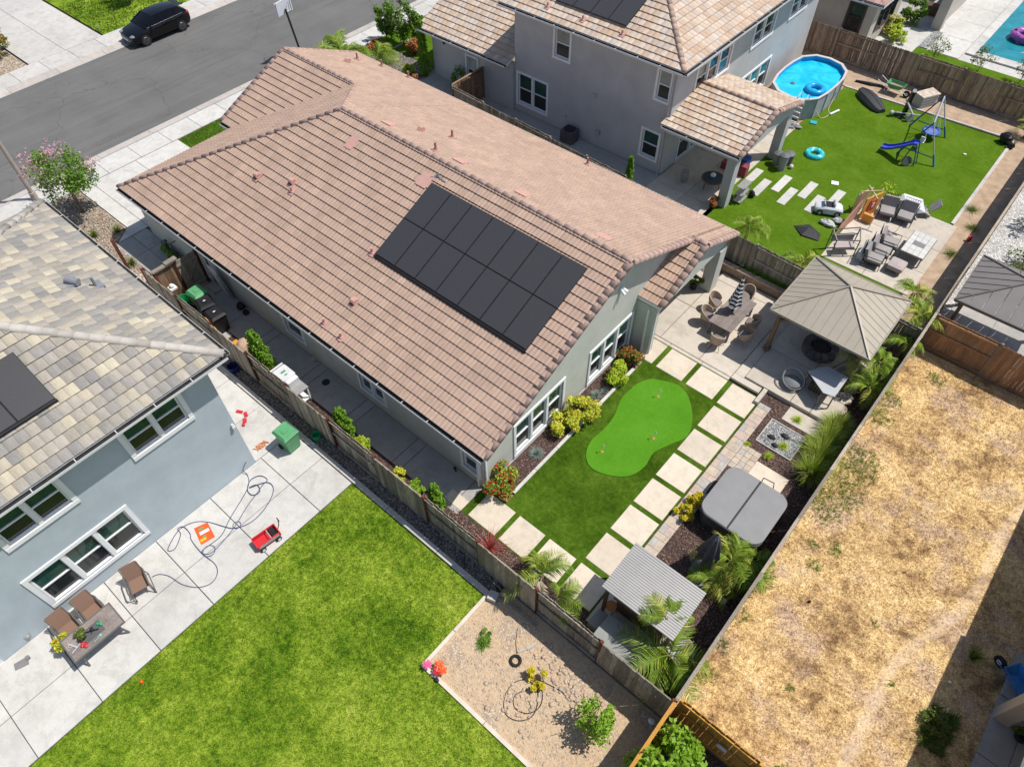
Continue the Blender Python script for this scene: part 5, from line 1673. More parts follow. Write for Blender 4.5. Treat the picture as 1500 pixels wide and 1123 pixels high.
for i, (x, y) in enumerate(((-31.6, 7.77), (-32.13, 6.85), (-29.0, 6.95))):
    tuft('grass_clump', ['grey green yucca in the pebble bed nearest the front walk', 'small yellow green yucca beside the blue house roof edge', 'bright grass clump beside the short red post'][i], 'plant', x, y, .4, .45, [m_olive, m_lime], 90, .06, w=.014, group='clumps in the pebble bed')
# front bed between the two houses
for i, (x, y, h, r, lab, mats) in enumerate((
        (-34.6, 29.2, 3.0, .75, 'tall slender green shrub in the bark bed behind our roof', [m_green, m_olive]),
        (-35.6, 28.9, 2.2, .6, 'narrow upright shrub nearest the pavement in the bark bed', [m_green, m_olive]),
        (-33.6, 29.6, 2.4, .55, 'upright shrub beside the lower tiled roof corner', [m_green, m_lime]))):
    tree('tall_shrub', lab, 'shrub', x, y, h, r, mats, 2000, .085, .03, z=.05, bare=.12)
shrub('shrub', 'rust coloured low shrub left of the tall slender shrub', 'shrub', -35.2, 27.6, .05, .6, .7, [m_rust, m_olive], 900, .08)
shrub('shrub', 'rust coloured bush between the tall shrub and the grey house', 'shrub', -33.0, 28.9, .05, .6, .9, [m_rust, m_green], 1100, .08)
shrub('shrub', 'yellow green bush just above our roof edge', 'shrub', -31.7, 27.0, .05, .5, .5, [m_lime, m_olive], 800, .07)
shrub('shrub', 'thin rusty plant beside the lime bush behind our roof', 'shrub', -29.9, 26.0, .03, .25, 1.0, [m_rust], 300, .07)
shrub('shrub', 'sparse dark climber against the lower grey wall', 'shrub', -28.0, 27.4, .03, .55, 1.5, [m_green, m_olive], 500, .08)
cypress('cypress', 'dark green columnar hedge plant at the corner of the lower grey wall', -30.75, 27.5, 2.7, .42)
palm('small palm above our roof ridge nearest the hoop', -34.5, 24.6, .9, 1.9, 9, 'gg')
palm('small palm behind our roof, right of the one by the hoop', -33.6, 26.3, .6, 1.8, 9, 'gg')
tree('street_tree', 'dark leafy tree at the top edge beside the tan garage roof', 'tree', -37.2, 38.2, 3.4, 1.5, [m_green, m_olive], 2600, .11)
tuft('yucca', 'lime green upright plant beside the hoop pole', 'plant', -35.6, 23.3, .3, .9, [m_lime], 60, w=.03, spread=.4)
pp = MB().cyl((-35.8, 27.5, .05), (-35.8, 27.5, .5), .02, .02, 6).ball((-35.8, 27.5, .55), (.08, .08, .05), 8)
tag(pp.out('path_light', m_black, org=(-35.8, 27.5, 0)), 'small black path light on a stake at the pavement edge by the lawn tip', 'path light')
pp = MB().cyl((-51.0, 17.75, .09), (-51.0, 17.75, .42), .03, .03, 6).ball((-51.0, 17.75, .42), .05, 8)
tag(pp.out('bollard', m_alum, org=(-51, 17.75, 0)), 'little white marker at the corner of the far lawn', 'marker')

# ================================================================ BIN
def wheelie(body, lid, label, open_=False):
    t = thing('wheelie_bin', label, 'bin')
    b = MB()
    vs = []
    for z, w, d in ((.08, .24, .24), (.95, .30, .33)):
        vs += [(-w, -d, z), (w, -d, z), (w, d, z), (-w, d, z)]
    b.add(vs, [(3, 2, 1, 0), (4, 5, 6, 7), (0, 1, 5, 4), (1, 2, 6, 5), (2, 3, 7, 6), (3, 0, 4, 7)])
    b.box(-.32, -.35, .90, .32, .35, .95)
    b.out('body', body, t)
    l = MB()
    l.add([(-.33, -.37, .955), (.33, -.37, .955), (.33, .37, .955), (-.33, .37, .955), (-.26, -.28, 1.04), (.26, -.28, 1.04), (.26, .30, 1.06), (-.26, .30, 1.06)],
          [(0, 1, 5, 4), (1, 2, 6, 5), (2, 3, 7, 6), (3, 0, 4, 7), (4, 5, 6, 7), (3, 2, 1, 0)])
    l.box(-.12, -.1, 1.05, .12, .14, 1.07)
    l.out('lid', lid, t)
    MB().cyl((-.28, .40, .93), (.28, .40, .93), .02, .02, 8).out('handle', body, t)
    for s in (-1, 1):
        MB().cyl((s*.24, .26, .11), (s*.31, .26, .11), .11, .11, 12).out('wheel', m_rubber, t)
    return t
b1 = wheelie(m_grplast, m_grplast, 'green wheeled bin standing on the concrete beside the blue house lawn')
place(b1, -15.55, 5.42, .07, 1.62)
b2 = dup(b1, 'pale green lidded bin nearest the side gate', -24.15, 7.5, .035, 1.6, group='bins by the side gate')
b3 = wheelie(m_black, m_black, 'black bin between the green bin and the outermost black bin by the side gate'); place(b3, -23.35, 7.35, .035, 1.35); b3['group'] = 'bins by the side gate'
b4 = dup(b3, 'black bin furthest from the side gate, nearest the yellow garden tool', -22.5, 7.25, .035, 1.5, group='bins by the side gate')
for bb, x, y in ((b3, -23.35, 7.35), (b4, -22.5, 7.25)):
    pass
for bb in (b3, b4):
    o = MB().box(-.05, -.02, 1.072, .05, .03, 1.076).out('sticker', m_white); o.parent = bb
def bucket(name, label, x, y, z, r, h, mat, cat='bucket'):
    b = MB().lathe([(r*.8, 0), (r, h), (r*.93, h), (r*.74, .03)], (x, y, z), 18)
    return tag(b.out(name, mat, org=(x, y, z), smooth=40), label, cat)
bucket('bucket', 'bright green round tub between the fence and the pale green bin', -24.75, 7.0, .03, .30, .55, m_brgreen, 'tub')
bucket('bucket', 'small dark green bucket against the fence right of the green wheeled bin', -15.15, 6.28, .03, .17, .28, m_brgreen)
bucket('bucket', 'dark blue bucket in the gravel strip below the tiled roof corner', -20.25, 6.24, .03, .22, .3, M('navy_plastic', (.02, .025, .12), .1, 4, .4))
w = MB().ball((-25.1, 6.95, 1.15), (.12, .1, .1), 8).box(-25.25, 6.8, 1.0, -24.95, 7.1, 1.08)
tag(w.out('hose_reel', m_white, org=(-25.1, 6.95, 1.0)), 'small white box hung on the gate post', 'hose box')
b = MB().beam((-21.9, 6.95, .05), (-20.9, 7.0, .25), .1, .1).box(-21.2, 6.8, .1, -20.85, 7.15, .45).cyl((-21.0, 6.7, .14), (-21.0, 7.2, .14), .13, .13, 12).tube([(-21.9, 6.95, .1), (-22.3, 6.9, .7), (-22.6, 6.85, 1.0)], .018, 6)
tag(b.out('edger', M('yellow_tool', (.62, .30, .03), .1, 4, .5), org=(-21.4, 7, 0)), 'yellow garden machine leaning by the fence next to the boulder', 'garden tool')
bd = MB().ball((-20.55, 7.15, .35), (.48, .42, .42), 12, 0, 7, wob=.16)
tag(bd.out('boulder', M('boulder', (.48, .34, .25), .2, 3, .9, bmp=.5, bs=12), org=(-20.55, 7.15, 0), smooth=50), 'tan boulder beside the tall cypress against the fence', 'rock')
cypress('cypress', 'largest cone shaped cypress, next to the tan boulder', -19.3, 7.08, 1.9, .50, 'cypresses along the side bed')
cypress('cypress', 'middle cypress in the side bed, next to the golden shrub', -14.45, 7.08, 1.35, .42, 'cypresses along the side bed')
cypress('cypress', 'small cypress nearest the house corner', -9.75, 7.12, 1.25, .34, 'cypresses along the side bed')
shrub('shrub', 'golden shrub hanging by the fence just right of the middle cypress', 'shrub', -13.55, 7.1, .03, .38, .6, [m_lime, m_gold], 1300, .05, group='low shrubs in the side bed')
shrub('shrub', 'yellow low shrub by the fence halfway to the house corner', 'shrub', -11.55, 7.05, .03, .34, .45, [m_gold, m_lime], 1100, .05, group='low shrubs in the side bed')
shrub('shrub', 'light green mound shrub next to the smallest cypress', 'shrub', -10.75, 7.05, .03, .38, .55, [m_bright, m_lime], 1300, .05, group='low shrubs in the side bed')
t = thing('potting_table', 'white potting table with a storage box against the fence beside the big cypress', 'table', (-17.4, 7.05, 0))
MB().box(-18.2, 6.72, .80, -16.7, 7.35, .84).out('table_top', M('grey_top', (.28, .28, .28), .1), t)
for x in (-18.15, -16.75):
    for y in (6.76, 7.3):
        MB().box(x-.025, y-.025, 0, x+.025, y+.025, .8).out('leg', m_white, t)
MB().box(-18.15, 6.75, .15, -16.75, 7.3, .18).out('shelf', m_white, t)
MB().box(-18.2, 6.7, .84, -18.15, 7.35, 1.1).out('side_panel', m_white, t)
t = thing('white_box', 'white storage box with green print on the potting table', 'box', (-17.5, 7.05, .84))
MB().rbox(-17.95, 6.8, .84, -17.1, 7.3, 1.16, .05).out('box_body', M('box_offwhite', (.6, .61, .62)), t)
MB().rbox(-17.99, 6.77, 1.161, -17.3, 7.33, 1.20, .05).out('box_lid', M('box_offwhite', (.6,)*3), t)
MB().box(-17.75, 6.95, 1.202, -17.65, 7.15, 1.205).box(-17.55, 6.98, 1.202, -17.48, 7.1, 1.205).out('print', m_grplast, t)
dr = MB().cyl((-16.98, 8.22, .034), (-16.98, 8.22, .045), .16, .16, 20)
tag(dr.out('drain_cover', M('green_black', (.02, .03, .025)), org=(-16.98, 8.22, 0)), 'round dark drain cover in the side path', 'drain')
b = MB().cyl((-18.09, 8.62, .035), (-18.09, 8.62, .3), .03, .03, 7).ball((-18.09, 8.58, .32), .06, 8)
tag(b.out('spigot', m_alum, org=(-18.09, 8.62, 0)), 'grey tap and pipe at the wall beside the drain', 'tap')
b = MB().cyl((-10.27, 8.6, .035), (-10.27, 8.6, .28), .04, .03, 7).ball((-10.27, 8.55, .28), .05, 8)
tag(b.out('pipe_stub', m_dkmet, org=(-10.27, 8.6, 0)), 'dark pipe stub at the wall near the house corner window', 'pipe')
b = MB()
for i in range(3):
    b.ball((-28.6+i*.5, 8.45-i*.05, .25), (.2, .2, .25), 8, 0, 5, wob=.3)
tag(b.out('planter_group', m_green, org=(-28.6, 8.4, 0)), 'dark potted plants in the shade beside the front door wall', 'plants')
t = thing('bicycle', 'dark bicycle leaning in the shade against our front side wall', 'bicycle', (-28.0, 8.5, 0))
for x in (-28.5, -27.5):
    MB().torus((x, 8.5, .36), .32, .02, 18, 5, tilt=PI/2).out('wheel', m_rubber, t)
b = MB()
for p, q in (((-28.5, 8.5, .36), (-28.2, 8.5, .8)), ((-28.2, 8.5, .8), (-27.7, 8.5, .85)), ((-28.2, 8.5, .36), (-28.2, 8.5, .85)), ((-28.2, 8.5, .36), (-27.65, 8.5, .8)), ((-27.5, 8.5, .36), (-27.7, 8.5, .95)), ((-28.5, 8.5, .36), (-28.2, 8.5, .36))):
    b.cyl(p, q, .02, .02, 6)
b.out('frame', m_dkmet, t)
MB().ball((-28.2, 8.5, .9), (.13, .06, .04), 8).out('saddle', m_black, t)
MB().cyl((-27.72, 8.25, 1.0), (-27.72, 8.75, 1.0), .018, .018, 6).out('handlebar', m_dkmet, t)
t = thing('stored_boards', 'white boards leaning against our wall beside the side door', 'boards', (-23.9, 8.5, 0))
MB().obox((-24.2, 8.55, .85), (.5, .04, 1.7), rx=.12).out('board', m_white, t)
MB().obox((-23.75, 8.55, .7), (.3, .04, 1.4), rx=.14).out('board', M('board_grey', (.3, .31, .32)), t)
b = MB().ball((-22.9, 8.5, .2), (.2, .18, .2), 8, 0, 5, wob=.25).ball((-22.5, 8.45, .12), (.15, .15, .12), 8, 0, 5, wob=.3)
tag(b.out('potted_plants', m_black, org=(-22.8, 8.5, 0)), 'small dark pots against our wall beyond the side door', 'plants')

# ================================================================ BLUE HOUSE YARD
def sling_chair(label):
    t = thing('sling_chair', label, 'chair')
    sl = M('brown_sling', (.23, .14, .10), .12, 60, .8, bmp=.2, bs=160)
    fr = M('bronze_frame', (.16, .15, .14), .1, 5, .5, metal=.3)
    # faces +X
    MB().add([(-.28, -.27, .40), (.26, -.27, .44), (.26, .27, .44), (-.28, .27, .40), (-.28, -.27, .385), (.26, -.27, .425), (.26, .27, .425), (-.28, .27, .385)],
             [(0, 1, 2, 3), (7, 6, 5, 4), (0, 4, 5, 1), (1, 5, 6, 2), (2, 6, 7, 3), (3, 7, 4, 0)]).out('seat', sl, t)
    MB().add([(-.28, -.27, .40), (-.28, .27, .40), (-.52, .27, 1.02), (-.52, -.27, 1.02), (-.30, -.27, .395), (-.30, .27, .395), (-.54, .27, 1.015), (-.54, -.27, 1.015)],
             [(0, 1, 2, 3), (7, 6, 5, 4), (0, 4, 5, 1), (1, 5, 6, 2), (2, 6, 7, 3), (3, 7, 4, 0)]).out('backrest', sl, t)
    for s in (-1, 1):
        MB().tube([(-.50, s*.29, 1.0), (-.29, s*.29, .41), (.28, s*.29, .45), (.34, s*.30, .02)], .017, 7).out('side_frame', fr, t)
        MB().tube([(-.42, s*.29, .66), (-.30, s*.33, .66), (.28, s*.34, .64), (.34, s*.33, .58)], .028, 7).out('armrest', fr, t)
        MB().tube([(-.30, s*.31, .62), (-.46, s*.31, .02)], .018, 6).out('leg', fr, t)
        MB().tube([(.26, s*.34, .62), (.40, s*.34, .02)], .018, 6).out('leg', fr, t)
        MB().tube([(-.46, s*.31, .02), (.40, s*.33, .02)], .015, 6).out('runner', fr, t)
    return t
ch = sling_chair('brown sling chair alone on the concrete, beside the coiled blue hose'); place(ch, -14.85, -1.1, .07, -.25, .93)
dup(ch, 'brown sling chair at the table, the one nearer the lone chair', -15.1, -2.5, .07, 0)
dup(ch, 'brown sling chair behind the potted plant, under the lower house window', -15.15, -3.25, .07, .02)
t = thing('patio_table', 'rectangular grey-brown plank table with a dark centre strip on the blue house patio', 'table', (-14.35, -2.78, .07))
x0, x1, y0, y1, zt = -14.83, -13.9, -3.6, -1.99, .75
nn = 0
for i in range(4):
    xa = x0+.04+i*(x1-x0-.08)/4; xb = x0+.04+(i+1)*(x1-x0-.08)/4
    if i in (1, 2):
        MB().box(xa+.003, y0+.04, zt-.03, xb-.003, y0+.5, zt).out('plank', m_woodt, t); MB().box(xa+.003, y1-.5, zt-.03, xb-.003, y1-.04, zt).out('plank', m_woodt, t)
        MB().box(xa+.003, y0+.5, zt-.035, xb-.003, y1-.5, zt-.006).out('centre_panel', M('slate', (.10, .10, .105), .1), t)
    else:
        MB().box(xa+.003, y0+.04, zt-.03, xb-.003, (y0+y1)/2-.002, zt).out('plank', m_woodt, t)
        MB().box(xa+.003, (y0+y1)/2+.002, zt-.03, xb-.003, y1-.04, zt).out('plank', m_woodt, t)
MB().box(x0, y0, zt-.05, x1, y0+.04, zt+.004).box(x0, y1-.04, zt-.05, x1, y1, zt+.004).box(x0, y0+.04, zt-.05, x0+.04, y1-.04, zt+.004).box(x1-.04, y0+.04, zt-.05, x1, y1-.04, zt+.004).out('rim', M('bronze_frame', (.16, .15, .14)), t)
for x, y, sx, sy in ((x0+.1, y0+.25, -1, -1), (x1-.1, y0+.25, 1, -1), (x0+.1, y1-.25, -1, 1), (x1-.1, y1-.25, 1, 1)):
    MB().beam((x, y, zt-.05), (x+sx*.06, y+sy*.1, .07), .05, .05).out('leg', M('bronze_frame', (.16,)*3), t)
def potted(label, x, y, z, r, mats, mix=None, n=700, pot=m_black, ph=.25):
    t = thing('potted_plant', label, 'potted plant', (x, y, z))
    MB().lathe([(r*.45, 0), (r*.62, ph), (r*.5, ph-.01)], (x, y, z), 14).out('pot', pot, t, smooth=40)
    rng = np.random.default_rng(int(abs(x*9+y)*100) % 9999)
    leafmesh('foliage', blobpts((x, y, z+ph+r*.5), (r, r, r*.7), n, rng, 10), .05, mats, t, rng, rng.choice(len(mats), n, p=mix) if mix else None)
    return t
potted('yellow, green and red potted plant standing by the near chair of the patio table', -14.9, -3.62, .07, .26, [m_gold, m_lime, m_red], [.5, .35, .15], ph=.4)
potted('small drying potted plant on the plank table', -14.42, -3.05, .755, .20, [m_olive, m_rust], n=420, ph=.14)
b = MB().tube([(-14.52, -2.98, .76), (-14.35, -2.72, .80), (-14.3, -2.62, .77)], .02, 6).ball((-14.42, -2.76, .80), (.07, .05, .05), 8).tube([(-14.5, -2.72, .77), (-14.3, -2.82, .83)], .012, 5)
tag(b.out('garden_shears', m_black, org=(-14.4, -2.8, .75)), 'black hand tool lying on the dark centre of the plank table', 'tool')
b = MB().ball((-14.38, -2.5, .79), (.07, .05, .04), 8).ball((-14.46, -2.56, .78), (.05, .04, .03), 8)
tag(b.out('toy', m_brgreen, org=(-14.4, -2.5, .75)), 'bright green toy lying at the middle of the plank table', 'toy')
b = MB().ball((-14.08, -2.68, .77), (.05, .04, .02), 8).beam((-14.08, -2.7, .77), (-14.02, -2.9, .765), .015, .01)
tag(b.out('toy', M('teal_white', (.2, .55, .45)), org=(-14.1, -2.7, .75)), 'small teal and white toy near the front edge of the plank table', 'toy')
b = MB().ball((-14.12, -3.12, .785), (.09, .07, .035), 8).ball((-14.2, -3.2, .78), (.06, .05, .03), 8).beam((-14.2, -3.05, .78), (-14.35, -3.2, .785), .02, .012)
tag(b.out('toy', m_redp, org=(-14.1, -3.1, .75)), 'red plastic toy on the plank table beside the drying plant', 'toy')
b = MB().beam((-14.25, -3.3, .775), (-14.55, -3.45, .79), .05, .02).beam((-14.3, -3.2, .775), (-14.2, -3.5, .79), .03, .02).torus((-14.45, -3.42, .78), .06, .012, 10, 5)
tag(b.out('toy', M('grey_toy', (.4, .4, .42)), org=(-14.4, -3.3, .75)), 'grey spindly toy at the plant end of the plank table', 'toy')
cl = MB().add([(-15.72, -4.92, .09), (-15.5, -4.98, .085), (-15.38, -4.62, .10), (-15.6, -4.55, .13), (-15.62, -4.75, .12), (-15.72, -4.92, .07), (-15.5, -4.98, .07), (-15.38, -4.62, .07), (-15.6, -4.55, .07)],
              [(0, 1, 4), (1, 2, 4), (2, 3, 4), (3, 0, 4), (5, 6, 1, 0), (6, 7, 2, 1), (7, 8, 3, 2), (8, 5, 0, 3)])
cl.box(-15.62, -4.6, .07, -15.5, -4.5, .16)
tag(cl.out('folded_cloth', m_cover, org=(-15.5, -4.75, .07)), 'grey folded cloth on the concrete near the lower left corner', 'cloth')
tag(MB().ball((-12.32, -2.69, .11), .055, 12, 0, 8).out('ball', m_orangep, org=(-12.32, -2.69, .05), smooth=60), 'small orange ball on the lawn near the concrete edge', 'ball')
# blue garden hose
def smooth_path(p, k=6):
    o = []
    n = len(p)
    for i in range(n-1):
        p0, p1, p2, p3 = p[max(i-1, 0)], p[i], p[i+1], p[min(i+2, n-1)]
        for j in range(k):
            t = j/k
            o.append(tuple(.5*((2*p1[a])+(-p0[a]+p2[a])*t+(2*p0[a]-5*p1[a]+4*p2[a]-p3[a])*t*t+(-p0[a]+3*p1[a]-3*p2[a]+p3[a])*t**3) for a in range(len(p1))))
    o.append(tuple(p[-1])); return o
hz = .083
hp = [(-15.98, 3.85, .5), (-15.97, 3.62, .25), (-15.76, 3.61, hz), (-15.33, 3.27, hz), (-14.85, 2.23, hz), (-14.54, 1.67, hz), (-14.52, 1.27, hz), (-14.55, .96, hz), (-14.49, .84, hz), (-14.28, .96, hz), (-14.26, 1.33, hz), (-14.45, 2.10, hz), (-14.79, 2.90, hz), (-14.93, 3.41, hz+.02), (-15.04, 3.71, hz+.02), (-15.11, 3.97, hz), (-15.43, 3.89, hz+.02), (-15.53, 3.55, hz+.02), (-15.27, 3.25, hz+.02), (-14.97, 3.25, hz+.03), (-14.9, 3.5, hz+.03), (-15.2, 3.6, hz+.03), (-15.3, 3.35, hz+.03), (-15.01, 3.89, hz+.03), (-14.62, 3.87, hz), (-14.28, 3.34, hz), (-14.16, 2.64, hz), (-14.38, 2.10, hz+.02), (-14.75, 1.87, hz+.02), (-15.27, 1.64, hz), (-15.65, 1.31, hz), (-15.79, .83, hz), (-15.57, .32, hz), (-15.4, .15, hz), (-15.3, .35, hz), (-15.6, .75, hz), (-15.85, .80, hz), (-15.77, .98, hz+.02), (-15.4, .98, hz), (-15.13, .87, hz), (-14.44, .83, hz+.02), (-13.84, .89, hz), (-13.49, .75, hz), (-13.36, .42, hz), (-13.57, .06, hz), (-14.04, -.21, hz), (-14.58, -.32, hz), (-14.9, -.5, hz), (-15.0, -.7, hz)]
hs = MB().tube(smooth_path(hp, 6), .013, 6)
tag(hs.out('garden_hose', M('blue_hose', (.05, .075, .17), .15, 8, .4), org=(-14.8, 2, .07), smooth=60), 'long blue garden hose looped loosely over the concrete below the blue house', 'hose')
b = MB().torus((-14.36, 1.03, .09), .20, .012, 20, 5).torus((-14.45, 2.2, .085), .13, .012, 18, 5)
tag(b.out('hose_coil', M('blue_hose', (.05,)*3), org=(-14.4, 1.5, .07), smooth=60), 'small loops of blue hose lying by the orange sheet', 'hose')
op = [(-16.45+.12*math.sin(i*1.7)+i*.0, 4.55+.16*math.cos(i*1.1)+i*.012, .09+.01*(i % 3)) for i in range(26)]
tag(MB().tube(smooth_path(op, 4), .012, 5).out('hose', M('orange_cord', (.62, .22, .08), .1), org=(-16.4, 4.5, .07), smooth=60), 'tangled orange cord on the concrete by the corner of the blue house', 'cord')
b = MB().obox((-18.35, 5.12, .09), (.26, .12, .03), .5).obox((-18.05, 5.2, .1), (.22, .12, .04), -.4).obox((-17.85, 5.0, .09), (.14, .22, .03), .9).ball((-17.7, 4.85, .12), (.07, .06, .05), 8)
tag(b.out('toy_pieces', m_redp, org=(-18, 5.1, .07)), 'red toy pieces scattered on the narrow walk beside the blue house', 'toys')
t = thing('printed_sheet', 'orange and red printed plastic sheet lying among the hose loops', 'sheet', (-15.05, 1.3, .07))
MB().prism([(-15.45, 1.18), (-15.30, 1.61), (-14.65, 1.46), (-14.75, .99)], .072, .088).out('sheet', m_orangep, t)
MB().prism([(-15.18, 1.2), (-15.10, 1.50), (-14.98, 1.48), (-15.06, 1.17)], .089, .092).out('white_band', m_white, t)
MB().prism([(-15.32, 1.25), (-15.27, 1.42), (-15.20, 1.41), (-15.25, 1.23)], .089, .093).prism([(-14.98, 1.2), (-14.95, 1.3), (-14.88, 1.29), (-14.9, 1.18)], .089, .093).out('printed_patch', m_grplast, t)
MB().prism([(-14.93, 1.06), (-14.88, 1.26), (-14.78, 1.24), (-14.82, 1.04)], .089, .093).out('printed_patch', M('amber_print', (.8, .4, .03)), t)
t = thing('toy_wagon', 'red plastic toy wagon with grey side panels on the concrete near the lawn', 'wagon')
b = MB()
L, W_ = .48, .24
b.box(-L, -W_, .16, L, W_, .20)
for s in (-1, 1):
    b.box(-L, s*W_-.02, .18, L, s*W_+.02, .40 if s else .4)
b.box(-L-.02, -W_, .18, -L+.02, W_, .38).box(L-.02, -W_, .18, L+.02, W_, .42)
b.out('tub', m_redp, t)
MB().box(-.1+.3, -W_+.03, .20, .40, W_-.03, .34).out('seat', m_black, t)
MB().tube([(.12, -W_, .38), (.12, -W_*.5, .46), (.12, W_*.5, .46), (.12, W_, .38)], .018, 6).out('rail', M('wagon_grey', (.45, .42, .42)), t)
for s in (-1, 1):
    MB().box(-L+.06, s*(W_+.022)-.004, .22, L-.06, s*(W_+.022)+.004, .36).out('side_panel', M('wagon_panel', (.42, .40, .40), .15), t)
    for x in (-.34, .34):
        w_ = MB().cyl((x, s*.25, .11), (x, s*.33, .11), .11, .11, 14).out('wheel', m_rubber, t)
        MB().cyl((x, s*.331, .11), (x, s*.338, .11), .065, .065, 12).out('hub', m_white, w_)
MB().tube([(L, 0, .25), (L+.14, 0, .50), (L+.2, .02, .82)], .018, 6).tube([(L+.2, -.08, .80), (L+.2, .10, .84)], .02, 6).out('handle', m_black, t)
place(t, -13.18, 2.55, .07, 1.45, .86)
# dirt patch
tire = MB().torus((-4.34, 4.96, .07), .145, .045, 20, 8)
tag(tire.out('old_tyre', m_rubber, org=(-4.34, 4.96, 0), smooth=60), 'small black tyre lying on the dirt above the yellow plant', 'tyre')
hp = [(-4.93, 5.75), (-4.7, 5.4), (-4.45, 5.15)]
tag(MB().tube(smooth_path([(x, y, .035) for x, y in hp]), .012, 5).out('drip_line', m_black, org=(-4.7, 5.4, 0)), 'thin black hose leading to the small tyre', 'hose')
ring = [(-3.3, 4.8), (-3.75, 4.75), (-3.98, 4.4), (-3.9, 3.95), (-3.6, 3.65), (-3.2, 3.75), (-2.98, 4.1), (-3.1, 4.5), (-3.35, 4.75), (-3.55, 4.55), (-3.72, 4.2), (-3.5, 3.95), (-3.15, 4.05), (-2.98, 4.35), (-3.05, 4.65), (-3.3, 4.9), (-3.5, 4.96), (-3.1, 5.1), (-2.71, 5.17), (-2.3, 5.2), (-1.98, 5.26)]
tag(MB().tube(smooth_path([(x, y, .04) for x, y in ring]), .012, 5).out('drip_line', m_black, org=(-3.4, 4.4, 0)), 'black drip hose coiled around the yellow plant on the dirt', 'hose')
shrub('shrub', 'small bright yellow plant inside the coiled black hose', 'shrub', -3.5, 4.92, .02, .34, .5, [m_yel, m_gold], 420, .06, nclump=6)
t_ = tuft('seedling_row', 'low green trailing plant near the red pinwheels', 'plant', -5.45, 4.72, .3, .14, [m_green, m_bluegr], 120, .02, w=.02)
shrub('shrub', 'bushy low green plant on the dirt beside the kerb corner', 'shrub', -5.5, 4.85, .02, .20, .2, [m_green, m_bluegr], 500, .05, nclump=7, stem=False, squash=2)
tree('sapling', 'young green tree in the dirt patch near the amber fence', 'tree', -1.5, 5.0, 1.9, .55, [m_bright, m_lime], 1100, .06, .025, z=.02, bare=.2, ncl=16)
b = MB().beam((-4.2, 5.75, .05), (-4.3, 5.45, .06), .07, .05).beam((-4.3, 5.45, .06), (-4.45, 5.2, .05), .04, .03)
tag(b.out('hose_timer', M('grey_toy', (.4,)*3), org=(-4.3, 5.5, 0)), 'grey and black hose fitting lying in the dirt above the tyre', 'fitting')
b = MB().ball((-.3, 6.2, .08), (.11, .1, .06), 9, 0, 5, wob=.2)
tag(b.out('white_bag', m_white, org=(-.3, 6.2, 0)), 'crumpled white item in the shaded fence corner', 'litter')
b = MB().box(-6.0, 6.14, .02, -4.55, 6.22, .14)
tag(b.out('timber', m_gpost, org=(-5.3, 6.18, 0)), 'grey timber lying along the fence foot at the dirt patch', 'timber')
b = MB().obox((-6.15, 5.98, .12), (.3, .3, .22), .3)
tag(b.out('concrete_block', m_edge, org=(-6.15, 5.98, 0)), 'grey concrete block at the end of the mow kerb', 'block')
b = MB().cyl((-7.6, 6.2, .02), (-7.63, 6.3, .75), .016, .016, 6)
tag(b.out('stake', m_dkmet, org=(-7.6, 6.25, 0)), 'dark stake in the gravel strip before the dirt patch', 'stake')
b = MB().tube(smooth_path([(-6.2, 6.1, .9), (-6.0, 6.2, .5), (-5.7, 6.2, .15), (-5.3, 6.25, .1), (-5.2, 6.3, .3)]), .01, 5)
tag(b.out('irrigation_tube', m_bluegr, org=(-5.8, 6.2, 0)), 'thin pale green tube looping beside the fence foot', 'tube')
t = thing('pinwheel', 'orange and pink flower pinwheels at the corner of the timber edging', 'pinwheel', (-6.1, 3.2, 0))
for i, (x, y, mt) in enumerate(((-5.95, 3.35, m_orangep), (-5.75, 3.3, m_orangep), (-5.85, 3.18, m_redp), (-6.2, 3.12, M('pink_plastic', (.7, .10, .25))))):
    b = MB()
    for k in range(6):
        a = k*PI/3
        b.obox((x+math.cos(a)*.07, y+math.sin(a)*.07, .30+.03*(i % 2)), (.13, .08, .012), a, rx=.3)
    hd = b.out('petals', mt, t)
    MB().cyl((x, y, .02), (x, y, .31), .008, .008, 5).out('stake', m_white, t)
b = MB().ball((-5.75, 3.02, .08), (.1, .07, .05), 8)
b.out('base_weight', m_black, t)
# ================================================================ OUR GARDEN
shrub('shrub', 'round red flowering bush at the rear corner of our house', 'shrub', -8.6, 9.1, .03, .78, .9, [m_green, m_lime, m_red], 3800, .05, [.5, .22, .28])
shrub('shrub', 'golden shrub under the larger window group, the lower of the joined pair', 'shrub', -8.4, 12.5, .04, .62, .8, [m_gold, m_lime], 3000, .055)
shrub('shrub', 'golden shrub with orange tips, the upper of the joined pair', 'shrub', -8.35, 13.4, .04, .70, .95, [m_gold, m_rust, m_lime], 2600, .055, [.6, .12, .28])
shrub('shrub', 'bright lime rounded shrub under the right window group', 'shrub', -8.4, 15.7, .04, .60, .8, [m_lime, m_bright], 3200, .05)
shrub('shrub', 'green bush with dark red leaves beside the porch pier', 'shrub', -8.45, 16.85, .04, .56, .8, [m_green, m_red, m_rust], 2400, .05, [.55, .2, .25])
tuft('fescue', 'blue fescue tuft between the red bush and the golden shrubs', 'plant', -8.5, 11.0, .32, .28, [m_bluegr], 380, .04, w=.006)
tuft('fescue', 'blue fescue tuft between the golden and the lime shrub', 'plant', -8.45, 14.55, .28, .25, [m_bluegr], 320, .04, w=.006)
tuft('fescue', 'small blue fescue tuft nearest the lime shrub', 'plant', -8.3, 14.95, .2, .22, [m_bluegr], 240, .04, w=.006)
tuft('cordyline', 'maroon spiky plant overhanging the fence at the left paver row', 'plant', -7.35, 7.15, .75, .7, [m_phorm], 90, .03, w=.018, spread=1.1, stiff=.3)
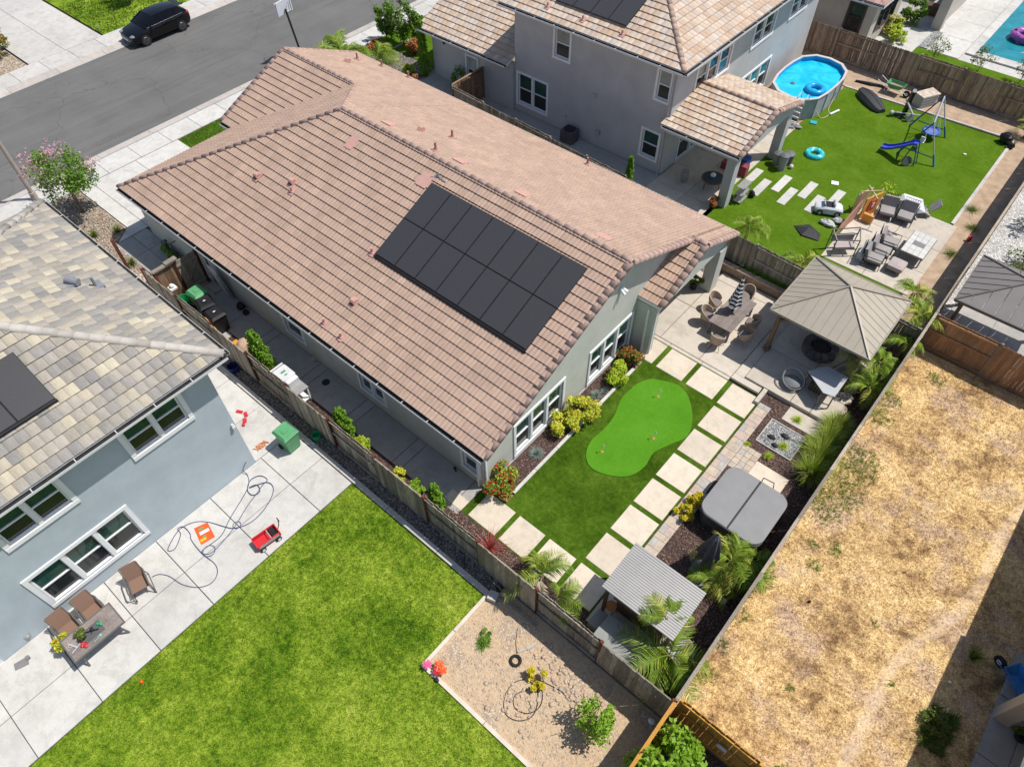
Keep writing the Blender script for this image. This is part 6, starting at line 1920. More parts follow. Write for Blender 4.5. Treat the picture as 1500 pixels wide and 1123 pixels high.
def flag(label, x, y):
    t = thing('golf_flag', label, 'golf flag', (x, y, .062))
    MB().cyl((x, y, .062), (x, y, .56), .006, .006, 6).out('pin', m_white, t)
    MB().add([(x, y, .55), (x+.10, y-.05, .50), (x, y, .44), (x+.002, y+.004, .55), (x+.102, y-.046, .50), (x+.002, y+.004, .44)], [(0, 1, 2), (5, 4, 3), (0, 3, 4, 1), (1, 4, 5, 2)]).out('pennant', M('flag_silver', (.75, .76, .78)), t)
    MB().cyl((x, y, .0625), (x, y, .0645), .055, .055, 14).out('cup', M('cup_tan', (.45, .22, .08)), t)
flag('golf flag pin at the far end of the putting green', -6.6, 16.1)
flag('golf flag pin in the middle of the putting green', -5.65, 14.35)
flag('golf flag pin at the near left end of the putting green', -6.75, 12.65)
for lab, x, y in (('yellow bush beside the hot tub, nearest its corner', -3.02, 13.0), ('larger yellow bush over the paver border by the hot tub', -3.1, 12.35)):
    shrub('shrub', lab, 'shrub', x, y, .03, .36, .5, [m_yel, m_gold], 1500, .045, nclump=12)
# hot tub
t = thing('hot_tub', 'hot tub with a folded grey vinyl cover in the mulch bed', 'hot tub', (-1.7, 13.5, 0))
MB().rbox(-2.72, 12.42, .0, -.62, 14.6, .82, .38, n=6).out('cabinet', M('tub_cabinet', (.055, .055, .06), .15, 5, .6), t, smooth=35)
MB().rbox(-2.79, 12.35, .821, -.55, 14.67, .86, .42, n=6).out('shell_rim', m_dkmet, t, smooth=35)
def half(xa, xb, R_, sgn):
    o = []
    def arc(cx, cy, a0):
        return [(cx+R_*math.cos(a0+PI/2*i/6), cy+R_*math.sin(a0+PI/2*i/6)) for i in range(7)]
    if sgn < 0:
        o = [(xb, 12.35), (xb, 14.67)] + arc(xa+R_, 14.67-R_, PI/2) + arc(xa+R_, 12.35+R_, PI)
    else:
        o = [(xa, 14.67), (xa, 12.35)] + arc(xb-R_, 12.35+R_, 1.5*PI) + arc(xb-R_, 14.67-R_, 0)
    cx = sum(p[0] for p in o)/len(o); cy = sum(p[1] for p in o)/len(o); n = len(o)
    vs = [(x, y, .862) for x, y in o]+[(x, y, .935) for x, y in o]+[(cx+(x-cx)*.965, cy+(y-cy)*.975, .965) for x, y in o]+[(cx+(x-cx)*.5, cy+(y-cy)*.5, .975) for x, y in o]
    fs = [tuple(range(n-1, -1, -1)), tuple(range(3*n, 4*n))]+[(k*n+i, k*n+(i+1) % n, (k+1)*n+(i+1) % n, (k+1)*n+i) for k in range(3) for i in range(n)]
    if sgn < 0: fs = [tuple(reversed(f)) for f in fs] if False else fs
    b_ = MB().add(vs, fs)
    a_ = sum(o[i][0]*o[(i+1) % n][1]-o[(i+1) % n][0]*o[i][1] for i in range(n))
    if a_ < 0: b_.f = [tuple(reversed(f)) for f in b_.f]
    return b_
half(-2.79, -1.685, .42, -1).out('cover_half', m_tubcov, t, smooth=35)
half(-1.665, -.55, .42, 1).out('cover_half', m_tubcov, t, smooth=35)
MB().box(-1.70, 12.40, .95, -1.65, 14.62, .965).out('cover_seam', m_dkmet, t)
MB().tube([(-1.67, 14.74, .5), (-1.67, 14.78, 1.02), (-1.3, 14.80, 1.05), (-1.22, 14.75, .7)], .018, 7).out('cover_lifter', m_dkmet, t, smooth=40)
MB().box(-3.0, 12.3, .0, -2.85, 13.5, .2).out('pipe_step', m_conc3, t)
# ornamental grasses by the rear fence
for i, (x, y, r, h, lab) in enumerate(((-.75, 19.0, .7, 1.0, 'pale arching grass clump, the topmost by the rear fence'), (-.7, 18.2, .75, 1.1, 'big arching grass clump second from the top by the rear fence'), (-.62, 17.35, .8, 1.2, 'wide arching grass clump beside the grey gravel square'), (-.55, 16.5, .75, 1.2, 'arching grass clump spilling over the fence above the dry field'), (-.95, 17.8, .5, .7, 'low green grass clump at the corner of the grey gravel square'))):
    tuft('grass_clump', lab, 'ornamental grass', x, y, r*1.05, h, [m_palm, m_lime, m_straw], 620, .03, w=.009, mix=[.62, .25, .13], spread=1.0, group='arching grasses by the rear fence')
for lab, x, y, r in (('small green tuft between the lounge slab and the gravel square', -2.0, 18.5, .26), ('small tuft on the edge of the grey gravel square', -1.85, 17.1, .24), ('small green tuft below the grey gravel square', -2.05, 16.35, .22), ('little tuft at the paver corner above the apron', -2.9, 16.35, .14)):
    tuft('grass_tuft', lab, 'plant', x, y, r, r*.9, [m_lime, m_weed], 160, .04, w=.008)
for lab, x, y, s in (('black rounded stone on the grey gravel, nearest the putting green', -2.35, 17.2, .14), ('black stone at the middle of the grey gravel square', -2.0, 17.55, .15), ('black stone at the near side of the grey gravel', -2.1, 16.95, .12)):
    tag(MB().ball((x, y, .05+s*.3), (s*1.1, s*.7, s*.5), 10, 0, 6, wob=.3).out('stone', M('black_stone', (.03, .03, .032), .3, 8, .6), org=(x, y, .05), smooth=60), lab, 'stone')
# closed grey umbrella over slate pad
t = thing('closed_umbrella', 'closed charcoal umbrella standing beside the hot tub', 'umbrella', (-1.65, 11.2, 0))
MB().cyl((-1.65, 11.2, 0), (-1.65, 11.2, 2.35), .025, .025, 8).out('pole', m_dkmet, t)
b = MB(); n = 24; vs = []
prof = [(.03, 2.3), (.12, 2.1), (.20, 1.6), (.29, 1.0), (.33, .78)]
for j, (r, z) in enumerate(prof):
    for i in range(n):
        a = 2*PI*i/n; k = 1+(.32 if i % 3 == 0 else -.15)*min(1, j*.4)
        vs.append((-1.65+math.cos(a)*r*k, 11.2+math.sin(a)*r*k, z+(.10*((i*7) % 3-1) if j == 4 else 0)))
fs = [(j*n+i, (j+1)*n+i, (j+1)*n+(i+1) % n, j*n+(i+1) % n) for j in range(len(prof)-1) for i in range(n)]
b.add(vs, fs).out('canopy', M('charcoal_canvas', (.10, .10, .105), .2, 7, .9), t)
um = MB().box(-1.95, 10.8, .03, -1.15, 11.6, .09)
um.out('base_plate', M('slate_pad', (.17, .18, .19), .15, 3, .7), t)
tag(MB().obox((-1.35, 10.85, .10), (.75, .5, .1), .7).out('stepping_slab', M('slate_pad', (.17,)*3), org=(-1.35, 10.85, 0)), 'grey slate slab at the foot of the closed umbrella', 'slab')
tag(MB().rbox(-.62, 10.5, .03, -.46, 10.68, .16, .04).out('valve_box', m_white, org=(-.54, 10.6, 0)), 'small white box on the mulch near the rear fence', 'box')
# palms along the rear fence
def azp(*d): return [math.radians(v) for v in d]
palm('palm beside the closed umbrella with fronds over the hot tub corner', -1.0, 11.55, .7, 1.15, 9, 'gyggg', azs=azp(80, 130, 20, -40, 200, 260, 310, 100, 50))
palm('low yellow green palm between the umbrella and the rear fence', -1.15, 10.85, .35, .8, 7, 'ygy')
palm('palm frond cluster leaning over the fence by the hot tub', -.5, 12.1, .5, .9, 6, 'gg', azs=azp(60, 20, 100, -20, 140, -60))
palm('palm in the fence corner beside the corrugated bar roof', -.9, 7.75, .9, 1.35, 7, 'ggggdg', azs=azp(100, 35, -80, -115, 15, 190, -30))
palm('pale palm overlapping the lower edge of the corrugated roof', -1.45, 8.15, 2.0, .95, 5, 'gydg', azs=azp(100, 160, 180, 210, 60))
palm('palm at the left fence above the pavers, with a dry hanging crown', -5.2, 7.2, 1.0, 1.05, 8, 'gdgyd', azs=azp(95, -90, 60, 150, -60, 130, 200, -120))
palm('short palm by the left fence near the bar, with straw tips', -4.4, 6.95, 1.0, .85, 7, 'gdgd', azs=azp(70, -80, 10, -110, 120, -45, -20))
palm('palm at the gazebo corner, yellow green crown over its roof edge', -1.5, 21.1, 1.9, .62, 8, 'ygyg')
palm('green palm right of the gazebo corner by the rear fence', -.75, 21.9, 1.3, .95, 9, 'ggg')
palm('green palm below the gazebo corner, hanging over the rear fence', -.55, 20.9, .9, .8, 7, 'ggy')
palm('tall palm at the fence junction behind the gazebo', -.5, 25.2, 1.4, 1.0, 9, 'yggy')
palm('yellow tipped palm beyond the gazebo beside the neighbour patio', -1.2, 26.5, 1.2, .9, 7, 'ygy')
palm('bushy palm crown at the upper corner of the orange-brown fence', -.35, 23.6, 1.2, .8, 7, 'ggg')
palm('wispy palm behind the far corner of our roof', -8.3, 25.5, 1.5, 1.0, 8, 'ggg')
palm('yellow green palm crown behind the gazebo ridge', -5.5, 25.2, 1.3, .85, 8, 'ygy')
shrub('shrub', 'lime hedge trailing along the fence behind the gazebo', 'shrub', -4.2, 25.1, .03, .7, 1.7, [m_lime, m_bright], 2400, .06, squash=.6)
shrub('shrub', 'lower lime hedge beside the neighbour patio fence', 'shrub', -3.0, 25.0, .03, .6, 1.3, [m_bright, m_lime], 1600, .06, squash=.6)
for i in range(7):
    x = -7.6+i*.36
    tuft('seedling', ['leafy green seedling at the left end of the planter', 'second leafy seedling in the planter', 'third leafy seedling in the planter', 'middle leafy seedling in the planter', 'fifth leafy seedling in the planter', 'sixth leafy seedling in the planter', 'leafy seedling at the gazebo end of the planter'][i], 'plant', x, 24.25, .24, .28, [m_bright, m_green], 110, .4, w=.022, group='seedlings in the block planter')
# dining set
def wicker_chair(label):
    t = thing('wicker_chair', label, 'chair')
    n = 14
    vs = []; 
    for zi, (z, r) in enumerate(((.36, .25), (.55, .30), (.80, .31))):
        for i in range(n):
            a = PI*.5+PI*(-.08+1.16*i/(n-1)) if False else PI/2+PI*(-.12+1.24*i/(n-1))
            hh = z if zi < 2 else (.58+.26*abs(math.sin(PI*i/(n-1)))**.7)
            vs.append((math.cos(a)*r*1.05, math.sin(a)*r, hh))
    k = len(vs)
    vs += [(x*.9, y*.9, z) for x, y, z in vs]
    fs = []
    for j in range(2):
        for i in range(n-1):
            fs.append((j*n+i, j*n+i+1, (j+1)*n+i+1, (j+1)*n+i)); fs.append((k+j*n+i, k+(j+1)*n+i, k+(j+1)*n+i+1, k+j*n+i+1))
    for i in range(n-1):
        fs.append((2*n+i, 2*n+i+1, k+2*n+i+1, k+2*n+i))
    MB().add(vs, fs).out('shell', m_wicker, t, smooth=60)
    MB().rbox(-.24, -.24, .36, .25, .24, .40, .12).out('seat', m_wicker, t)
    MB().rbox(-.2, -.22, .401, .23, .22, .46, .1).out('cushion', M('dark_cushion', (.20, .17, .16), .1), t, smooth=40)
    for x, y in ((-.2, -.2), (-.2, .2), (.2, -.2), (.2, .2)):
        MB().cyl((x*.8, y*.8, .36), (x*1.3, y*1.3, 0), .016, .012, 6).out('leg', M('tan_leg', (.40, .30, .22)), t)
    return t
c0 = wicker_chair('tan wicker chair at the near left corner of the dining table'); place(c0, -7.25, 20.65, .06, .1)
dup(c0, 'tan wicker chair on the house side of the dining table, upper one', -7.4, 21.55, .06, -.05)
dup(c0, 'tan wicker chair at the near end of the dining table', -6.25, 19.75, .06, PI/2+.1)
dup(c0, 'pale round-backed chair on the gazebo side, near end', -5.5, 20.65, .06, PI-.1)
dup(c0, 'pale round-backed chair on the gazebo side, middle of the table', -5.65, 21.5, .06, PI+.1)
dup(c0, 'shaded wicker chair at the far end of the table behind the striped umbrella', -6.6, 22.75, .06, -PI/2)
t = thing('dining_table', 'grey-brown plank dining table with a striped umbrella through it', 'table', (-6.45, 21.2, .06))
for i in range(5):
    xa = -6.97+i*.206
    MB().box(xa+.003, 20.15, .74, xa+.203, 22.3, .78).out('plank', m_woodt, t)
MB().box(-6.9, 20.2, .68, -6.0, 22.25, .74).out('apron', M('bronze_frame', (.16,)*3), t)
for x in (-6.88, -6.04):
    for y in (20.25, 22.2):
        MB().box(x-.04, y-.04, .06, x+.04, y+.04, .74).out('leg', M('bronze_frame', (.16,)*3), t)
t = thing('striped_umbrella', 'closed black and white striped umbrella standing in the dining table', 'umbrella', (-6.5, 21.25, .06))
MB().cyl((-6.5, 21.25, .06), (-6.5, 21.25, 2.7), .022, .022, 8).ball((-6.5, 21.25, 2.72), .035, 8).out('pole', m_dkmet, t)
cw, cb = m_white, M('navy_stripe', (.02, .022, .035), .1)
b = MB(); n = 18; NB = 15; vs = []; fs = []; mi = []
for j in range(NB+1):
    f = j/NB; z = 2.6-1.45*f; r = .05+.21*f
    for i in range(n):
        a = 2*PI*i/n; k = 1+(.22 if i % 3 == 0 else -.12)*f
        vs.append((-6.5+math.cos(a)*r*k, 21.25+math.sin(a)*r*k, z))
b.v = vs
for j in range(NB):
    for i in range(n):
        b.f.append((j*n+i, (j+1)*n+i, (j+1)*n+(i+1) % n, j*n+(i+1) % n)); b.m.append(j % 2)
b.out('canopy', [cw, cb], t)
# gazebo
t = thing('gazebo', 'square timber gazebo with a taupe standing-seam metal pyramid roof', 'gazebo', (-3.0, 22.3, .24))
mg = M('taupe_metal', (.385, .34, .27), .06, 1.2, .5, metal=.1)
mgs = M('taupe_seam', (.30, .27, .22), .07, 2, .5, metal=.1)
gx0, gx1, gy0, gy1, gz0, gz1 = -4.92, -1.02, 20.5, 24.35, 2.52, 3.5
ax, ay = (gx0+gx1)/2, (gy0+gy1)/2
cn = [(gx0, gy0), (gx1, gy0), (gx1, gy1), (gx0, gy1)]
for i in range(4):
    (xa, ya), (xb, yb) = cn[i], cn[(i+1) % 4]
    NP = 12
    for k in range(NP):
        f0, f1 = k/NP, (k+1)/NP
        # each panel runs uphill from the eave, perpendicular to it, and ends at the hip
        def hp_(f):
            g_ = 1-abs(2*f-1)
            ex, ey = xa+(xb-xa)*f, ya+(yb-ya)*f
            mx, my = (xa+xb)/2, (ya+yb)/2
            return (ex+(ax-mx)*g_, ey+(ay-my)*g_, gz0+(gz1-gz0)*g_)
        P0 = (xa+(xb-xa)*f0, ya+(yb-ya)*f0, gz0); P1 = (xa+(xb-xa)*f1, ya+(yb-ya)*f1, gz0)
        H0, H1 = hp_(f0), hp_(f1)
        pts = [P0, P1, H1]
        if f0 < .5 < f1: pts += [(ax, ay, gz1)]
        pts += [H0]
        q = []
        for p in pts:
            if not q or (Vector(p)-Vector(q[-1])).length > 1e-4: q.append(p)
        if (Vector(q[0])-Vector(q[-1])).length < 1e-4: q.pop()
        m_ = len(q)
        vs = q+[(x, y, z-.03) for x, y, z in q]
        MB().add(vs, [tuple(range(m_)), tuple(range(2*m_-1, m_-1, -1))]+[(j, m_+j, m_+(j+1) % m_, (j+1) % m_) for j in range(m_)]).out('roof_panel', mg, t)
        if k and (Vector(P0)-Vector(H0)).length > .1:
            MB().beam((P0[0], P0[1], P0[2]+.004), (H0[0], H0[1], H0[2]+.004), .014, .016).out('seam', mgs, t)
for x, y in cn:
    MB().beam((x, y, gz0+.02), (ax, ay, gz1+.03), .07, .035).out('hip_trim', mgs, t)
b = MB()
for i in range(4):
    b.beam((cn[i][0], cn[i][1], gz0-.02), (cn[(i+1) % 4][0], cn[(i+1) % 4][1], gz0-.02), .05, .10)
b.out('eave_trim', mgs, t)
for x, y in ((gx0+.35, gy0+.35), (gx1-.35, gy0+.35), (gx1-.35, gy1-.35), (gx0+.35, gy1-.35)):
    MB().box(x-.08, y-.08, .24, x+.08, y+.08, 2.4).box(x-.13, y-.13, .24, x+.13, y+.13, .36).out('post', m_beamw, t)
    sx = 1 if x < ax else -1; sy = 1 if y < ay else -1
    MB().beam((x, y, 1.85), (x+sx*.6, y, 2.38), .08, .1).beam((x, y, 1.85), (x, y+sy*.6, 2.38), .08, .1).out('knee_brace', m_beamw, t)
b = MB()
for p, q in (((gx0+.1, gy0+.35), (gx1-.1, gy0+.35)), ((gx0+.1, gy1-.35), (gx1-.1, gy1-.35)), ((gx0+.35, gy0+.1), (gx0+.35, gy1-.1)), ((gx1-.35, gy0+.1), (gx1-.35, gy1-.1))):
    b.beam((*p, 2.44), (*q, 2.44), .09, .16)
b.out('beam', m_beamw, t)
# fire pit
t = thing('fire_pit', 'round charcoal stone fire pit in the shade under the gazebo', 'fire pit', (-2.9, 22.1, .24))
ms = M('pit_block', (.13, .12, .12), .2, 4, .9, bmp=.4, bs=40, obj=.2)
for r in range(2):
    for k in range(14):
        a0 = 2*PI*(k+.5*r)/14+.02; a1 = 2*PI*(k+1+.5*r)/14-.02
        pts = [(-2.9+math.cos(a)*rr_, 22.1+math.sin(a)*rr_) for a, rr_ in ((a0, .42), (a0, .68), ((a0+a1)/2, .695), (a1, .68), (a1, .42))]
        MB().prism(pts, .245+r*.15, .245+r*.15+.145).out('block', ms, t)
MB().cyl((-2.9, 22.1, .245), (-2.9, 22.1, .44), .41, .41, 20).out('lava_bed', pebblem('lava', [(.03, .03, .03), (.06, .055, .05)], 18), t)
# lounge and grill by the terrace edge
def lounge(label, name='lounge_chair'):
    t = thing(name, label, 'chair')
    fr = m_dkmet
    MB().rbox(-.36, -.34, .28, .36, .34, .42, .06).out('seat_cushion', m_cush, t, smooth=40)
    MB().obox((-.36, 0, .62), (.13, .66, .50), ry=-.25).out('back_cushion', m_cush, t)
    for s in (-1, 1):
        MB().tube([(-.46, s*.38, .72), (-.4, s*.38, .56), (.36, s*.38, .56), (.38, s*.38, 0)], .018, 6).tube([(-.42, s*.38, .56), (-.40, s*.38, 0)], .018, 6).out('arm_frame', fr, t)
    b = MB()
    b.box(-.4, -.37, .24, .38, .37, .28)
    for i in range(7):
        b.cyl((-.47, -.32+i*.107, .36), (-.56, -.32+i*.107, .90), .009, .009, 5)
    b.cyl((-.56, -.36, .90), (-.56, .36, .90), .014, .014, 6)
    b.out('frame', fr, t)
    return t
t = thing('grill_island', 'rectangular slatted cart table with a pale top and grill on the lower slab', 'cart', (-2.0, 20.0, .24))
MB().prism([(-2.2, 20.75), (-1.35, 20.75), (-1.35, 19.55), (-1.75, 19.45), (-2.65, 20.05)], 1.02, 1.05).out('top', M('pale_top', (.42, .43, .44), .08, 3, .5), t)
MB().prism([(-2.65, 20.05), (-1.78, 19.43), (-1.62, 19.6), (-2.5, 20.25)], .94, .99).out('front_shelf', m_dkmet, t)
b = MB()
for p in ((-2.6, 20.05), (-1.78, 19.48), (-1.38, 19.6), (-1.38, 20.7), (-2.2, 20.7)):
    b.box(p[0]-.025, p[1]-.025, .24 if p[1] > 19.7 else .24, p[0]+.025, p[1]+.025, 1.02)
b.beam((-1.38, 19.6, 1.0), (-1.38, 20.7, 1.0), .03, .04).beam((-1.38, 20.7, 1.0), (-2.2, 20.7, 1.0), .03, .04).beam((-2.2, 20.7, 1.0), (-2.6, 20.05, 1.0), .03, .04).beam((-1.78, 19.48, 1.0), (-1.38, 19.6, 1.0), .03, .04).beam((-2.6, 20.05, 1.0), (-1.78, 19.48, 1.0), .03, .04).beam((-2.6, 20.05, .45), (-1.78, 19.48, .45), .03, .04).beam((-1.78, 19.48, .45), (-1.38, 19.6, .45), .03, .04)
b.out('frame', M('bronze_light', (.26, .22, .19), .1), t)
for i in range(8):
    f = (i+.5)/8
    MB().beam((-2.6+.82*f, 20.05-.57*f, .45), (-2.6+.82*f, 20.05-.57*f, .98), .035, .012).out('slat', M('bronze_frame', (.16,)*3), t)
MB().rbox(-2.35, 19.75, .5, -1.75, 20.2, .9, .08).out('grill_body', m_black, t)
c = lounge('cushioned lounge chair behind the cart table under the palm'); place(c, -1.55, 21.25, .24, -1.9)
b = MB()
vs = []; n = 16
for i in range(n):
    a = 2*PI*i/n; vs.append((-2.95+.42*math.cos(a), 19.75+.38*math.sin(a), .24+.38+.18*math.cos(a-2.2)))
t = thing('round_chair', 'round wire lounge chair with a pale rim on the terrace edge', 'chair', (-2.95, 19.75, .24))
MB().tube(vs, .022, 6, closed=True).out('rim', m_alum, t, smooth=60)
MB().tube([(x*.93-2.95*.07, y*.93+19.75*.07, z-.05) for x, y, z in vs], .015, 5, closed=True).ball((-2.95, 19.75, .48), (.36, .33, .10), 14).out('seat', M('chair_mesh', (.16, .17, .18), .2), t, smooth=60)
MB().cyl((-3.1, 19.6, .24), (-2.95, 19.75, .5), .015, .015, 5).cyl((-2.75, 19.6, .24), (-2.95, 19.75, .5), .015, .015, 5).cyl((-2.95, 20.0, .24), (-2.95, 19.75, .5), .015, .015, 5).out('legs', m_dkmet, t)
b = MB().ball((-1.15, 19.0, .07), (.08, .1, .05), 8, 0, 5, wob=.2)
tag(b.out('red_stone', M('rose_stone', (.5, .2, .17)), org=(-.75, 19.2, .03)), 'rose coloured stone in the shaded mulch by the rear fence', 'stone')
for x, y, i in ((-1.0, 21.2, 0), (-.93, 20.6, 1), (-.9, 20.0, 2)):
    tag(MB().ball((x, y, .12), (.16, .28, .10), 9, 0, 5, wob=.15).out('edging_rock', M('pale_rock', (.46, .40, .33), .2, 5, .9), org=(x, y, 0)), ['pale edging rock nearest the gazebo corner palm', 'middle pale edging rock along the terrace', 'pale edging rock nearest the cart table'][i], 'rock')
tag(MB().ball((-7.65, 24.3, .5), .07, 9).out('garden_globe', m_white, org=(-7.65, 24.3, .4), smooth=60), 'small white globe in the planter', 'ornament')
potted('green potted plant beside the far porch column', -8.75, 22.1, .06, .3, [m_green, m_bright], n=800, ph=.35)
# corrugated roof bar shelter
t = thing('bar_shelter', 'small shelter with a grey corrugated metal roof over a timber bar', 'shelter', (-2.15, 8.5, 0))
mcor = M('corrugated_zinc', (.36, .35, .33), .08, 1.5, .45, metal=.25)
x0, x1, y0, y1 = -3.41, -.98, 7.74, 9.48
zf = lambda y: 2.02+.07*(y-y0)
NC = 22
for k in range(NC):
    ya = y0+(y1-y0)*k/NC; yb = y0+(y1-y0)*(k+1)/NC
    vs = []
    for xx in (x0, x1):
        for q, dz in ((0, 0), (.2, .018), (.7, .018), (.9, 0), (1, 0)):
            yy = ya+(yb-ya)*q; vs.append((xx, yy, zf(yy)+dz))
        for q in (1, 0):
            yy = ya+(yb-ya)*q; vs.append((xx, yy, zf(yy)-.01))
    n = 7
    MB().add(vs, [tuple(range(n-1, -1, -1)), tuple(range(n, 2*n))]+[(i, (i+1) % n, n+(i+1) % n, n+i) for i in range(n)]).out('rib', mcor, t)
for x in (x0+.15, x1-.15):
    for y in (y0+.15, y1-.15):
        MB().box(x-.05, y-.05, 0, x+.05, y+.05, zf(y)-.12).out('post', m_beamw, t)
b = MB()
for y in (y0+.15, y1-.15):
    b.box(x0+.1, y-.04, zf(y)-.12, x1-.1, y+.04, zf(y)-.02)
b.out('beam', m_beamw, t)
MB().box(x0+.3, 8.1, .9, x1-.3, 8.55, .96).box(x0+.4, 8.2, .05, x1-.4, 8.45, .9).out('bar_counter', m_beamw, t)
t = thing('bar_stool', 'orange-brown stool peeking from under the corrugated roof', 'stool', (-3.05, 7.95, 0))
MB().cyl((-3.05, 7.95, .68), (-3.05, 7.95, .73), .17, .17, 16).out('seat', M('orange_wood', (.42, .16, .05), .15), t)
for sx in (-1, 1):
    for sy in (-1, 1):
        MB().cyl((-3.05+sx*.1, 7.95+sy*.1, .68), (-3.05+sx*.17, 7.95+sy*.17, .03), .015, .015, 6).out('leg', M('orange_wood', (.4,)*3), t)
# grey covered boxes by the fence
def hip_cover(label, x0, y0, x1, y1, z, mat, name='covered_table'):
    t = thing(name, label, 'covered furniture', ((x0+x1)/2, (y0+y1)/2, 0))
    w = (y1-y0)*.5
    MB().add([(x0, y0, .03), (x1, y0, .03), (x1, y1, .03), (x0, y1, .03), (x0+.03, y0+.03, z), (x1-.03, y0+.03, z), (x1-.03, y1-.03, z), (x0+.03, y1-.03, z), (x0+.03, (y0+y1)/2, z+.06), (x1-.03, (y0+y1)/2, z+.03)],
             [(3, 2, 1, 0), (0, 1, 5, 4), (1, 2, 6, 5), (2, 3, 7, 6), (3, 0, 4, 7), (4, 5, 9, 8), (8, 9, 6, 7), (4, 8, 7), (5, 6, 9)]).out('cover', mat, t)
    return t
hip_cover('long sage grey covered bench beside the bar, striped with palm shadow', -3.0, 6.75, -1.25, 7.8, .58, m_boxcov)
hip_cover('short sage grey covered box at the left end of the long covered bench', -3.38, 7.2, -3.0, 7.85, .25, m_boxcov)
t = thing('round_wicker_chair', 'pale round woven chair under the palm in the fence corner', 'chair', (-.75, 8.3, 0))
MB().lathe([(.12, .25), (.34, .32), (.42, .5), (.40, .52), (.30, .38), (.1, .32)], (-.75, 8.3, 0), 20).out('shell', M('pale_wicker', (.55, .54, .52), .2, 50, .8, bmp=.5, bs=150), t, smooth=60)
MB().cyl((-.75, 8.3, 0), (-.75, 8.3, .28), .22, .14, 12).out('base', m_dkmet, t)

# ================================================================ RIGHT NEIGHBOUR'S YARD
t = thing('above_ground_pool', 'oval above-ground pool with turquoise water and grey panelled sides', 'pool', (-12.3, 39.8, 0))
pc = [(-12.95, 37.35), (-12.1, 37.15), (-11.4, 37.35), (-10.9, 38.0), (-10.75, 38.9), (-10.72, 39.9), (-10.75, 40.8), (-10.95, 41.7), (-11.5, 42.3), (-12.3, 42.5), (-13.1, 42.35), (-13.65, 41.7), (-13.8, 40.8), (-13.85, 39.9), (-13.8, 38.9), (-13.6, 38.0)]
PN = len(pc); PX = sum(p[0] for p in pc)/PN; PY = sum(p[1] for p in pc)/PN
mp = M('pool_liner_outside', (.34, .36, .39), .18, 3, .6)
mpi = M('pool_liner', (.02, .36, .66), .12, 2, .5)
for i in range(PN):
    a, b2 = pc[i], pc[(i+1) % PN]
    def inn(p, k): return (PX+(p[0]-PX)*k, PY+(p[1]-PY)*k)
    MB().prism([a, b2, inn(b2, .985), inn(a, .985)], .02, 1.18).out('wall_panel', mp, t)
    MB().prism([inn(a, .984), inn(b2, .984), inn(b2, .975), inn(a, .975)], .05, 1.17).out('inner_wall', mpi, t)
    MB().prism([inn(a, 1.03), inn(b2, 1.03), inn(b2, .955), inn(a, .955)], 1.181, 1.215).out('rim_cap', M('pool_rim', (.50, .46, .46), .1), t)
    MB().box(a[0]-.035, a[1]-.035, 0, a[0]+.035, a[1]+.035, 1.18).out('upright', M('pool_upright', (.30, .31, .34), .1), t)
MB().sheet([(PX+(x-PX)*.974, PY+(y-PY)*.974) for x, y in pc], .06).out('pool_floor', mpi, t)
wm, wnt, wb = newmat('pool_water')
col = ramp(wnt, noise(wnt, pos(wnt), 1.4, 3, .6, .8), [(.35, (.005, .40, .72)), (.65, (.03, .55, .80))])
wnt.links.new(col, wb.inputs['Base Color']); wb.inputs['Roughness'].default_value = .05; wb.inputs['IOR'].default_value = 1.33
bump(wnt, wb, noise(wnt, pos(wnt), 9, 3, .6), .25, .02)
MB().sheet([(PX+(x-PX)*.974, PY+(y-PY)*.974) for x, y in pc], .93).out('pool_water', wm, t)
t = thing('pool_ladder', 'white A-frame ladder at the near end of the above-ground pool', 'ladder', (-11.45, 37.1, 0))
for y in (37.1,):
    b = MB()
    for s in (-.22, .22):
        b.tube([(-11.45+s, 36.75, .02), (-11.45+s, 37.0, 1.45), (-11.45+s, 37.25, 1.62), (-11.45+s, 37.5, 1.45), (-11.45+s, 37.6, .6)], .02, 6)
    b.out('rails', m_alum, t)
    for k in range(5):
        MB().box(-11.67, 36.74+k*.05, .15+k*.26, -11.23, 36.84+k*.05, .18+k*.26).out('step', m_white, t)
rg = MB().torus((-11.55, 39.1, 1.02), .42, .17, 28, 10)
tag(rg.out('swim_ring', M('blue_vinyl', (.02, .34, .62), .08, 3, .25), org=(-11.55, 39.1, 1), smooth=60), 'bright blue swim ring floating in the above-ground pool', 'swim ring')
sk = MB().cyl((-12.85, 39.05, .95), (-12.85, 39.05, .99), .14, .12, 12).ball((-12.85, 39.05, 1.0), (.07, .07, .04), 8)
tag(sk.out('pool_skimmer', m_bluegr, org=(-12.85, 39.05, .93)), 'small grey float in the above-ground pool', 'float')
b = MB()
rg_ = np.random.default_rng(5)
b.torus((-9.2, 34.82, .10), .36, .15, 26, 8)
o = tag(b.out('swim_ring', pebblem('teal_vinyl', [(.01, .45, .50), (.02, .55, .58), (.01, .40, .47), (.55, .75, .75)], 9, (.01, .42, .48), .05), org=(-9.2, 34.82, .03), smooth=60), 'speckled teal swim ring lying on the green turf', 'swim ring')
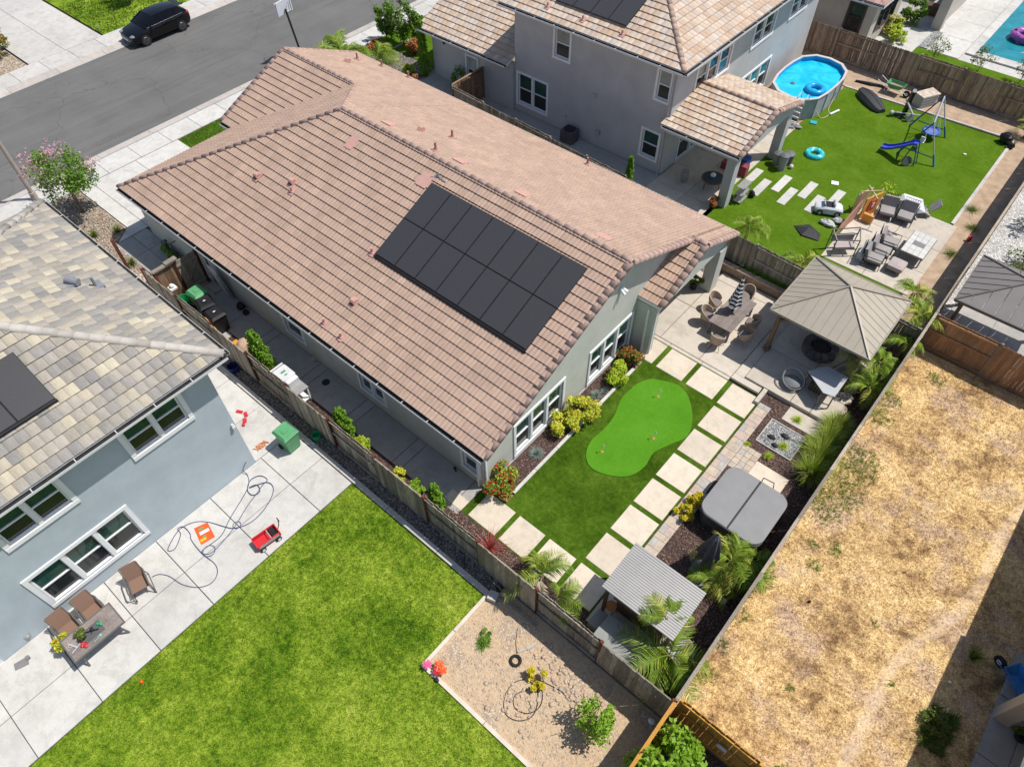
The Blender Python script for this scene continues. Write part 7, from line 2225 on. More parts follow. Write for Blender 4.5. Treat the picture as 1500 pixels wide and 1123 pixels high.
# roof box
t = thing('roof_box', 'black car roof cargo box lying on the turf', 'roof box', (-9.0, 41.6, .03))
A0 = Vector((-9.95, 42.25)); A1 = Vector((-8.15, 40.95)); dv = (A1-A0); Ln = dv.length; dv.normalize(); pv = Vector((-dv.y, dv.x))
vs = []; fs = []; NS = 9
for i in range(NS):
    f = i/(NS-1); w = .48*(abs(math.sin(PI*(.15+f*.7)))**.5) * (1 if 0 < i < NS-1 else .7); hgt = .42*(.55+.45*math.sin(PI*min(1, f*.8+.2)))
    c_ = A0+dv*Ln*f
    for yy, zz in ((-1, .05), (-1, .4), (-.72, .85), (0, 1), (.72, .85), (1, .4), (1, .05)):
        p = c_+pv*w*yy; vs.append((p.x, p.y, .04+zz*hgt))
for i in range(NS-1):
    for j in range(6):
        fs.append((i*7+j, (i+1)*7+j, (i+1)*7+j+1, i*7+j+1))
fs += [tuple(range(7)), tuple(range(NS*7-1, NS*7-8, -1))]
MB().add(vs, fs).out('shell', M('charcoal_shell', (.045, .045, .048), .1, 3, .45), t, smooth=30)
MB().tube([(vs[i*7+3][0], vs[i*7+3][1], vs[i*7+3][2]+.004) for i in range(NS)], .012, 5).out('ridge_line', m_black, t)
# wheelbarrow
def barrow(label, tub, frame):
    t = thing('wheelbarrow', label, 'wheelbarrow')
    z0, z1 = .32, .60
    lo = [(-.28, -.20), (.30, -.14), (.30, .14), (-.28, .20)]; hi = [(-.48, -.33), (.52, -.27), (.52, .27), (-.48, .33)]
    vs = [(x, y, z0) for x, y in lo]+[(x, y, z1) for x, y in hi]+[(x*.96, y*.95, z0+.02) for x, y in lo]+[(x*.96, y*.95, z1) for x, y in hi]
    fs = [(3, 2, 1, 0)]+[(i, (i+1) % 4, 4+(i+1) % 4, 4+i) for i in range(4)]+[(8, 9, 10, 11)]+[(8+(i+1) % 4, 8+i, 12+i, 12+(i+1) % 4) for i in range(4)]+[(4+i, 4+(i+1) % 4, 12+(i+1) % 4, 12+i) for i in range(4)]
    MB().add(vs, fs).out('tub', tub, t)
    b = MB()
    for s in (-1, 1):
        b.tube([(.78, s*.06, .2), (.2, s*.20, .30), (-.45, s*.26, .36), (-1.0, s*.30, .62)], .018, 6)
        b.tube([(-.2, s*.22, .32), (-.30, s*.22, .02), (-.42, s*.22, .02), (-.48, s*.25, .34)], .014, 6)
    b.out('frame', frame, t)
    w = MB().cyl((.72, -.045, .19), (.72, .045, .19), .19, .19, 16).out('wheel', m_rubber, t)
    MB().cyl((.72, -.055, .19), (.72, .055, .19), .09, .09, 12).out('hub', m_white, w)
    return t
w1 = barrow('green wheelbarrow with soil inside, by the far board fence', m_grplast, m_white); place(w1, -8.5, 43.45, .02, .0)
so = MB().prism([(-.3, -.2), (.35, -.16), (.35, .16), (-.3, .2)], .42, .46).out('soil', m_earth); so.parent = w1
w2 = barrow('blue wheelbarrow in the deep shade at the right edge of the dry field', M('blue_tub', (.04, .22, .55), .12, 4, .5), M('blue_frame', (.04, .2, .5), .1)); place(w2, 7.2, 13.8, .02, 2.5)
t = thing('storage_crate', 'beige plastic storage box with a rust-stained lid beside the far fence', 'crate', (-6.8, 43.5, 0))
mb_ = M('crate_beige', (.50, .48, .44), .1, 4, .7)
MB().prism([(-7.25, 43.05), (-6.7, 42.75), (-6.2, 43.75), (-6.75, 44.1)], .02, .62).out('crate_body', mb_, t)
MB().prism([(-7.3, 43.03), (-6.7, 42.70), (-6.14, 43.76), (-6.74, 44.15)], .625, .70).out('lid', M('lid_stained', (.52, .44, .36), .3, 4, .8), t)
for q in (.16, .32, .48):
    MB().prism([(-6.72, 42.72), (-6.68, 42.70), (-6.15, 43.75), (-6.20, 43.78)], q, q+.02).out('groove', m_gyv, t)
t = thing('drum_kit', 'black and silver folded exercise machine standing on the turf', 'machine', (-7.0, 41.6, .03))
MB().obox((-7.15, 41.65, .75), (.16, .35, 1.4), .5).out('column', m_black, t)
b = MB().cyl((-7.3, 41.5, .9), (-6.6, 41.1, .45), .05, .05, 8).cyl((-7.2, 41.8, 1.2), (-7.1, 41.5, 1.5), .10, .10, 10).cyl((-7.6, 41.0, .3), (-6.3, 41.5, .35), .035, .035, 8).ball((-7.65, 41.0, .25), (.12, .14, .12), 8)
b.out('arms', M('machine_silver', (.45, .44, .45), .1, 4, .5), t)
MB().cyl((-6.75, 41.15, .22), (-6.65, 41.05, .24), .2, .2, 16).out('flywheel', M('machine_grey', (.3, .29, .3)), t)
MB().box(-7.5, 41.2, .03, -6.5, 41.35, .08).box(-7.2, 41.0, .03, -7.05, 42.0, .08).out('feet', m_black, t)
t = thing('folded_tarp', 'black tarp strip lying along the foot of the far fence', 'tarp', (-9.7, 43.7, 0))
MB().tube([(-10.7, 43.3, .05), (-9.9, 43.45, .07), (-9.3, 43.7, .05), (-8.9, 43.6, .05)], [.08, .12, .1, .05], 7).out('tarp', m_black, t)
# swing set
t = thing('swing_set', 'blue and silver metal swing set with a saucer swing and a blue slide', 'swing set', (-5.4, 39.2, .03))
bl = M('swing_blue', (.02, .12, .42), .1, 4, .4); nv = M('swing_navy', (.01, .05, .13), .1, 4, .4); sl_ = M('swing_silver', (.50, .52, .56), .08, 4, .4, metal=.4)
T0, T1 = (-5.5, 40.7, 2.1), (-5.0, 37.9, 2.1)
MB().cyl(T0, T1, .035, .035, 8).out('top_bar', sl_, t)
for T, dy in ((T0, .1), (T1, -.1)):
    for s, mt in ((-1, nv), (1, sl_)):
        e = (T[0]+s*.95, T[1]+dy, .03)
        MB().cyl(T, e, .032, .032, 8).out('leg', mt if T is T0 else (sl_ if s > 0 else nv), t)
        m1 = tuple(T[k]+(e[k]-T[k])*.72 for k in range(3))
        MB().cyl(m1, e, .045, .045, 8).out('leg_sleeve', bl, t)
MB().cyl((-6.15, 40.75, .45), (-4.8, 40.75, .45), .025, .025, 6).cyl((-5.7, 37.8, .45), (-4.3, 37.8, .45), .025, .025, 6).out('cross_bar', nv, t)
sc_ = (-5.25, 40.2, .45)
MB().torus(sc_, .42, .05, 24, 8).out('saucer_rim', bl, t, smooth=60)
MB().cyl((sc_[0], sc_[1], .44), (sc_[0], sc_[1], .46), .40, .40, 20).out('saucer_seat', M('saucer_blue', (.12, .16, .42), .4, 6, .6), t)
b = MB()
for k in range(6):
    a = k*PI/3; b.cyl((sc_[0]+math.cos(a)*.42, sc_[1]+math.sin(a)*.42, .45), (-5.42, 40.25 if k < 3 else 40.0, 2.08), .008, .008, 5)
for x, y in ((-5.3, 39.35), (-5.2, 38.95)):
    b.cyl((x, y, .5), (-5.28, (y+39.15)/2, 2.08), .008, .008, 5)
b.out('rope', m_white, t)
MB().obox((-5.25, 38.9, .5), (.22, .45, .05), .1).obox((-5.25, 38.75, .65), (.22, .04, .3), .1).out('swing_seat', m_white, t)
vs = []; fs = []
pts = [(-5.15, 37.35, 1.12), (-5.35, 37.35, 1.1), (-5.75, 37.38, .78), (-6.2, 37.42, .45), (-6.5, 37.45, .30), (-6.75, 37.45, .27)]
for i, (x, y, z) in enumerate(pts):
    vs += [(x, y-.20, z+.10), (x, y-.19, z), (x, y+.19, z), (x, y+.20, z+.10), (x, y+.22, z+.10), (x, y+.21, z-.03), (x, y-.21, z-.03), (x, y-.22, z+.10)]
for i in range(len(pts)-1):
    for j in range(8):
        fs.append((i*8+j, i*8+(j+1) % 8, (i+1)*8+(j+1) % 8, (i+1)*8+j))
fs += [tuple(range(8)), tuple(range(len(vs)-1, len(vs)-9, -1))]
MB().add(vs, fs).out('slide', M('slide_blue', (.06, .09, .52), .1, 4, .35), t)
b = MB()
for s in (-.2, .2):
    b.cyl((-5.15, 37.35+s, 1.15), (-4.85, 37.35+s, .03), .022, .022, 6).cyl((-5.3, 37.35+s, 1.05), (-5.5, 37.35+s, .03), .022, .022, 6)
for k in range(4):
    b.cyl((-5.1+k*.07, 37.15, .9-k*.24), (-5.1+k*.07, 37.55, .9-k*.24), .018, .018, 6)
b.out('slide_ladder', nv, t)
MB().cyl((-5.25, 37.0, .28), (-5.2, 36.95, .30), .25, .25, 16).out('trampoline_pad', M('pad_grey', (.10, .11, .11)), t)
# bins near the column
def drum(label, x, y, r, h, mat, lidm):
    t = thing('trash_can', label, 'trash can', (x, y, .03))
    MB().lathe([(r*.8, 0), (r, h)], (x, y, .03), 18).out('can', mat, t, smooth=40)
    MB().lathe([(r*1.08, h), (r*1.08, h+.05), (r*.7, h+.12), (r*.2, h+.15)], (x, y, .03), 18).out('lid', lidm, t, smooth=40)
mc = M('can_grey', (.26, .27, .28), .1, 5, .6); ml = M('can_lid', (.13, .135, .14), .12, 5, .6)
drum('tall grey trash can standing in front of the other two by the patio column', -9.95, 32.55, .24, .78, mc, ml)
drum('round grey trash can closest to the patio column', -10.35, 32.8, .25, .6, mc, ml)
drum('dark lidded trash can behind the tall one on the turf', -9.95, 33.2, .27, .55, M('can_dark', (.1, .1, .105)), ml)
tag(MB().ball((-9.6, 32.95, .14), .12, 10, 0, 6).out('ball', M('pink_white', (.6, .52, .5)), org=(-9.6, 32.95, .03), smooth=60), 'pale pink ball at the foot of the trash cans', 'ball')
b = MB().cyl((-10.25, 38.9, .1), (-10.05, 39.6, .1), .055, .055, 8)
tag(b.out('pool_pump_pipe', m_white, org=(-10.15, 39.2, 0)), 'white pipe on the turf beside the above-ground pool', 'pipe')
b = MB().tube(smooth_path([(-10.9, 38.4, .3), (-10.5, 38.3, .05), (-10.3, 38.9, .05), (-10.6, 39.5, .05), (-10.7, 40.1, .3), (-10.72, 40.2, .7)]), .02, 6)
tag(b.out('pool_hose', M('tan_hose', (.5, .43, .3)), org=(-10.5, 39, 0)), 'tan hose looping from the pool wall over the turf', 'hose')
b = MB().ball((-11.6, 36.5, .12), (.25, .18, .1), 9, 0, 5, wob=.4).ball((-11.1, 36.6, .1), (.3, .15, .08), 9, 0, 5, wob=.4).obox((-11.35, 36.3, .1), (.4, .2, .1), .5)
tag(b.out('pool_cover_heap', M('heap_grey', (.2, .2, .22), .4, 8), org=(-11.4, 36.5, 0)), 'heap of grey pool gear at the foot of the ladder', 'pool gear')
tag(MB().obox((-10.6, 37.6, .06), (.35, .3, .06), .3).out('kickboard', M('teal_board', (.02, .35, .42)), org=(-10.6, 37.6, 0)), 'teal kickboard on the turf edge near the pool ladder', 'kickboard')
# things under the covered patio
t = thing('fire_table', 'round table with a white-lidded pot in the shade under the grey house patio roof', 'table', (-11.9, 28.9, .065))
MB().cyl((-11.9, 28.9, .55), (-11.9, 28.9, .60), .55, .55, 24).out('table_top', M('dark_teal_top', (.05, .07, .08), .2), t)
MB().torus((-11.9, 28.9, .6), .55, .03, 24, 6).out('rim', M('rust_rim', (.25, .09, .05)), t)
for a in (0, 2.1, 4.2):
    MB().cyl((-11.9+.35*math.cos(a), 28.9+.35*math.sin(a), .56), (-11.9+.45*math.cos(a), 28.9+.45*math.sin(a), .07), .025, .025, 6).out('leg', M('rust_rim', (.25,)*3), t)
tag(MB().ball((-11.95, 28.95, .72), (.14, .14, .12), 10).out('white_bundle', m_white, org=(-11.9, 28.9, .6), smooth=60), 'white bundle on the round table under the patio roof', 'bundle')
tag(MB().lathe([(.16, 0), (.22, .35), (.18, .55), (.2, .6)], (-13.2, 28.45, .065), 14).out('urn', M('urn_grey', (.28, .27, .25), .1, 4, .5), org=(-13.2, 28.45, .06), smooth=40), 'tall grey urn at the near corner of the covered patio', 'urn')
b = MB()
for i in range(3):
    b.rbox(-12.4+i*.5, 30.6, .07, -12.0+i*.5, 31.0, .45+.1*i, .06)
tag(b.out('toy_chairs', M('toy_mix', (.25, .05, .06), .5, 2), org=(-12, 30.8, .06)), 'small red children chairs in the shade of the covered patio', 'chairs')
tag(MB().rbox(-11.9, 31.2, .07, -11.3, 31.8, .6, .1).out('blue_chair', M('blue_chair', (.03, .08, .26)), org=(-11.6, 31.5, .06)), 'dark blue seat under the covered patio', 'chair')
potted('orange and green flower pot at the foot of the near patio column', -11.0, 27.55, .03, .3, [m_rust, m_gold, m_green], n=800, ph=.25)
t = thing('wire_shelf', 'grey wire shelf against the near patio column', 'shelf', (-10.25, 29.0, 0))
for q in (.1, .5, .9):
    MB().box(-10.5, 28.6, q, -10.1, 29.4, q+.03).out('shelf', m_alum, t)
for x in (-10.5, -10.12):
    for y in (28.6, 29.38):
        MB().box(x, y, .06, x+.02, y+.02, 1.0).out('post', m_alum, t)
tag(MB().ball((-10.0, 29.55, .2), (.18, .16, .2), 9, 0, 5, wob=.25).out('black_bag', m_black, org=(-10, 29.55, .06)), 'black bag at the first stepping stone', 'bag')
t = thing('air_conditioner', 'round-topped air conditioner behind the fence against the grey house', 'air conditioner', (-19.9, 27.6, 0))
MB().rbox(-20.3, 27.25, .03, -19.5, 28.0, .7, .1).out('cabinet', M('ac_dark', (.08, .08, .085), .2), t)
MB().cyl((-19.9, 27.62, .70), (-19.9, 27.62, .74), .3, .3, 20).out('fan_grille', m_dkmet, t)
cypress('cypress', 'small bright cypress poking above the fence beside our long roof', -14.75, 25.6, 1.9, .28)
# play area near the patio
t = thing('toy_car', 'silver white ride-on toy car on the turf', 'toy car')
b = MB(); st = [(-.6, .12, .30, .24), (-.5, .10, .36, .30), (-.2, .1, .42, .32), (.25, .1, .42, .32), (.5, .1, .38, .30), (.6, .14, .30, .24)]
vs = []; fs = []
for x, z0, z1, w in st:
    vs += [(x, -w, z0), (x, -w, z1-.06), (x, -w*.8, z1), (x, w*.8, z1), (x, w, z1-.06), (x, w, z0)]
for i in range(5):
    for j in range(6):
        fs.append((i*6+j, i*6+(j+1) % 6, (i+1)*6+(j+1) % 6, (i+1)*6+j))
fs += [tuple(range(5, -1, -1)), tuple(range(30, 36))]
fs = [tuple(reversed(f)) for f in fs]
b.add(vs, fs).out('body', M('toy_silver', (.58, .60, .62), .08, 4, .35), t, smooth=35)
MB().box(-.2, -.22, .38, .22, .22, .43).out('cockpit', m_black, t)
MB().obox((-.24, 0, .50), (.03, .44, .16), ry=-.5).out('windscreen', M('toy_glass', (.35, .4, .42)), t)
MB().obox((.16, 0, .48), (.08, .40, .18), ry=.2).out('seat', M('toy_grey', (.3, .3, .31)), t)
for x in (-.38, .38):
    for s in (-1, 1):
        w = MB().cyl((x, s*.26, .14), (x, s*.34, .14), .14, .14, 14).out('wheel', m_rubber, t)
        MB().cyl((x, s*.341, .14), (x, s*.347, .14), .08, .08, 12).out('hub', m_alum, w)
place(t, -6.6, 30.85, .03, .45, 1.05)
b = MB().ball((-6.2, 29.95, .12), (.38, .22, .13), 11, 0, 6, wob=.35).ball((-5.9, 30.4, .14), (.25, .2, .14), 10, 0, 5, wob=.35)
tag(b.out('toy_heap', M('heap_silver', (.42, .42, .43), .5, 6, .6), org=(-6.1, 30.1, .03)), 'heap of grey and silver toys beside the ride-on car', 'toys')
b = MB().add([(-7.35, 28.85, .05), (-6.75, 28.4, .1), (-5.95, 28.55, .08), (-6.1, 29.0, .12), (-6.8, 29.35, .10), (-6.65, 28.85, .28), (-6.2, 28.8, .22)],
             [(0, 1, 5), (1, 6, 5), (1, 2, 6), (2, 3, 6), (3, 4, 5), (3, 5, 6), (4, 0, 5)])
tag(b.out('black_tarp', M('tarp_black', (.035, .035, .037), .3, 8, .5), org=(-6.6, 28.9, .03)), 'crumpled black tarp lying on the turf below the toy car', 'tarp')
t = thing('playhouse', 'toy playhouse with brown side panel and orange front window', 'playhouse', (-5.3, 31.2, .03))
mo = M('play_orange', (.62, .28, .06), .12, 4, .6); mbp = M('play_brown', (.42, .22, .16), .1, 4, .7); mtan = M('play_tan', (.46, .36, .22), .1, 4, .7)
MB().obox((-5.05, 31.75, .62), (.06, 1.05, 1.2), -.35).out('front_wall', mo, t)
MB().obox((-5.01, 31.75, .70), (.05, .5, .55), -.35).out('window_frame', M('play_rust', (.36, .07, .03), .1), t)
MB().obox((-4.98, 31.75, .72), (.05, .16, .25), -.35).out('window_face', M('play_pink', (.7, .4, .4)), t)
MB().obox((-5.55, 32.0, .55), (.06, 1.0, 1.1), -.30).out('rear_wall', mtan, t)
MB().add([(-5.55, 29.6, .05), (-5.35, 31.2, .05), (-5.35, 31.2, 1.15), (-5.55, 29.9, .35), (-5.60, 29.6, .05), (-5.40, 31.2, .05), (-5.40, 31.2, 1.15), (-5.60, 29.9, .35)], [(0, 1, 2, 3), (7, 6, 5, 4), (3, 2, 6, 7), (0, 3, 7, 4), (1, 5, 6, 2)]).out('side_panel', mbp, t)
MB().beam((-5.7, 31.6, 1.2), (-4.9, 32.3, 1.25), .05, .05).beam((-5.6, 32.4, 1.15), (-4.85, 31.5, 1.25), .05, .05).out('roof_frame', mtan, t)
MB().box(-5.1, 31.2, .04, -4.6, 31.35, .5).out('ledge', mo, t)
t = thing('umbrella_base', 'thin white stand beside the playhouse', 'stand', (-4.55, 31.0, .06))
MB().cyl((-4.55, 30.85, .06), (-4.55, 30.85, 1.3), .018, .018, 6).cyl((-4.8, 30.7, .08), (-4.3, 30.75, .08), .02, .02, 6).out('pole', m_alum, t)
# folded bench frame
t = thing('bench_frame', 'dark open-frame garden swing bench with a pink cushion near the hedge', 'bench', (-4.95, 28.7, .06))
fr = M('bronze_frame', (.16,)*3)
b = MB()
P = {'a': (-5.5, 28.3), 'b': (-4.62, 29.2), 'c': (-4.3, 28.6), 'd': (-5.1, 27.95)}
for k in P.values():
    b.cyl((*k, .06), (*k, 1.15 if k in (P['a'], P['b']) else .95), .028, .028, 6)
for p, q, z0, z1 in (('a', 'b', 1.15, 1.15), ('b', 'c', 1.15, .95), ('c', 'd', .95, .95), ('d', 'a', .95, 1.15), ('a', 'b', .8, .8), ('c', 'd', .45, .45)):
    b.cyl((*P[p], z0), (*P[q], z1), .028, .028, 6)
b.out('frame', fr, t)
MB().prism([(-5.25, 28.35), (-4.65, 28.95), (-4.4, 28.65), (-5.05, 28.05)], .40, .50).out('seat_cushion', m_cushp, t)
MB().prism([(-5.45, 28.42), (-4.75, 29.1), (-4.68, 29.02), (-5.38, 28.34)], .5, .85).out('back_cushion', m_cush, t)
# conversation set
c1 = lounge('grey cushioned patio chair, uppermost of the row beside the tiled table'); place(c1, -3.35, 30.15, .06, .15)
dup(c1, 'grey cushioned patio chair in the middle of the row beside the tiled table', -3.4, 29.35, .06, .1)
dup(c1, 'grey cushioned patio chair at the near end of the row, nearest the white box', -3.45, 28.65, .06, .1)
dup(c1, 'grey patio chair behind the playhouse, left of the far pair', -4.35, 32.3, .06, -1.3)
dup(c1, 'grey patio chair behind the playhouse, right of the far pair', -3.55, 32.5, .06, -1.45)
t = thing('ottoman', 'pinkish grey cushioned ottoman beside the tiled table', 'ottoman', (-2.5, 28.85, .06))
MB().rbox(-2.85, 28.5, .30, -2.15, 29.25, .48, .1).out('cushion', m_cushp, t, smooth=40)
MB().box(-2.8, 28.55, .24, -2.2, 29.2, .30).out('frame', fr, t)
for x in (-2.78, -2.22):
    for y in (28.58, 29.17):
        MB().box(x-.02, y-.02, .06, x+.02, y+.02, .24).out('leg', fr, t)
t = thing('tiled_table', 'square outdoor table with pale tiles and a dark centre tile', 'table', (-2.25, 30.4, .06))
ti = M('table_tile', (.55, .54, .50), .08, 6, .5, obj=.06)
for i in range(4):
    for j in range(5):
        xa = -2.75+i*.25; ya = 29.62+j*.346
        if (i in (1, 2)) and j == 2:
            continue
        MB().box(xa+.006, ya+.006, .60, xa+.244, ya+.34, .64).out('tile', ti, t)
MB().box(-2.5+.006, 29.62+2*.346+.006, .60, -2.0-.006, 29.62+3*.346-.006, .645).out('centre_plate', M('plate_grey', (.2, .2, .2)), t)
MB().box(-2.77, 29.6, .54, -1.73, 31.37, .60).out('frame', fr, t)
for x in (-2.7, -1.8):
    for y in (29.68, 31.3):
        MB().box(x-.03, y-.03, .06, x+.03, y+.03, .55).out('leg', fr, t)
b = MB().rbox(-4.15, 28.45, .06, -3.75, 29.55, .5, .06)
tag(b.out('white_box', M('box_pale', (.55, .56, .58), .1), org=(-3.95, 29, .06)), 'pale grey deck box at the end of the chair row', 'box')
b = MB().add([(-4.5, 33.2, .3), (-3.9, 32.9, .85), (-3.3, 33.4, .9), (-2.9, 33.1, .5), (-3.5, 32.8, .3), (-4.2, 33.6, .7), (-3.4, 33.8, .5)], [(0, 1, 5), (1, 2, 5), (1, 4, 3, 2), (2, 6, 5), (2, 3, 6), (0, 4, 1), (0, 5, 6)])
tag(b.out('white_cover', m_white, org=(-3.8, 33.2, .06)), 'white cloth cover heaped over furniture behind the playhouse', 'cover')
t = thing('reclined_chair', 'grey chair tipped at the turf edge right of the white cover', 'chair', (-2.9, 33.7, .03))
MB().obox((-2.95, 33.55, .3), (.45, .5, .05), .5, ry=.5).obox((-2.7, 33.9, .55), (.5, .5, .05), .5, ry=-.9).out('sling', m_cush, t)
MB().cyl((-3.1, 33.3, .03), (-2.6, 34.1, .8), .02, .02, 6).cyl((-2.8, 33.4, .03), (-3.1, 33.7, .5), .02, .02, 6).out('frame', m_alum, t)
b = MB()
for k, (p, q) in enumerate((((-3.9, 30.9), (-3.5, 31.3)), ((-3.7, 31.2), (-3.3, 31.0)), ((-4.1, 30.3), (-3.7, 31.0)))):
    b.cyl((*p, .12), (*q, .16+.1*k), .025, .025, 6)
b.ball((-3.7, 31.05, .15), (.18, .14, .08), 8, 0, 5, wob=.3)
tag(b.out('folded_toy', M('folded_mix', (.35, .30, .32), .4, 8), org=(-3.8, 31, .06)), 'folded grey toy lying on the patio between the playhouse and the chairs', 'toy')
tag(MB().cyl((-.68, 33.07, .02), (-.68, 33.07, .3), .08, .09, 12).out('red_pot', m_redp, org=(-.68, 33.07, .02)), 'little red pot in the shaded soil strip', 'pot')
tag(MB().obox((-7.3, 33.2, .06), (.35, .3, .03), .4).out('litter', m_white, org=(-7.3, 33.2, .03)), 'white sheet lying on the turf above the toy car', 'litter')
tag(MB().obox((-3.2, 39.9, .06), (.14, .1, .04), .4).out('litter', m_white, org=(-3.2, 39.9, .03)), 'small white scrap on the turf right of the swing set', 'litter')
tree('seedling', 'bright yellow-green seedling on the turf behind the playhouse', 'plant', -4.9, 33.4, 1.0, .35, [m_lime], 260, .06, .012, bare=.3)
for lab, x, y in (('dry grey weed in the soil strip nearest the patio', -.95, 31.6), ('dark weed patch halfway along the soil strip', -.85, 34.1), ('thin weed patch near the turf kerb', -1.3, 35.5)):
    tuft('weed', lab, 'weed', x, y, .45, .25, [m_olive, m_bark], 160, .02, w=.008, spread=1.1)
palm('yellow plumed plant at the corner of the turf beside the black pot', -1.3, 43.6, .6, .8, 8, 'yy')
shrub('shrub', 'dense green plant at the right edge beyond the black pot', 'shrub', -.7, 44.0, .02, .6, 1.4, [m_green, m_lime], 1600, .06)
tag(MB().ball((-2.0, 42.35, .3), (.35, .3, .3), 10, 0, 6, wob=.3).ball((-1.6, 42.05, .18), (.2, .18, .15), 9, 0, 5, wob=.3).out('black_bags', m_black, org=(-2, 42.3, .02)), 'black bag heap at the far corner of the turf', 'bag')
# yard with the in-ground pool
pw = M('pool_water_deep', (.02, .22, .27), .25, 1.2, .06)
t = thing('swimming_pool', 'in-ground pool with teal water at the top right corner', 'swimming pool', (-5, 53, 0))
px = [(-6.6, 49.0), (-.5, 49.6), (-.5, 60), (-7.6, 60)]
MB().prism([(-6.4, 51.45), (4.0, 51.75), (4.0, 64), (-6.4, 64)], .066, .08).out('water', pw, t)
for i in range(9):
    MB().box(-6.9, 50.7+i*1.4+.01, .04, -6.4, 50.7+(i+1)*1.4-.01, .12).out('coping', m_conc2, t)
for i in range(8):
    MB().prism([(-6.38+i*1.3+.01, 50.7+i*.035), (-6.38+(i+1)*1.3-.01, 50.735+i*.035), (-6.38+(i+1)*1.3-.01, 51.5+i*.035), (-6.38+i*1.3+.01, 51.45+i*.035)], .04, .12).out('coping', m_conc2, t)
t = thing('pool_float', 'round patterned purple float in the in-ground pool', 'pool float', (-4.75, 54.7, .07))
MB().torus((-4.75, 54.7, .35), .62, .24, 22, 9).out('ring', M('purple_print', (.32, .10, .36), .6, 5, .3), t, smooth=60)
for a in (.4, 1.9, 3.4):
    MB().ball((-4.75+math.cos(a)*.62, 54.7+math.sin(a)*.62, .58), (.1, .1, .09), 8).out('knob', m_black, t)
shrub('grass_mound', 'pale lime grass mound behind the far fence, left of the pair', 'plant', -11.55, 50.4, .06, .75, 1.0, [m_lime, m_straw], 1500, .09, [.6, .4])
shrub('grass_mound', 'lime shrub mound behind the far fence, right of the pair', 'plant', -10.75, 49.5, .06, .7, .95, [m_lime, m_bright], 1400, .08)
shrub('shrub', 'dark bushy shrub in the far porch corner', 'shrub', -11.1, 52.6, .06, .8, 1.4, [m_green, m_olive], 1800, .09)
tag(MB().ball((-11.95, 48.9, .8), (.12, .12, .1), 8).out('red_blooms', m_red, org=(-11.95, 48.9, 0)), 'red bloom beside the corner of the far house', 'flower')
t = thing('storage_bench', 'dark brown wicker storage bench on the far porch', 'bench', (-10.6, 54.6, 0))
MB().rbox(-11.1, 54.3, .06, -10.1, 54.9, .6, .05).out('box', M('dark_wicker', (.10, .06, .045), .2, 40, .8), t)
MB().rbox(-11.12, 54.28, .601, -10.08, 54.92, .65, .05).out('lid', M('dark_wicker', (.1,)*3), t)
for i, (x, y) in enumerate(((-8.2, 48.8), (-5.6, 49.0), (-3.3, 49.2))):
    tree('thin_shrub', ['thin leggy shrub behind the far fence nearest the dark gravel', 'thin leggy shrub behind the far fence above the swing set', 'thin leggy shrub behind the far fence at the pool corner'][i], 'shrub', x, y, 1.5, .6, [m_olive, m_straw], 420, .06, .02, bare=.2)
# white gravel yard
t = thing('grey_gazebo', 'grey-brown metal roofed gazebo in the white gravel yard at the right edge', 'gazebo', (2.1, 27.1, 0))
mg2 = M('slate_metal', (.20, .18, .17), .08, 1.2, .5); mg3 = M('slate_seam', (.13, .12, .11), .1)
hx0, hx1, hy0, hy1, hz0, hz1 = .2, 4.0, 25.65, 28.9, 2.45, 3.3
hc = [(hx0, hy0), (hx1, hy0), (hx1, hy1), (hx0, hy1)]; cx_, cy_ = (hx0+hx1)/2, (hy0+hy1)/2
for i in range(4):
    (xa, ya), (xb, yb) = hc[i], hc[(i+1) % 4]
    NP = 8
    for k in range(NP):
        def hq(f):
            g_ = 1-abs(2*f-1); ex, ey = xa+(xb-xa)*f, ya+(yb-ya)*f; mx, my = (xa+xb)/2, (ya+yb)/2
            return (ex+(cx_-mx)*g_, ey+(cy_-my)*g_, hz0+(hz1-hz0)*g_)
        f0, f1 = k/NP+.003, (k+1)/NP-.003
        q = [(xa+(xb-xa)*f0, ya+(yb-ya)*f0, hz0), (xa+(xb-xa)*f1, ya+(yb-ya)*f1, hz0), hq(f1), hq(f0)]
        vs = q+[(x, y, z-.03) for x, y, z in q]
        MB().add(vs, [(0, 1, 2, 3), (7, 6, 5, 4)]+[(j, 4+j, 4+(j+1) % 4, (j+1) % 4) for j in range(4)]).out('roof_panel', mg2, t)
        if k:
            p0 = q[0]; h0 = hq(k/NP)
            MB().beam((p0[0], p0[1], p0[2]+.01), (h0[0], h0[1], h0[2]+.01), .02, .025).out('seam', mg3, t)
for x, y in hc:
    MB().beam((x, y, hz0+.02), (cx_, cy_, hz1+.02), .06, .03).out('hip_trim', mg3, t)
for x, y in ((hx0+.3, hy0+.3), (hx1-.3, hy0+.3), (hx1-.3, hy1-.3), (hx0+.3, hy1-.3)):
    MB().box(x-.07, y-.07, 0, x+.07, y+.07, 2.4).out('post', m_beamw, t)
b = MB()
for i in range(4):
    b.beam((hc[i][0], hc[i][1], hz0-.04), (hc[(i+1) % 4][0], hc[(i+1) % 4][1], hz0-.04), .06, .12)
b.out('eave_trim', mg3, t)
tag(MB().rbox(.9, 25.9, .05, 1.5, 26.4, .5, .08).out('side_table', M('pale_tbl', (.5, .47, .42)), org=(1.2, 26.1, 0)), 'pale small table in the shade beneath the grey gazebo', 'table')
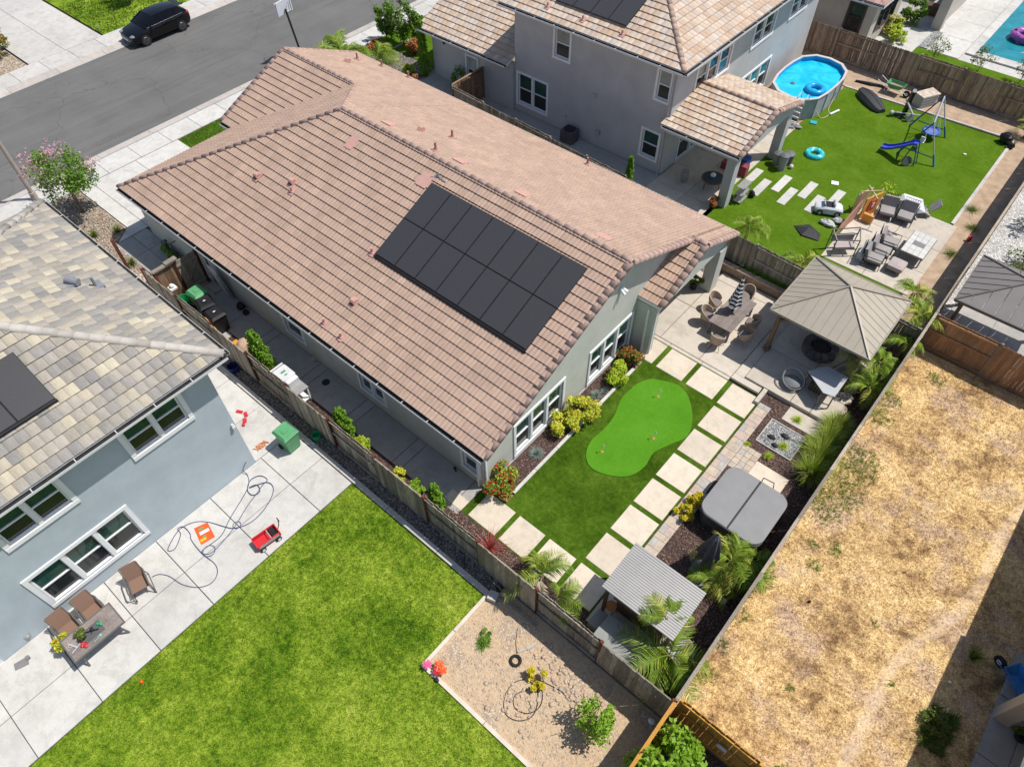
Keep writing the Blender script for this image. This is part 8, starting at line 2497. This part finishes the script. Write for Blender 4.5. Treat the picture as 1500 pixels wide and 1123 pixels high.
for i, (x, y, r) in enumerate(((.7, 31.3, .9), (1.2, 33.5, 1.0), (.4, 36.0, .8))):
    tree('bare_shrub', ['wispy shrub throwing shade over the white gravel beside the grey gazebo', 'wispy shrub in the middle of the white gravel at the right edge', 'wispy shrub at the top of the white gravel strip'][i], 'shrub', x+1.2, y, 2.0, r, [m_olive, m_green], 900, .08, .03, bare=.2)
# amber fence corner
tree('bright_tree', 'bright lime green leafy tree in the corner behind the amber fence', 'tree', .75, 5.3, 2.0, 1.0, [m_bright, m_lime], 4200, .085, .05, bare=.2, ncl=24)
shrub('shrub', 'lower light green bush at the bottom edge left of the bright tree', 'shrub', .45, 4.2, .02, .8, 1.1, [m_bright, m_lime], 2600, .07)
tuft('dry_grass_clump', 'dry olive grass clump between the amber fence and the bright tree', 'plant', .35, 6.1, .45, .8, [m_straw, m_olive], 260, .02, w=.01)
tag(MB().obox((1.5, 6.62, .9), (.28, .02, .22), 0).out('wall_sign', m_white, org=(1.5, 6.62, .9)), 'small white blank plate fixed on the amber fence', 'plate')
tag(MB().lathe([(.12, 0), (.17, .26), (.14, .24)], (1.6, 5.3, .02), 14).out('flower_pot', M('terracotta', (.5, .14, .07)), org=(1.6, 5.3, .02)), 'terracotta pot at the bottom edge under the bright tree', 'pot')
# loose things in the dry field
tuft('weed', 'tall thin weed in the shade edge of the dry field', 'weed', 5.97, 13.9, .35, .7, [m_olive, m_straw], 90, .02, w=.012)
shrub('shrub', 'low green bush straddling the big shadow edge in the dry field', 'shrub', 5.75, 11.3, .02, .42, .4, [m_olive, m_weed], 700, .045, nclump=20)
potted('variegated potted plant on the shaded slab at the lower right edge', 7.75, 12.55, .06, .35, [m_olive, m_gold], n=800, ph=.3)
tag(MB().ball((1.52, 12.35, .07), .05, 8).out('litter', m_black, org=(1.52, 12.35, .02)), 'dark small ball lying in the dry grass', 'ball')
tag(MB().ball((5.73, 12.77, .07), .05, 8).out('litter', m_white, org=(5.73, 12.77, .02)), 'white scrap just inside the big shadow', 'litter')
